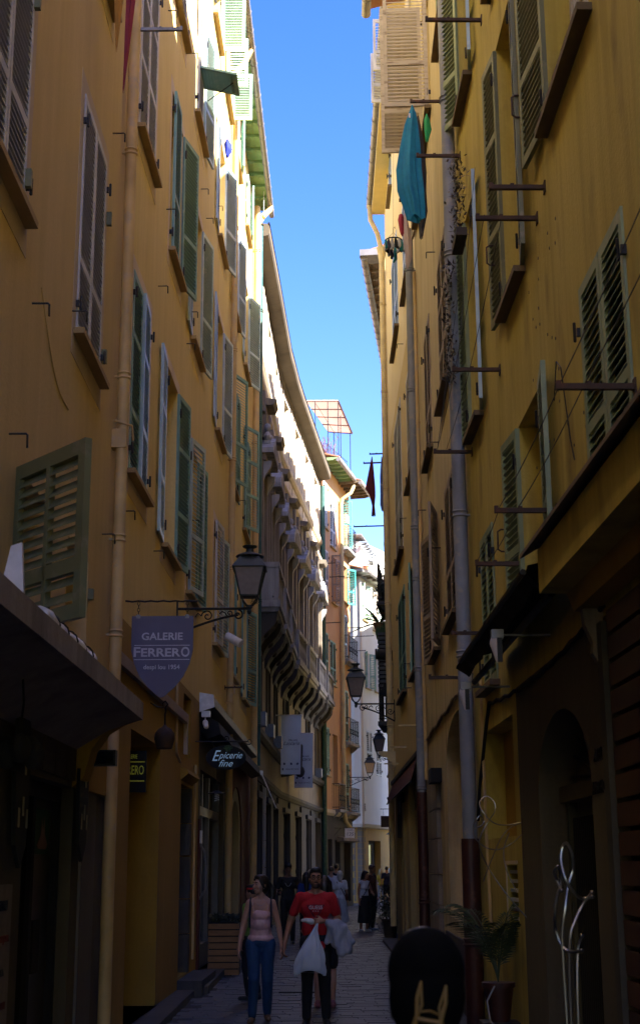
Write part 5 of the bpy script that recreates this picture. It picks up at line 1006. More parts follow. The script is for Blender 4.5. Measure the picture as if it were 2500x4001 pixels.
t = thing('wall_camera', 'white camera box and bracket fixed below the awning end cap', 'camera', tuple(fB.P(22.4, .12, 4.1))); MB().box(-.06, -.05, .0, .08, .06, .09).build('box', 'whitep', t, smooth=False); MB().cap((.0, 0, -.09), (.02, -.05, -.16), .045, .04).build('housing', 'whitep', t); MB().tube([(0, 0, 0), (0, 0, -.1)], .012, 5).build('stem', 'whitep', t)
t = thing('air_hose', 'white corrugated air hose sticking out of a window of the yellow house', 'hose', tuple(fB.P(25.7, .1, 5.86)))
MB().tube([(.06 + .28 * i / 30, -.12 * i / 30, .10 - .17 * i / 30) for i in range(31)], [.078 + .006 * (i % 2) for i in range(31)], 12).build('hose', 'whitep', t)
t = thing('lit_door_sign', 'small dark sign with yellow outlined letters inside the mustard doorway', 'sign', tuple(fB.P(16.4, -.12, 2.84)))
m_ = Rz(rad(0)); MB().box(-.20, -.01, -.24, .17, .01, .24).build('board', 'black', t, smooth=False)
M['neon'] = flat('letters_yellow_green', (.42, .45, .05), .5, emit=.012)
text('FERRERO', .15, 'neon', t, T_((-.015, -.013, .01)) @ Matrix.Rotation(rad(90), 4, 'X'), sx=.52); text('GALERIE', .07, M['neon'], t, T_((-.015, -.013, .17)) @ Matrix.Rotation(rad(90), 4, 'X'), sx=.6)
for z in (.11, -.11): MB().box(-.18, -.014, z - .006, .15, -.0105, z + .006).build('rule', 'neon', t, smooth=False)
# banners
M['ban'] = paint('banner_pale_blue', (.74, .80, .93), (.78, .83, .94), .3, .7, scale=2); M['print'] = flat('print_dark_blue', (.05, .07, .16), .7)
for k, (X0, X1, Y, zt, zb, lab) in enumerate(((-1.30, -.64, 45.0, 6.50, 4.62, 'nearer pale blue museum banner PALAIS Lascaris hanging across the palace front'), (-.98, -.30, 49.5, 6.33, 4.44, 'farther pale blue museum banner half hidden behind the first one'))):
    t = thing('banner', lab, 'banner', ((X0 + X1) / 2, Y, zt), group='museum banners'); w = X1 - X0; H_ = zt - zb
    def bf(u, v, w=w, H_=H_, k=k): return ((u - .5) * w * (1 - .05 * v) - .02 * v * (k == 0), .05 * sin(v * 5 + u * 4) * v * (1.3 - k) + .05 * max(0, 1 - abs(v - .62) * 6) * (u - .5), -v * H_)
    MB().grid(bf, 12, 24).build('cloth', 'ban', t); MB().tube([(-w / 2 - .35, 0, .01), (w / 2 + .03, 0, .01)], .018, 6).build('pole', 'whitep', t)
    f_ = lambda s_, size, x, z, sh=0: text(s_, size, 'print', t, T_((x, -.045 - .02 * (z < -1.2), z)) @ Matrix.Rotation(rad(90), 4, 'X'), shear=sh, sx=.95)
    f_('PALAIS', .10, .06, -.80); f_('Lascaris', .17, .0, -.90, .4); f_('VILLE DE NICE', .068, .03, -1.72)
    for i, x in enumerate((-.22, 0, .2)): m_ = MB(); m_.box(-.03, -.003, -.035, .03, 0, .035); m_.build('emblem', 'print', t, T_((x, -.075, -1.55)) @ Matrix.Rotation(rad(45 * (i == 2)), 4, 'Y'), smooth=False)
    m_ = MB(); m_.ell((-.27, -.07, -1.72), (.025, .004, .04), 8); m_.build('emblem', 'print', t)
# carved mask between the banners
t = thing('wall_carving', 'dark carved figure bracket sticking out between the two banners', 'carving', (-1.02, 47.2, 4.8)); m_ = MB(); m_.cap((-.4, 0, 0), (.3, 0, .1), .16, .12); m_.cap((.25, 0, .1), (.33, 0, .9), .12, .07); m_.ell((.3, 0, .05), (.16, .14, .2), 10); m_.build('figure', 'stonedk', t)
# number sign, barber pole, right shop awning, far shop bits
t = thing('number_sign', 'small white square sign with 135 hanging at the end of the terracotta house', 'sign', (1.23, 62.5, 3.17))
MB().box(-.21, -.01, -.21, .21, .01, .21).build('board', 'whitep', t, smooth=False); text('135', .22, 'print', t, T_((.0, -.013, -.05)) @ Matrix.Rotation(rad(90), 4, 'X'), shear=.2); text('ATELIER', .065, 'print', t, T_((0, -.013, .13)) @ Matrix.Rotation(rad(90), 4, 'X')); MB().tube([(-.68, 0, .22), (.2, 0, .22)], .01, 5).build('bracket', 'iron', t); MB().tube([(-.68, 0, -.1), (-.4, 0, .22)], .01, 5).build('brace', 'iron', t)
t = thing('barber_pole', 'lit barber pole with red, white and blue diagonal stripes', 'barber pole', (1.95, 38.9, 3.42))
bm, bt, bb_ = node_mat('barber_stripes'); tc = N(bt, 'ShaderNodeTexCoord'); sx = N(bt, 'ShaderNodeSeparateXYZ'); bt.links.new(tc.outputs['Object'], sx.inputs[0])
an = math_n(bt, 'ARCTAN2', sx.outputs[1], sx.outputs[0]); fr_ = math_n(bt, 'FRACT', math_n(bt, 'ADD', math_n(bt, 'MULTIPLY', sx.outputs[2], 1.75), math_n(bt, 'MULTIPLY', an, -1 / (2 * pi))))
rp = N(bt, 'ShaderNodeValToRGB'); rp.color_ramp.interpolation = 'CONSTANT'; e = rp.color_ramp.elements; e[0].position = 0; e[0].color = (.75, .78, .8, 1); e[1].position = .25; e[1].color = (.55, .02, .02, 1)
e = rp.color_ramp.elements.new(.5); e.color = (.75, .78, .8, 1); e = rp.color_ramp.elements.new(.75); e.color = (.01, .03, .45, 1)
bt.links.new(fr_, rp.inputs[0]); bt.links.new(rp.outputs[0], bb_.inputs['Base Color']); bt.links.new(rp.outputs[0], bb_.inputs['Emission Color']); bb_.inputs['Emission Strength'].default_value = .12; bb_.inputs['Roughness'].default_value = .2
MB().lathe([(.11, .16), (.11, .70)], 20).build('striped_tube', bm, t); MB().lathe([(.06, 0), (.12, .02), (.13, .10), (.15, .12), (.15, .17), (.11, .18)], 18).build('base', 'iron', t); MB().lathe([(.11, .69), (.14, .71), (.14, .76), (.12, .78), (.11, .86), (.06, .92), (.01, .94)], 18).build('cap', 'iron', t); MB().box(.05, -.03, .3, .5, .03, .36).build('bracket', 'iron', t, smooth=False)
t = thing('red_awning', 'folded dark red awning over the shop before the barber pole', 'awning', tuple(g3.P(30, 0, 3.9))); wi = t.matrix_world.inverted()
def sw3(Ya, Yb, pr, fr=g3): a = [wi @ fr.P(Ya, d, z) for d, z in pr]; b = [wi @ fr.P(Yb, d, z) for d, z in pr]; n = len(pr); return MB().add(a + b, [tuple(range(n)), tuple(range(2 * n - 1, n - 1, -1))] + [(i, i + n, (i + 1) % n + n, (i + 1) % n) for i in range(n)])
MB().grid(lambda u, v: wi @ g3.P(24.2 + 9.0 * u, .08 + .14 * v + .01 * sin(u * 60), 3.62 - .46 * v + .015 * sin(u * 45)), 60, 6).build('canvas', paint('canvas_wine', (.09, .02, .015), (.14, .05, .03), .5, .9), t)
sw3(24.1, 33.3, [(0, 3.68), (.12, 3.68), (.12, 3.60), (0, 3.60)]).build('rail', 'iron', t, smooth=False); MB().tube([wi @ g3.P(24.2, .22, 3.16), wi @ g3.P(33.2, .22, 3.16)], .018, 5).build('front_bar', 'iron', t)
t = thing('shop_poster', 'dark shop sign panel with faded blue and red print beside the barber pole', 'sign', tuple(g3.P(30.4, .05, 2.8))); MB().box(-.03, -.9, -.45, .03, .9, .45).build('panel', 'navy', t, smooth=False); MB().box(-.036, -.5, .05, -.03, .4, .3).build('print', 'print', t, smooth=False)
t = thing('support_brackets', 'cream scrolled board on thin bars above the red awning', 'bracket', tuple(g3.P(33.0, 0, 4.35)))
m_ = MB(); m_.prism([(-.40, .03), (0, .03), (0, -.34), (-.05, -.34), (-.08, -.22), (-.16, -.20), (-.20, -.12), (-.30, -.10), (-.40, -.03)], -.02, .02); m_.build('scroll_board', 'pipeY', t, smooth=False)
for dy, z in ((-7.5, -.10), (-4.2, -.22), (-1.4, -.36)): MB().box(-.34, dy - .02, z - .015, 0, dy + .02, z + .015).build('bar', 'pipeY', t, smooth=False)
t = thing('speaker_box', 'black cylindrical floodlight on a steel arm below the plant balcony', 'light', (1.66, 33.85, 6.80))
MB().tube([(-.28, 0, .02), (.12, 0, -.02)], .13, 14).build('drum', 'black', t); MB().box(-.32, -.09, -.10, -.28, .09, .14).build('door', 'iron', t, smooth=False); MB().tube([(-.25, 0, -.1), (-.25, 0, -.2), (.08, 0, -.2), (.08, 0, -.1)], .012, 5).build('yoke', 'iron', t); MB().box(-.1, -.03, -.26, .22, .03, -.21).build('arm', 'zinc', t, smooth=False)
t = thing('loudspeaker', 'black speaker cluster fixed to the wall above the lamp bracket', 'loudspeaker', (1.62, 33.75, 5.85)); MB().box(-.16, -.08, -.10, .08, .1, .18).build('box', 'black', t, T_((0, 0, 0)) @ Matrix.Rotation(.4, 4, 'Y'), smooth=False); MB().box(-.05, -.08, -.55, .12, .1, -.12).build('lower_box', 'black', t, smooth=False)
t = thing('hanging_shop_sign', 'dark rectangular shop sign hanging over the end of the street', 'sign', (2.47, 52, 3.34)); MB().box(-.30, -.03, -.2, .34, .03, .2).build('board', 'shutterbr', t, smooth=False); MB().tube([(-.32, 0, .45), (.36, 0, .46)], .012, 5).build('rod', 'iron', t); [MB().tube([(x, 0, .2), (x, 0, .45)], .006, 4).build('wire', 'iron', t) for x in (-.2, .2)]
t = thing('blue_parasol', 'small blue canopy beyond the hanging shop sign', 'canopy', (3.2, 60, 3.25)); MB().lathe([(.5, -.2), (.48, -.18), (.02, .05)], 8).build('cloth', flat('cloth_cyan', (.02, .16, .30), .8), t, smooth=False)

# balcony plants
def spiky(t, n, L, seed, mat='leaf', z=0):
    rnd = random.Random(seed)
    for i in range(n):
        a = rnd.uniform(0, 2 * pi); e = rnd.uniform(-.2, 1.1); d = Vector((cos(a) * cos(e), sin(a) * cos(e), sin(e))); s_ = d.orthogonal().normalized(); l = L * rnd.uniform(.7, 1.2); mb = MB()
        pts = [Vector((0, 0, z)) + d * l * k / 5 - Vector((0, 0, .25 * l * (k / 5) ** 2)) for k in range(6)]; w = [.02, .045, .05, .04, .025, .003]
        vs = [q for k in range(6) for q in (pts[k] - s_ * w[k], pts[k] + s_ * w[k])]; mb.add(vs, [(2 * k, 2 * k + 1, 2 * k + 3, 2 * k + 2) for k in range(5)]); mb.build('blade', mat, t)
t = thing('agave', 'big spiky agave leaning out of the iron balcony against the sky', 'plant', (1.80, 42.0, 9.0)); MB().lathe([(.12, -.25), (.18, -.02), (.2, 0)], 12).build('pot', 'tile', t); spiky(t, 16, .85, 4, 'leaf')
t = thing('balcony_bush', 'dense dark bush filling the iron balcony', 'plant', (1.98, 42.6, 9.8)); mb = MB(); rnd = random.Random(9)
for i in range(900):
    p = Vector((rnd.gauss(0, .10), rnd.gauss(0, .5), rnd.gauss(.2, .34))); d = Vector((rnd.gauss(0, 1), rnd.gauss(0, 1), rnd.gauss(0, 1))).normalized() * .06; e = d.orthogonal().normalized() * .025; mb.quad(p - d, p + e, p + d, p - e)
mb.build('leaves', flat('leaf_dark', (.018, .030, .016), .6), t, kind='stuff', smooth=False); MB().lathe([(.1, -.4), (.16, -.2), (.16, -.15)], 10).build('pot', 'tile', t)
t = thing('hanging_plant', 'long drooping green leaves hanging below the agave balcony', 'plant', (1.83, 41.6, 8.9)); 
for i in range(5):
    x = -.10 + .05 * i; L = .5 + .22 * ((i * 7) % 3); m_ = MB(); m_.add([(x, 0, 0), (x - .07, .02, -L * .5), (x - .02, .0, -L), (x + .05, .02, -L * .5)], [(0, 1, 2, 3)]); m_.build('leaf', 'leaf', t, smooth=False)
t = thing('balcony_planter_plants', 'thin sunlit potted plants on top of the dark louvre screen', 'plant', (2.0, 41.6, 8.62)); mb = MB(); rnd = random.Random(12)
for i in range(60): p = Vector((rnd.uniform(-.15, .15), rnd.uniform(-.3, .8), 0)); mb.tube([p, p + Vector((rnd.gauss(0, .05), 0, .18)), p + Vector((rnd.gauss(0, .12), 0, .35))], .006, 3)
mb.build('stems', 'leaf', t, kind='stuff')
# dried plant on a sill of the ochre house
t = thing('dried_plant', 'withered potted plant climbing beside the weathered shutter on the right wall', 'plant', tuple(g1.P(14.55, .18, 6.95))); mb = MB(); rnd = random.Random(21)
for i in range(260):
    h = rnd.uniform(0, 1.5); p = Vector((rnd.gauss(0, .035), rnd.gauss(0, .05), h)); d = Vector((rnd.gauss(0, 1), rnd.gauss(0, 1), rnd.gauss(-.4, .8))).normalized() * .033; e = d.orthogonal().normalized() * .014; mb.quad(p - d, p + e, p + d, p - e)
mb.build('leaves', paint('leaf_dry', (.055, .040, .028), (.09, .06, .04), .6), t, kind='stuff', smooth=False); MB().tube([(0, 0, -.3), (.02, 0, .5), (-.02, .02, 1.4)], .012, 5).build('stem', 'greyw', t)
t2 = thing('dried_plant', 'withered plant on the ledge above the blue shutter', 'plant', tuple(g1.P(13.75, .14, 8.40))); mb = MB()
for i in range(240):
    h = rnd.uniform(-.1, .9); p = Vector((rnd.gauss(0, .05), rnd.gauss(0, .10), h)); d = Vector((rnd.gauss(0, 1), rnd.gauss(0, 1), rnd.gauss(0, 1))).normalized() * .033; e = d.orthogonal().normalized() * .014; mb.quad(p - d, p + e, p + d, p - e)
mb.build('leaves', bpy.data.materials['leaf_dry'], t2, kind='stuff', smooth=False); MB().box(-.06, -.25, -.14, .06, .25, -.05).build('plant_box', 'wooddk', t2, smooth=False)

# ================================================= laundry
def cloth(name, lab, cat, loc, prof, mat, folds=5, amp=.18, seed=0, rz=0, nu=40):
    """hanging cloth as a closed folded sleeve: prof = rows of (z, centre x, half width, half depth)"""
    t = thing(name, lab, cat, loc, rz); n = len(prof) - 1
    def f(u, v):
        k = min(n - 1, int(v * n)); q = v * n - k; a_, b_ = prof[k], prof[k + 1]; z, cx, w, d = [a_[i] * (1 - q) + b_[i] * q for i in range(4)]; a = 2 * pi * u
        r = 1 + amp * sin(folds * a + seed + 1.1 * v) + amp * .5 * sin(folds * 2.3 * a + 3 * v + seed)
        return (cx + w * cos(a) * r, d * sin(a) * r, z + .03 * sin(3 * a + seed) * v)
    MB().grid(f, nu, n * 5).build('cloth', mat, t); return t
M['tealc'] = flat('teal_cotton', (.004, .20, .36), .8)
t = cloth('hanging_sheet', 'large teal sheet hanging pinched from a rusty bar on the right', 'sheet', (1.26, 16.5, 11.60), [(.0, 0, .005, .005), (-.12, .0, .04, .03), (-.30, -.02, .075, .05), (-.60, -.04, .11, .06), (-.95, -.065, .14, .08), (-1.25, -.045, .15, .09), (-1.5, .0, .12, .08), (-1.66, .02, .10, .07), (-1.70, .03, .01, .01)], 'tealc', 4, .17, 1.0)
MB().box(-.055, -.06, -.22, -.03, -.052, -.16).build('care_label', 'whitep', t, smooth=False)
cloth('hanging_cloth', 'small green cloth hanging behind the teal sheet', 'cloth', (1.53, 17.4, 12.0), [(0, 0, .005, .005), (-.1, 0, .035, .03), (-.25, .01, .045, .03), (-.42, -.01, .02, .01)], flat('cloth_green', (.01, .28, .10), .8), 3)
cloth('hanging_cloth', 'grey and black garment hanging behind the teal sheet', 'garment', (1.44, 17.8, 12.2), [(0, 0, .01, .01), (-.4, 0, .06, .05), (-.9, .02, .07, .05), (-1.2, .03, .05, .04), (-1.5, .03, .06, .05), (-1.9, .0, .02, .02)], paint('cloth_charcoal', (.03, .03, .035), (.18, .16, .15), .8, .9, scale=3), 4)
t = thing('sock_dryer', 'round hanging dryer ring with socks and underwear clipped all around', 'clothes dryer', (1.30, 22.0, 12.25))
MB().tube([(.145 * cos(a), .145 * sin(a), 0) for a in [2 * pi * k / 20 for k in range(20)]], .012, 6, closed=True).build('ring', 'navy', t)
for k in range(4): a = pi / 2 * k; MB().tube([(.14 * cos(a), .14 * sin(a), 0), (0, 0, .16)], .003, 4).build('wire', 'iron', t)
MB().tube([(0, 0, .16), (0, 0, .24), (.03, 0, .27), (.035, 0, .23)], .005, 5).build('hook', 'iron', t); cm = [flat('sock_%s' % n_, c_, .9) for n_, c_ in (('grey', (.35, .35, .37)), ('black', (.012, .012, .015)), ('white', (.6, .6, .6)), ('teal', (.01, .18, .22)), ('navy', (.02, .02, .06)))]
rnd = random.Random(8)
for k in range(14):
    a = 2 * pi * k / 14; L = rnd.uniform(.16, .34); x, y = .14 * cos(a), .14 * sin(a); m_ = MB(); m_.tube([(x, y, 0), (x * 1.05, y, -L * .3), (x * .95 + .01, y, -L * .8), (x * .95 + rnd.uniform(-.05, .05), y, -L)], [.008, .03, .032, .016], 7); m_.build('sock', cm[k % 5], t)
MB().tube([(0, 0, .25), (.05, .3, 1.9), (.1, .4, 3)], .003, 4).build('line', 'iron', t)
cloth('hanging_cloth', 'crumpled crimson cloth beside the round sock dryer', 'cloth', (1.44, 22.0, 12.75), [(0, 0, .03, .03), (-.1, 0, .05, .04), (-.25, .01, .045, .04), (-.36, .02, .04, .03), (-.39, .02, .01, .01)], flat('cloth_crimson', (.33, .03, .07), .85), 3)
cloth('hanging_cloth', 'long pale pink cloth hanging in a narrow point by the drainpipe', 'cloth', (1.53, 22.0, 12.85), [(0, -.02, .008, .01), (-.2, -.01, .03, .03), (-.55, .01, .06, .04), (-.9, .03, .05, .04), (-1.1, .0, .012, .01)], paint('cloth_palepink', (.50, .40, .40), (.45, .10, .12), .7, .9, scale=3), 4)
cloth('hanging_cloth', 'dark red scarf hanging in silhouette against the sky on the right', 'scarf', (1.50, 38.0, 13.15), [(0, 0, .01, .01), (-.5, -.03, .07, .03), (-.95, -.06, .12, .04), (-1.15, .0, .07, .04), (-1.45, .02, .03, .02), (-1.75, .02, .05, .02)], flat('cloth_wine', (.09, .008, .02), .9), 4)
cloth('hanging_cloth', 'blue and white striped scarf hanging beside the dark red one', 'scarf', (1.78, 38.0, 13.15), [(0, 0, .01, .01), (-.6, 0, .05, .03), (-1.1, .01, .06, .03), (-1.45, .0, .06, .03), (-1.6, .01, .04, .02)], paint('cloth_bluegrey', (.09, .12, .26), (.35, .38, .45), .7, .9, scale=5), 5)
bar(g4, 38.7, 13.18, .60, .04, 'iron')
cloth('hanging_cloth', 'bright blue cloth caught in the shutters of the yellow house', 'cloth', tuple(fB.P(24.6, .16, 15.55)), [(.16, 0, .01, .01), (.05, 0, .06, .05), (-.08, .02, .07, .06), (-.24, .0, .03, .03)], flat('cloth_cobalt', (.005, .02, .32), .8), 3)
t = thing('light_bulb', 'bare bulb on a wire under the green eaves', 'bulb', (-1.45, 33.7, 18.55)); MB().ell((0, 0, 0), (.05, .05, .065), 12).build('bulb', flat('amber_glass', (.45, .28, .10), .2), t); MB().tube([(0, 0, .06), (0, 0, .75)], .008, 4).build('wire', 'whitep', t)

# ================================================= street level objects
t = thing('wooden_planter', 'slatted wooden planter box by the arched shop on the left', 'planter', (-1.64, 24.2, 0))
for i in range(8): z = .02 + i * .104; MB().box(-.26, -.22, z, .26, -.20, z + .085).build('plank', paint('plank_pine_%d' % i, (.30, .15, .06), (.16, .08, .04), .5, .7, stretch=(1, 1, 5)), t, smooth=False); MB().box(.24, -.20, z, .26, .3, z + .085).build('plank', 'wooddk', t, smooth=False)
MB().box(-.25, -.19, .0, .235, .3, .86).build('liner', 'black', t, smooth=False); mb = MB(); rnd = random.Random(33)
for i in range(200): p = Vector((rnd.uniform(-.25, .25), rnd.uniform(-.2, .25), .86 + rnd.uniform(0, .12))); d = Vector((rnd.gauss(0, 1), rnd.gauss(0, 1), .5)).normalized() * .05; e = d.orthogonal().normalized() * .02; mb.quad(p - d, p + e, p + d, p - e)
mb.build('foliage', bpy.data.materials['leaf_dark'], t, kind='stuff', smooth=False)
# potted palm
t = thing('potted_palm', 'potted palm with drooping feathery fronds by the right hand wall', 'palm', (1.52, 12.6, .05))
MB().lathe([(.09, .40), (.13, .68), (.145, .68), (.145, .72), (.12, .72)], 18).build('pot', 'pipeR', t); MB().box(-.16, -.16, .05, .16, .16, .40).build('stand', 'wooddk', t, smooth=False)
rnd = random.Random(17); M['palm'] = flat('palm_leaf', (.035, .060, .022), .55)
for i in range(11):
    a = 2 * pi * i / 11 + rnd.uniform(-.2, .2); reach = rnd.uniform(.30, .55); up = rnd.uniform(.55, 1.05); mb = MB()
    if cos(a) > .3: reach *= .35
    pts = [Vector((cos(a) * reach * s_ ** 1.3, sin(a) * reach * s_ ** 1.3, .72 + up * (s_ - .38 * s_ ** 3))) for s_ in [k / 14 for k in range(15)]]; mb.tube(pts, [.008 - .0004 * k for k in range(15)], 4)
    for k in range(4, 15):
        d = (pts[k] - pts[k - 1]).normalized(); sd_ = d.cross(Vector((0, 0, 1))).normalized(); L = .20 * sin(pi * (k - 2) / 14) + .05
        for s_ in (-1, 1):
            for q in (0, .5):
                b0 = pts[k - 1] * q + pts[k] * (1 - q); tip = b0 + (sd_ * s_ * .8 + d * .6 - Vector((0, 0, .35))) * L; m2 = (b0 + tip) / 2 + Vector((0, 0, .012)); e = d * .008; mb.quad(b0 - e, m2 - e, tip, m2 + e)
    mb.build('frond', 'palm', t)
MB().tube([(-.05, -.15, .70), (-.12, -.16, .58), (-.10, -.17, .42), (.02, -.17, .3)], .008, 5).build('wire_tie', 'zinc', t)
# bent wire sculptures
M['steel'] = flat('bright_steel', (.30, .28, .26), .30, .9)
t = thing('wire_figure', 'looped silver wire figure on an upright wall rod in front of the cream vent', 'sculpture', tuple(g1.P(11.93, 0, 2.02))); wi = t.matrix_world.inverted()
def ap(x, y): d = Vector(((x - 1250) / 5389, 0, (2000.5 - y) / 5389)); return Vector((0, 0, 0))
def loop(pts, r, nm, closed=False): MB().tube(pts, r, 6, closed=closed).build(nm, 'steel', t)
def cr(P, n=8):      # smooth curve through points
    P = [Vector((a, .02 * sin(i * 1.7), b)) for i, (a, b) in enumerate(P)]; out = []
    for i in range(len(P) - 1):
        p0, p1, p2, p3 = P[max(0, i - 1)], P[i], P[i + 1], P[min(len(P) - 1, i + 2)]
        for k in range(n): s_ = k / n; out.append(.5 * ((2 * p1) + (p2 - p0) * s_ + (2 * p0 - 5 * p1 + 4 * p2 - p3) * s_ ** 2 + (3 * p1 - p0 - 3 * p2 + p3) * s_ ** 3))
    return out + [P[-1]]
MB().box(-.012, -.012, -.22, .012, .012, .12).build('wall_rod', 'rust', t, smooth=False)
loop(cr([(-.02, .08), (-.14, .06), (-.25, .08), (-.34, .17), (-.36, .25), (-.30, .30), (-.24, .25), (-.24, .17), (-.30, .08), (-.36, -.02), (-.38, -.10), (-.35, -.20), (-.28, -.33), (-.15, -.52), (.02, -.72)]), .005, 'wire')
loop(cr([(-.02, .08), (-.12, .03), (-.20, -.06), (-.27, -.20), (-.33, -.34), (-.35, -.40)]), .005, 'wire'); loop(cr([(-.02, -.02), (-.10, -.09), (-.22, -.14), (-.33, -.12), (-.41, -.04), (-.42, .05), (-.40, .10), (-.36, .14), (-.33, .10), (-.35, .06), (-.41, .03)]), .005, 'wire'); loop(cr([(-.12, .0), (-.17, -.14), (-.16, -.30), (-.08, -.48)]), .005, 'wire')
t = thing('steel_door_figure', 'tall bent steel tube figure standing before the dark barred door on the right', 'sculpture', tuple(g1.P(9.4, .11, 0)))
_lp = loop
def loop(pts, r, nm, closed=False): _lp([Vector((p[0] * .62, p[1], 1.21 + (p[2] - 1.10) * .65 if p[2] > 1.1 else p[2] * 1.1)) for p in pts], r, nm)
loop(cr([(.22, 1.62), (.12, 1.60), (.03, 1.66), (-.06, 1.80), (-.09, 1.98), (-.06, 2.12), (-.02, 2.14), (.03, 2.02), (.03, 1.88), (-.03, 1.72), (-.08, 1.5), (-.12, 1.2), (-.10, .6), (-.09, 0)]), .011, 'tube')
loop(cr([(.22, 1.66), (.12, 1.54), (.02, 1.38), (-.04, 1.22), (-.06, .8), (-.03, .3), (-.02, 0)]), .011, 'tube'); loop(cr([(-.10, 1.68), (-.14, 1.78), (-.17, 1.86), (-.13, 1.92), (-.10, 1.84), (-.10, 1.74), (-.16, 1.62), (-.19, 1.45), (-.18, 1.30), (-.13, 1.16), (-.06, 1.10), (.08, 1.10)]), .011, 'tube'); loop(cr([(.09, 1.24), (.05, 1.12), (.01, .8), (.0, 0)]), .011, 'tube')
for x, z in ((.22, 1.62), (.22, 1.66), (.08, 1.10), (.09, 1.24), (-.10, 1.68)): MB().ell((x * .62, 0, 1.21 + (z - 1.1) * .65), (.016, .016, .016), 8).build('ball_end', 'steel', t)
# ================================================= people
skin = {}
def skinmat(k, c):
    if k not in skin:
        m, t, b = node_mat('skin_' + k); f, r = noise_fac(t, 18, detail=4); t.links.new(mix(t, c, (c[0] * 1.08, c[1] * .9, c[2] * .85), f), b.inputs['Base Color']); b.inputs['Roughness'].default_value = .5
        try: b.inputs['Subsurface Weight'].default_value = .08; b.inputs['Subsurface Radius'].default_value = (.02, .008, .004)
        except Exception: pass
        skin[k] = m
    return skin[k]
def fabric(name, c, sc_=14):
    m, t, b = node_mat(name); f, r = noise_fac(t, sc_, mapscale=(1, 1, .5), detail=4, lo=.35, hi=.65); f2, r2 = noise_fac(t, 3.5, mapscale=(1.6, 1.6, .8), detail=3)
    t.links.new(mix(t, tuple(x * .8 for x in c), c, f), b.inputs['Base Color']); b.inputs['Roughness'].default_value = .85; bump(t, b, math_n(t, 'ADD', math_n(t, 'MULTIPLY', r2, 1.5), math_n(t, 'MULTIPLY', r, .3)), .6, .03); return m
def meld(mb, name, mat, parent, vox, m=None, smooth=4, label=None, folds=0, seed=0):
    """turn overlapping closed forms into one continuous skin"""
    me = mb.mesh(name, mat); o = bpy.data.objects.new('tmp', me)
    r = o.modifiers.new('r', 'REMESH'); r.mode = 'VOXEL'; r.voxel_size = vox; r.use_smooth_shade = True
    s = o.modifiers.new('s', 'SMOOTH'); s.iterations = smooth; s.factor = .5
    me2 = bake(o)
    me2.name = name
    if folds:
        nn = [v.normal.copy() for v in me2.vertices]; out = []
        for v, n in zip(me2.vertices, nn):
            p = v.co; k = noise.noise(Vector((p.x * 9 + seed, p.y * 9, p.z * 4.5))) + .6 * noise.noise(Vector((p.x * 16, p.y * 16 + seed, p.z * 11)))
            out += list(p + n * k * folds)
        me2.vertices.foreach_set('co', out); me2.update()
    me2.materials.clear(); me2.materials.append(mat); me2.shade_smooth()
    return link(name, me2, parent, m, label)
def hand(mb, w, d, up, curl=.5, s=1., side=1):
    """palm and five fingers; w wrist, d direction of the hand, up = back-of-hand normal, thumb towards side"""
    w = Vector(w); d = Vector(d).normalized(); n = Vector(up); n = (n - d * n.dot(d)).normalized(); a = d.cross(n) * side
    mb.cap(w, w + d * .03 * s, .026 * s, .030 * s, 8)
    for k in (-1, 0, 1): mb.cap(w + d * .02 * s + a * .016 * k * s, w + d * .085 * s + a * .022 * k * s, .017 * s, .014 * s, 8)
    for k, L in ((1.5, .068), (.5, .078), (-.5, .073), (-1.5, .056)):
        b = w + d * .085 * s + a * .019 * k * s; c_ = curl; d1 = (d * cos(c_ * .6) - n * sin(c_ * .6)); d2 = (d * cos(c_ * 1.5) - n * sin(c_ * 1.5)); d3 = (d * cos(c_ * 2.3) - n * sin(c_ * 2.3))
        p1 = b + d1 * L * .45 * s; p2 = p1 + d2 * L * .33 * s; p3 = p2 + d3 * L * .24 * s; mb.cap(b, p1, .0095 * s, .009 * s, 7); mb.cap(p1, p2, .009 * s, .008 * s, 7); mb.cap(p2, p3, .008 * s, .0065 * s, 7)
    b = w + d * .025 * s + a * .028 * s; p1 = b + (a * .7 + d * .7 - n * .2).normalized() * .042 * s; p2 = p1 + (d * .9 + a * .15 - n * .35).normalized() * .034 * s; mb.cap(b, p1, .014 * s, .011 * s, 8); mb.cap(p1, p2, .011 * s, .008 * s, 8)
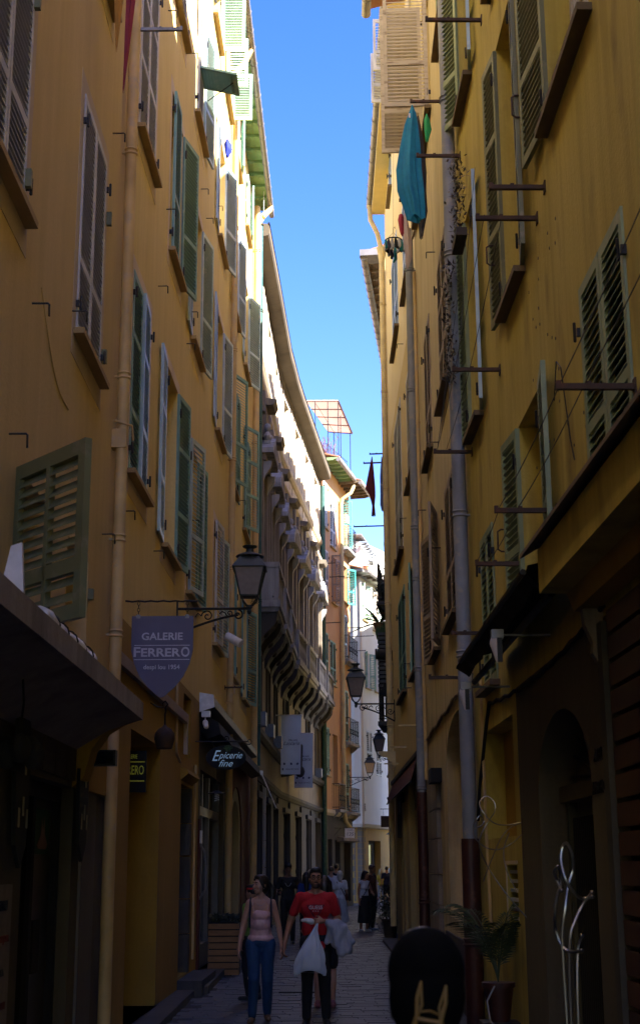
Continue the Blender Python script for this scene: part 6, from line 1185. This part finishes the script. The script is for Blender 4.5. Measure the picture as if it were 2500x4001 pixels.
def person(lab, loc, rz=0, H=1.75, sex='m', skinc=('mid', (.42, .25, .17)), top=None, topc=None, bottom='trousers', botc=None, hair='short', hairc=(.012, .009, .008), vox=.014, J=None, headyaw=0, headpitch=0, shoes=(.03, .03, .03), sleeves='short', face=True, group=None, fat=1., topz=.90, curl=.45, neck=None, straps=None):
    s = H / 1.75; t = thing('person', lab, 'person', loc, rz, group); V = Vector; f = sex == 'f'
    sh = .146 if f else .180; hp = .092 if f else .088; u_ = fat
    D = dict(shL=(sh, .0, 1.415), shR=(-sh, .0, 1.415), elL=(sh + .06, .03, 1.13), elR=(-sh - .06, .03, 1.13), wrL=(sh + .075, -.04, .88), wrR=(-sh - .075, -.04, .88), hipL=(hp, .0, .92), hipR=(-hp, .0, .92), knL=(hp + .01, -.03, .50), knR=(-hp - .01, -.01, .50), anL=(hp + .01, .03, .085), anR=(-hp - .01, .06, .09), hdL=(0, -.1, -1), hdR=(0, -.1, -1))
    D.update(J or {}); D = {k: V(v) for k, v in D.items()}
    sk = skinmat(*skinc); HM = T_((0, .01, 1.47)) @ Rz(headyaw) @ Matrix.Rotation(headpitch, 4, 'X') @ T_((0, -.01, -1.47))
    b = MB()
    b.cap((0, .02, 1.40), (0, .012, 1.54), .060 if not f else .050, .050 if not f else .043, 12)
    # head
    hb = MB(); hb.ell((0, .018, 1.650), (.074, .093, .098), 18); hb.ell((0, -.020, 1.615), (.062, .070, .085), 16); hb.ell((0, -.030, 1.560), (.046 if f else .052, .052, .040), 14); hb.ell((0, -.062, 1.540), (.022, .022, .018), 10)
    hb.cap((0, -.082, 1.640), (0, -.103, 1.602), .009, .0135, 8); hb.ell((0, -.098, 1.600), (.018, .012, .010), 8)
    hb.ell((0, -.080, 1.570), (.026, .012, .007), 8); hb.ell((0, -.079, 1.560), (.022, .012, .008), 8); hb.ell((0, -.070, 1.662), (.052, .018, .012), 10)
    for x in (-1, 1): hb.ell((x * .074, .012, 1.615), (.010, .020, .032), 8); hb.ell((x * .040, -.055, 1.600), (.024, .022, .022), 8)
    b.add([HM @ V(p) for p in hb.v], hb.f)
    # torso
    b.ell((0, .012, 1.30), ((.150 if f else .168) * u_, .100 * u_, .17), 18); b.ell((0, .005, 1.08), ((.118 if f else .140) * u_, .088 * u_, .15), 16); b.ell((0, .012, .95), ((.155 if f else .150) * u_, .112 * u_, .12), 16); b.ell((0, .01, .865), (.10, .085, .09), 12); b.cap(D['shL'] - V((.015, 0, .01)), D['shR'] + V((.015, 0, -.01)), .050, .050, 12)
    for x in (-1, 1): b.cap((x * .028, .02, 1.478), (x * sh * .80, .01, 1.405), .036, .048, 10)
    if f:
        for x in (-1, 1): b.ell((x * .058, -.058, 1.265), (.060, .050, .060), 12)
    for q in 'LR':
        k = 1 if q == 'L' else -1; a = .88 if f else 1.
        b.cap(D['sh' + q], D['el' + q], .050 * a * u_, .040 * a, 12); b.cap(D['el' + q], D['wr' + q], .040 * a, .026 * a, 12); hand(b, D['wr' + q], D['hd' + q], (k * 1., -.25, 0.1), curl, 1. if not f else .92, 1 if q == 'R' else 1)
        b.cap(D['hip' + q], D['kn' + q], .085 * u_, .056, 14); b.cap(D['kn' + q], D['kn' + q] * .6 + D['an' + q] * .4 + V((0, .018, 0)), .054, .056, 12); b.cap(D['kn' + q] * .6 + D['an' + q] * .4 + V((0, .018, 0)), D['an' + q], .056, .036, 12)
        b.cap(D['an' + q] + V((0, .02, -.04)), D['an' + q] + V((k * .02, -.13, -.055)), .036, .026, 10)
    S_ = Matrix.Scale(s, 4)
    body = meld(b, 'body', sk, t, vox, S_, 3)
    P = lambda mb, nm, mat, **k: mb.build(nm, mat, t, S_, **k)
    if face:
        for x in (-1, 1):
            e = MB(); e.ell(tuple(HM @ V((x * .030, -.079, 1.640))), (.0125, .008, .008), 8); P(e, 'eye', flat('eye_white', (.16, .14, .13), .5)); e = MB(); e.ell(tuple(HM @ V((x * .030, -.0865, 1.640))), (.006, .003, .006), 8); P(e, 'iris', 'dark')
            e = MB(); e.tube([HM @ V((x * (.014 + .030 * i / 4), -.090 + .010 * i / 4 * i / 4, 1.660 + .006 * sin(pi * i / 4))) for i in range(5)], .0045, 5); P(e, 'eyebrow', 'black')
        e = MB(); e.tube([HM @ V((x * .006, -.0925 + .0007 * x * x, 1.5645)) for x in range(-4, 5)], .0035, 5); P(e, 'mouth', flat('lips_dark', (.16, .05, .04), .5))
    # clothes
    if topc:
        c = MB(); g = .013
        c.ell((0, .012, 1.30), ((.150 if f else .168) * u_ + g, .100 * u_ + g + .004, .155), 18); c.ell((0, .005, 1.08), ((.125 if f else .150) * u_ + g + .004, .092 * u_ + g + .006, .19), 16); c.ell((0, .012, topz + .07), ((.155 if f else .152) * u_ + g + .006, .118 * u_ + g, .12), 16)
        c.cap(D['shL'] - V((.012, 0, .012)), D['shR'] + V((.012, 0, -.012)), .050 + g, .050 + g, 12)
        for x in (-1, 1): c.cap((x * .078, .022, 1.432), (x * sh * .80, .012, 1.402), .042 + g, .048 + g, 10)
        if f:
            for x in (-1, 1): c.ell((x * .056, -.060, 1.265), (.066 + g * .6, .054 + g * .6, .062), 12)
        if top != 'cami':
            for q in 'LR':
                fr2 = {'short': .62, 'long': 1.0, 'none': .0}[sleeves]
                if fr2: e_ = D['sh' + q].lerp(D['el' + q], min(1, fr2)); c.cap(D['sh' + q], e_, .062 * u_, .058 if sleeves == 'short' else .050, 12)
                if sleeves == 'long': c.cap(D['el' + q], D['el' + q].lerp(D['wr' + q], .92), .050, .038, 12)
        else:
            c = MB(); c.ell((0, .0, 1.20), (.146, .112, .145), 18); c.ell((0, .005, 1.06), (.138, .110, .15), 16); c.ell((0, .012, .985), (.168, .130, .08), 16)
            c.ell((0, -.052, 1.262), (.128, .075, .075), 16); c.ell((0, -.045, 1.16), (.125, .080, .10), 16)
        meld(c, 'top', topc, t, vox, S_, 4, folds=.009 if top == 'cami' else .007, seed=len(lab))
    if bottom == 'trousers' or bottom == 'shorts':
        c = MB(); c.ell((0, .012, .955), ((.166 if f else .160) * u_, .126 * u_, .12), 16); c.ell((0, .012, .86), (.115, .10, .10), 12)
        for q in 'LR':
            if bottom == 'trousers': c.cap(D['hip' + q], D['kn' + q], .096 * u_, .072, 14); c.cap(D['kn' + q], D['an' + q] + V((0, 0, .02)), .070, .056, 12)
            else: c.cap(D['hip' + q], D['hip' + q].lerp(D['kn' + q], .8), .098 * u_, .085, 14)
        meld(c, 'trousers' if bottom == 'trousers' else 'shorts', botc, t, vox, S_, 3, folds=.007, seed=3)
    elif bottom == 'skirt':
        c = MB(); c.lathe([(.05, 1.04), (.145 * u_, 1.03), (.17 * u_, .93), (.19 * u_, .7), (.22 * u_, .45), (.235 * u_, .26), (.20 * u_, .25)], 22, sy=.78); P(c, 'skirt', botc)
    for q in 'LR':
        k = 1 if q == 'L' else -1; c = MB(); a = D['an' + q]; c.cap(a + V((0, .035, -.045)), a + V((k * .02, -.145, -.052)), .041, .036, 10); c.cap(a + V((0, .03, -.01)), a + V((0, .02, -.04)), .040, .042, 10); P(c, 'shoe', flat('shoe_' + lab[:9].replace(' ', '_') + q, shoes, .5))
    # hair
    hm = flat('hair_' + lab[:12].replace(' ', '_'), hairc, .45); c = MB()
    if hair != 'none':
        c.ell((0, .030, 1.668), (.083, .092, .094), 18); c.ell((0, -.022, 1.722), (.066, .060, .034), 14)
        if hair != 'short': c.ell((0, .05, 1.61), (.084, .075, .10), 16)
        for x in (-1, 1): c.ell((x * .070, .0, 1.665), (.014, .035, .045), 8)
        if hair == 'ponytail':
            for x in (-1, 1): c.cap((x * .062, -.045, 1.70), (x * .080, .0, 1.60), .016, .016, 8)
            c.cap((0, .115, 1.66), (.02, .17, 1.55), .035, .055, 10); c.cap((.02, .17, 1.55), (.03, .15, 1.36), .055, .025, 10)
        if hair == 'long':
            for x in (-1, 1): c.cap((x * .07, .02, 1.66), (x * .085, .02, 1.42), .035, .04, 10); c.cap((x * .085, .02, 1.42), (x * .09, .0, 1.26), .04, .02, 10)
            c.cap((0, .09, 1.6), (0, .09, 1.30), .075, .06, 12)
        if hair == 'bob': c.cap((0, .05, 1.62), (0, .06, 1.50), .088, .07, 14); [c.cap((x * .068, .0, 1.66), (x * .07, .0, 1.54), .03, .025, 8) for x in (-1, 1)]
        c.v = [tuple(HM @ V(p)) for p in c.v]; meld(c, 'hair', hm, t, min(vox, .009), S_, 3, folds=.003, seed=1)
    return t, S_, HM, D, P
PINK = fabric('satin_pink', (.58, .34, .34)); PINK.node_tree.nodes['Principled BSDF'].inputs['Roughness'].default_value = .38
DEN = fabric('denim_blue', (.012, .05, .13)); RED = fabric('jersey_red', (.42, .008, .014)); BLK = fabric('twill_black', (.010, .010, .012)); WHT = fabric('cotton_white', (.55, .58, .66)); LIN = fabric('linen_pale', (.40, .44, .50)); NVY = fabric('jersey_navy', (.015, .02, .05)); BRN = fabric('cotton_rust', (.10, .03, .02)); BLU = fabric('cotton_blue', (.01, .04, .20))
V = Vector
# the couple
t, S_, HM, D, P = person('woman in a pink satin camisole and blue jeans, hand in hand with the bearded man', (-.72, 16.85, .012), rz=rad(0), H=1.645, sex='f', skinc=('light', (.42, .25, .17)), top='cami', topc=PINK, botc=DEN, hair='ponytail', vox=.0085, headyaw=rad(-52), sleeves='none', shoes=(.12, .07, .04),
    J=dict(elL=(.225, .03, 1.12), wrL=(.262, -.01, .87), hdL=(.12, -.15, -1), elR=(-.225, .02, 1.13), wrR=(-.265, -.07, .88), knL=(.085, -.02, .50), anL=(.08, .10, .10), knR=(-.075, -.12, .51), anR=(-.10, -.06, .085), hdR=(-.06, -.25, -1)))
for x in (-1, 1): MB().tube([(x * .085, -.09, 1.31), (x * .098, -.06, 1.40), (x * .100, .0, 1.468), (x * .095, .07, 1.42), (x * .09, .10, 1.30)], .004, 5).build('camisole_strap', PINK, t, S_)
for x in (-1, 1): MB().tube([(x * .135, -.10, 1.12), (x * .132, -.105, 1.30), (x * .130, -.05, 1.42), (x * .128, .02, 1.475), (x * .12, .10, 1.38), (x * .12, .13, 1.2)], .012, 6).build('backpack_strap', 'navy', t, S_)
MB().ell((0, .16, 1.22), (.13, .06, .18), 14).build('backpack', 'navy', t, S_); MB().ell(tuple(HM @ V((.080, -.0, 1.585))), (.006, .006, .006), 8).build('earring', 'whitep', t, S_); MB().tube([(x * .011, -.075 - .035 * cos(x * .35), 1.43 - .05 * cos(x * .26)) for x in range(-5, 6)], .002, 4).build('necklace', 'zinc', t, S_)
t, S_, HM, D, P = person('bearded man in glasses and red printed t-shirt holding a white plastic bag', (-.075, 16.45, .012), rz=rad(0), H=1.725, skinc=('tan', (.28, .15, .09)), topc=RED, botc=BLK, hair='short', vox=.0085, headyaw=rad(4), topz=.81, fat=1.04, shoes=(.02, .02, .02),
    J=dict(elR=(-.30, .05, 1.14), wrR=(-.365, -.03, .88), hdR=(-.12, -.15, -1), elL=(.265, .04, 1.14), wrL=(.09, -.20, 1.155), hdL=(-1, -.25, .03), knR=(-.10, -.07, .5), anR=(-.11, -.03, .09), knL=(.10, .0, .5), anL=(.115, .06, .09)), curl=.9)
for x in (-1, 1): MB().tube([HM @ V((x * .033 + px_, -.103, 1.638 + pz_)) for px_, pz_ in ((-.024, .015), (.0, .018), (.026, .016), (.024, -.006), (.012, -.018), (-.012, -.018), (-.022, -.008))], .0032, 5, closed=True).build('glasses_rim', 'black', t, S_); MB().tube([HM @ V((x * .054, -.098, 1.64)), HM @ V((x * .078, -.02, 1.64)), HM @ V((x * .080, .01, 1.63))], .0025, 4).build('glasses_arm', 'black', t, S_)
MB().tube([HM @ V((-.008, -.103, 1.64)), HM @ V((.008, -.103, 1.64))], .0025, 4).build('glasses_bridge', 'black', t, S_)
m_ = MB(); m_.ell((0, -.038, 1.553), (.053, .053, .040), 16); m_.ell((0, -.060, 1.537), (.028, .028, .020), 10)
for x in (-1, 1): m_.cap((x * .050, -.02, 1.57), (x * .066, .005, 1.61), .017, .013, 8)
m_.v = [tuple(HM @ V(p)) for p in m_.v]; m_.build('beard', fabric('beard_brown', (.07, .045, .035)), t, S_); MB().tube([HM @ V((x * .007, -.0985 + .0008 * x * x, 1.583 - .0004 * x * x)) for x in range(-3, 4)], .0045, 5).build('moustache', 'black', t, S_)
FM = S_ @ T_((0, -.142, 1.30)) @ Matrix.Rotation(rad(90) - .1, 4, 'X')
M['printw'] = flat('print_white', (.60, .55, .55), .7); M['printm'] = flat('print_maroon', (.03, .005, .02), .8)
mb = MB(); mb.add([(-.105, .035, 0), (.105, .035, 0), (0, -.135, -.02), (-.09, .028, 0), (.09, .028, 0), (0, -.118, -.02)], [(0, 3, 4, 1), (1, 4, 5, 2), (2, 5, 3, 0)]); mb.build('printed_triangle', 'printm', t, FM @ T_((0, 0, .006)), smooth=False); text('GUESS', .056, 'printw', t, FM @ T_((0, .003, .006)), ext=.002, off=.0004, name='printed_lettering'); text('?', .05, 'printm', t, FM @ T_((0, -.06, .004)), ext=.002) if False else None
for x in (-.028, 0, .028): MB().box(x - .004, -.040, 0, x + .004, -.030, .008).build('printed_mark', 'printw', t, FM, smooth=False)
for x in (-1, 1): MB().tube([(x * .05, -.05, .006), (x * .022, -.095, -.0)], .004, 4).build('printed_stroke', 'printm', t, FM)
# things he carries
t = thing('plastic_bag', 'translucent white plastic carrier bag hanging from the hand of the man in red', 'bag', (-.145, 16.18, .60))
prof = [(0.0, .165, .055), (.04, .17, .075), (.15, .155, .085), (.28, .115, .07), (.38, .065, .045), (.46, .028, .025), (.53, .012, .012)]
def bagf(u, v):
    k = min(5, int(v * 6)); q = v * 6 - k; z, w, d = [prof[k][i] * (1 - q) + prof[k + 1][i] * q for i in range(3)]; a = 2 * pi * u; r = 1 + .09 * sin(6 * a + z * 9) + .06 * sin(11 * a - z * 14) - .05 * sin(3 * a); return (w * cos(a) * r + .09 * v * v, d * sin(a) * r - .02, z - .03 * cos(2 * a) * (1 - v))
m_ = MB(); m_.grid(bagf, 44, 30); m_.add([(-.12, -.05, .01), (.12, -.05, 0), (.12, .05, 0), (-.12, .05, .0)], [(0, 1, 2, 3)]); m_.build('bag', paint('plastic_translucent', (.50, .55, .62), (.62, .66, .70), .5, .35, scale=4), t)
t = thing('wrapped_snack', 'white paper wrapped snack in the raised hand of the man in red', 'snack', (-.17, 16.12, 1.155)); m_ = MB(); m_.cap((-.05, 0, .01), (.05, -.0, 0), .024, .030, 12); m_.cap((.0, -.01, .01), (-.02, 0, .02), .028, .02, 10); meld(m_, 'paper', flat('paper_white', (.55, .55, .56), .7), t, .007, None, 2, folds=.008)
t = thing('draped_jacket', 'pale grey jacket draped over the bent forearm of the man in red', 'jacket', (.12, 16.22, .93))
m_ = MB()
m_.cap((-.04, -.02, .19), (.13, .0, .16), .058, .055, 12)
for xa, za, xb, zb, r_ in ((-.05, .16, -.06, .0, .035), (.0, .17, .03, -.02, .045), (.06, .16, .09, -.10, .048), (.12, .15, .16, -.09, .045), (.15, .14, .21, .0, .035)): m_.cap((xa, -.03, za), (xb, -.01, zb), r_, r_ * 1.05, 10); m_.cap((xa, .04, za), (xb, .03, zb), r_ * .8, r_ * .9, 10)
meld(m_, 'cloth', fabric('jacket_pale', (.34, .36, .43)), t, .010, None, 4, folds=.030, seed=5)
# the foreground head
t, S_, HM, D, P = person('person nearest the camera seen from behind, dark hair in a yellow claw clip', (.245, 3.5, 0), rz=pi, H=1.60, sex='f', skinc=('warm', (.45, .22, .12)), topc=BLK, botc=BLK, hair='bob', hairc=(.006, .005, .005), vox=.010, face=False, fat=1.)
HNB = flat('hair_near_black', (.003, .003, .003), .9); HNB.node_tree.nodes['Principled BSDF'].inputs['Specular IOR Level'].default_value = .1
m_ = MB(); m_.ell((0, .045, 1.650), (.102, .110, .108), 20); m_.ell((0, .07, 1.585), (.100, .098, .12), 18); meld(m_, 'hair', HNB, t, .008, S_, 4, folds=.004, seed=8)
CM = S_ @ T_((.005, .185, 1.545)) @ Matrix.Rotation(rad(-10), 4, 'Y'); M['clip'] = flat('clip_yellow', (.22, .13, .02), .5)
for x, k in ((-1, 1), (1, 1)):
    m_ = MB(); pts = [(x * .012, 0, -.01), (x * .030, .008, .0), (x * .036, .006, .045), (x * .032, -.006, .085), (x * .022, -.004, .06), (x * .020, .004, .02), (x * .016, .006, -.0)]
    m_.tube(pts[1:4], [.006, .005, .003], 6); m_.tube([(x * .030, .008, .0), (x * .022, .006, .03), (x * .032, -.006, .085)], [.005, .004, .003], 6); m_.tube([(x * .030, .008, .0), (x * .040, .004, -.05), (x * .036, -.006, -.09)], [.007, .007, .004], 6); m_.build('clip_jaw', 'clip', t, CM)
MB().tube([(-.030, .008, -.004), (.030, .008, -.004)], .006, 6).build('clip_bar', 'clip', t, CM); MB().tube([(-.030, .006, .012), (.0, .014, .02), (.030, .006, .012)], .003, 6).build('clip_spring', 'clip', t, CM)
# passers-by
back = pi
t, S_, HM, D, P = person('man in a dark cap, black t-shirt and silver chain walking behind the couple', (-.79, 33.4, .012), H=1.80, skinc=('brown', (.22, .12, .08)), topc=BLK, botc=BLK, hair='short', vox=.015, J=dict(elR=(-.27, -.02, 1.12), wrR=(-.22, -.22, 1.12), hdR=(.3, -1, .1)))
m_ = MB(); m_.ell((0, .02, 1.70), (.088, .10, .075), 14); m_.ell((0, -.10, 1.70), (.06, .06, .012), 12); m_.build('cap', 'black', t, S_); MB().tube([(x * .014, -.105 - .02 * cos(x * .35), 1.36 - .10 * cos(x * .26)) for x in range(-5, 6)], .006, 5).build('chain', 'zinc', t, S_); MB().box(-.235, -.31, 1.06, -.16, -.28, 1.18).build('phone', 'black', t, S_, smooth=False)
person('person in a bright blue top with long black hair behind the bearded man', (-.36, 33.0, .012), rz=back, H=1.62, sex='f', topc=BLU, botc=BLK, hair='long', vox=.016, face=False)
person('grey-haired person in a blue top glimpsed beyond the long black hair', (-.30, 37.0, .012), rz=back, H=1.66, sex='f', topc=BLU, botc=BLK, hair='short', hairc=(.30, .28, .26), vox=.018, face=False)
person('woman with long dark hair and pink sandals walking directly behind the man in red', (.03, 18.5, .012), rz=pi, H=1.62, sex='f', topc=fabric('print_lilac', (.22, .13, .18)), bottom='shorts', botc=BLK, hair='long', vox=.014, face=False, shoes=(.30, .10, .12))
person('older person with short hair in a red headband walking just behind the pink camisole', (-.97, 19.6, .012), rz=rad(-120), H=1.50, sex='f', topc=fabric('jersey_lime', (.16, .26, .04)), botc=BLK, hair='short', vox=.014, sleeves='short')
b_ = bpy.data.objects[-1] if False else None
t, S_, HM, D, P = person('grey-haired woman in white shirt and long pale skirt walking away with a bag', (.50, 39.9, .012), rz=back, H=1.62, sex='f', topc=WHT, bottom='skirt', botc=LIN, hair='bob', hairc=(.45, .43, .38), vox=.016, face=False, fat=1.12)
MB().tube([(-.15, .11, 1.0), (-.05, .135, 1.2), (.10, .09, 1.42), (.12, 0, 1.45)], .012, 5).build('bag_strap', 'wooddk', t, S_); MB().ell((-.20, .05, .98), (.06, .12, .11), 12).build('shoulder_bag', BRN, t, S_); MB().lathe([(.03, 0), (.035, .02), (.035, .16), (.012, .2), (.012, .22)], 10, c=(.27, 0, .58)).build('water_bottle', 'glass', t, S_)
person('balding man in a white t-shirt walking away beside the grey-haired woman', (.27, 42.5, .012), rz=back, H=1.74, topc=WHT, botc=NVY, hair='short', hairc=(.06, .04, .03), vox=.018, face=False, fat=1.1)
person('dark haired person far down the street beyond the two white shirts', (.50, 50, .012), rz=back, H=1.82, topc=BLK, botc=BLK, hair='short', vox=.02, face=False)
t, S_, HM, D, P = person('woman in a white tank top and long black skirt standing in profile', (1.16, 39.4, .012), rz=rad(35), H=1.62, sex='f', skinc=('tan2', (.30, .15, .09)), topc=WHT, bottom='skirt', botc=BLK, hair='bob', hairc=(.03, .015, .01), vox=.015, headyaw=rad(30), headpitch=rad(14), sleeves='none', shoes=(.5, .5, .5), J=dict(elL=(.24, -.05, 1.13), wrL=(.16, -.24, 1.05), hdL=(-.3, -1, 0)))
MB().tube([(.12, -.10, 1.42), (.0, -.15, 1.22), (-.14, -.12, 1.02)], .012, 5).build('bag_strap', 'navy', t, S_)
person('man in a rust brown shirt standing behind the woman in the white tank top', (1.38, 40.2, .012), rz=rad(60), H=1.78, skinc=('brown2', (.20, .10, .06)), topc=BRN, botc=BLK, hair='short', hairc=(.10, .05, .03), vox=.017, sleeves='long', headyaw=rad(10), headpitch=rad(12), fat=1.1, shoes=(.12, .15, .2))
person('person in a dark blue t-shirt and black shorts standing at the sunlit crossing', (2.92, 64.5, .012), rz=back, H=1.72, topc=NVY, bottom='shorts', botc=BLK, hair='short', vox=.022, face=False)
person('white-haired woman in a sunlit lilac cardigan at the crossing', (3.20, 66.5, .012), rz=rad(150), H=1.66, sex='f', topc=fabric('knit_lilac', (.40, .22, .32)), botc=LIN, hair='bob', hairc=(.75, .74, .70), vox=.022, face=False)
person('person in a blue shirt half hidden by the right hand corner', (3.33, 62.5, .012), rz=rad(200), H=1.70, topc=BLU, botc=BLK, hair='short', vox=.022, face=False)
person('blonde woman in yellow almost hidden behind the dark blue t-shirt', (2.75, 66.8, .012), rz=back, H=1.62, sex='f', topc=fabric('jersey_yellow', (.6, .45, .05)), botc=LIN, hair='long', hairc=(.5, .36, .15), vox=.024, face=False)
for o in bpy.data.objects:
    if o.get('label', '').startswith('older person with short hair'):
        MB().lathe([(.0835, 1.675), (.092, 1.68), (.092, 1.70), (.083, 1.705)], 20, c=(0, .015, 0)).build('headband', flat('band_red', (.5, .02, .02), .8), o, Matrix.Scale(1.5 / 1.75, 4)); break
# small bush with white flowers in a tub by the right hand corner
t = thing('flower_tub', 'shrub with small white flowers in a tub at the right hand corner', 'plant', (1.72, 36.5, 0)); mb = MB(); rnd = random.Random(6)
for i in range(700): p = Vector((rnd.gauss(0, .16), rnd.gauss(0, .2), rnd.gauss(.75, .2))); d = Vector((rnd.gauss(0, 1), rnd.gauss(0, 1), rnd.gauss(0, 1))).normalized() * .05; e = d.orthogonal().normalized() * .02; mb.quad(p - d, p + e, p + d, p - e)
mb.build('leaves', bpy.data.materials['leaf_dark'], t, kind='stuff', smooth=False); MB().lathe([(.15, 0), (.2, .4), (.22, .4), (.22, .45), (.18, .45)], 14).build('tub', 'wooddk', t); mb = MB()
for i in range(30): mb.ell((rnd.gauss(-.08, .14), rnd.gauss(0, .2), rnd.gauss(.75, .2)), (.018, .018, .018), 6)
mb.build('flowers', 'whitep', t, kind='stuff')
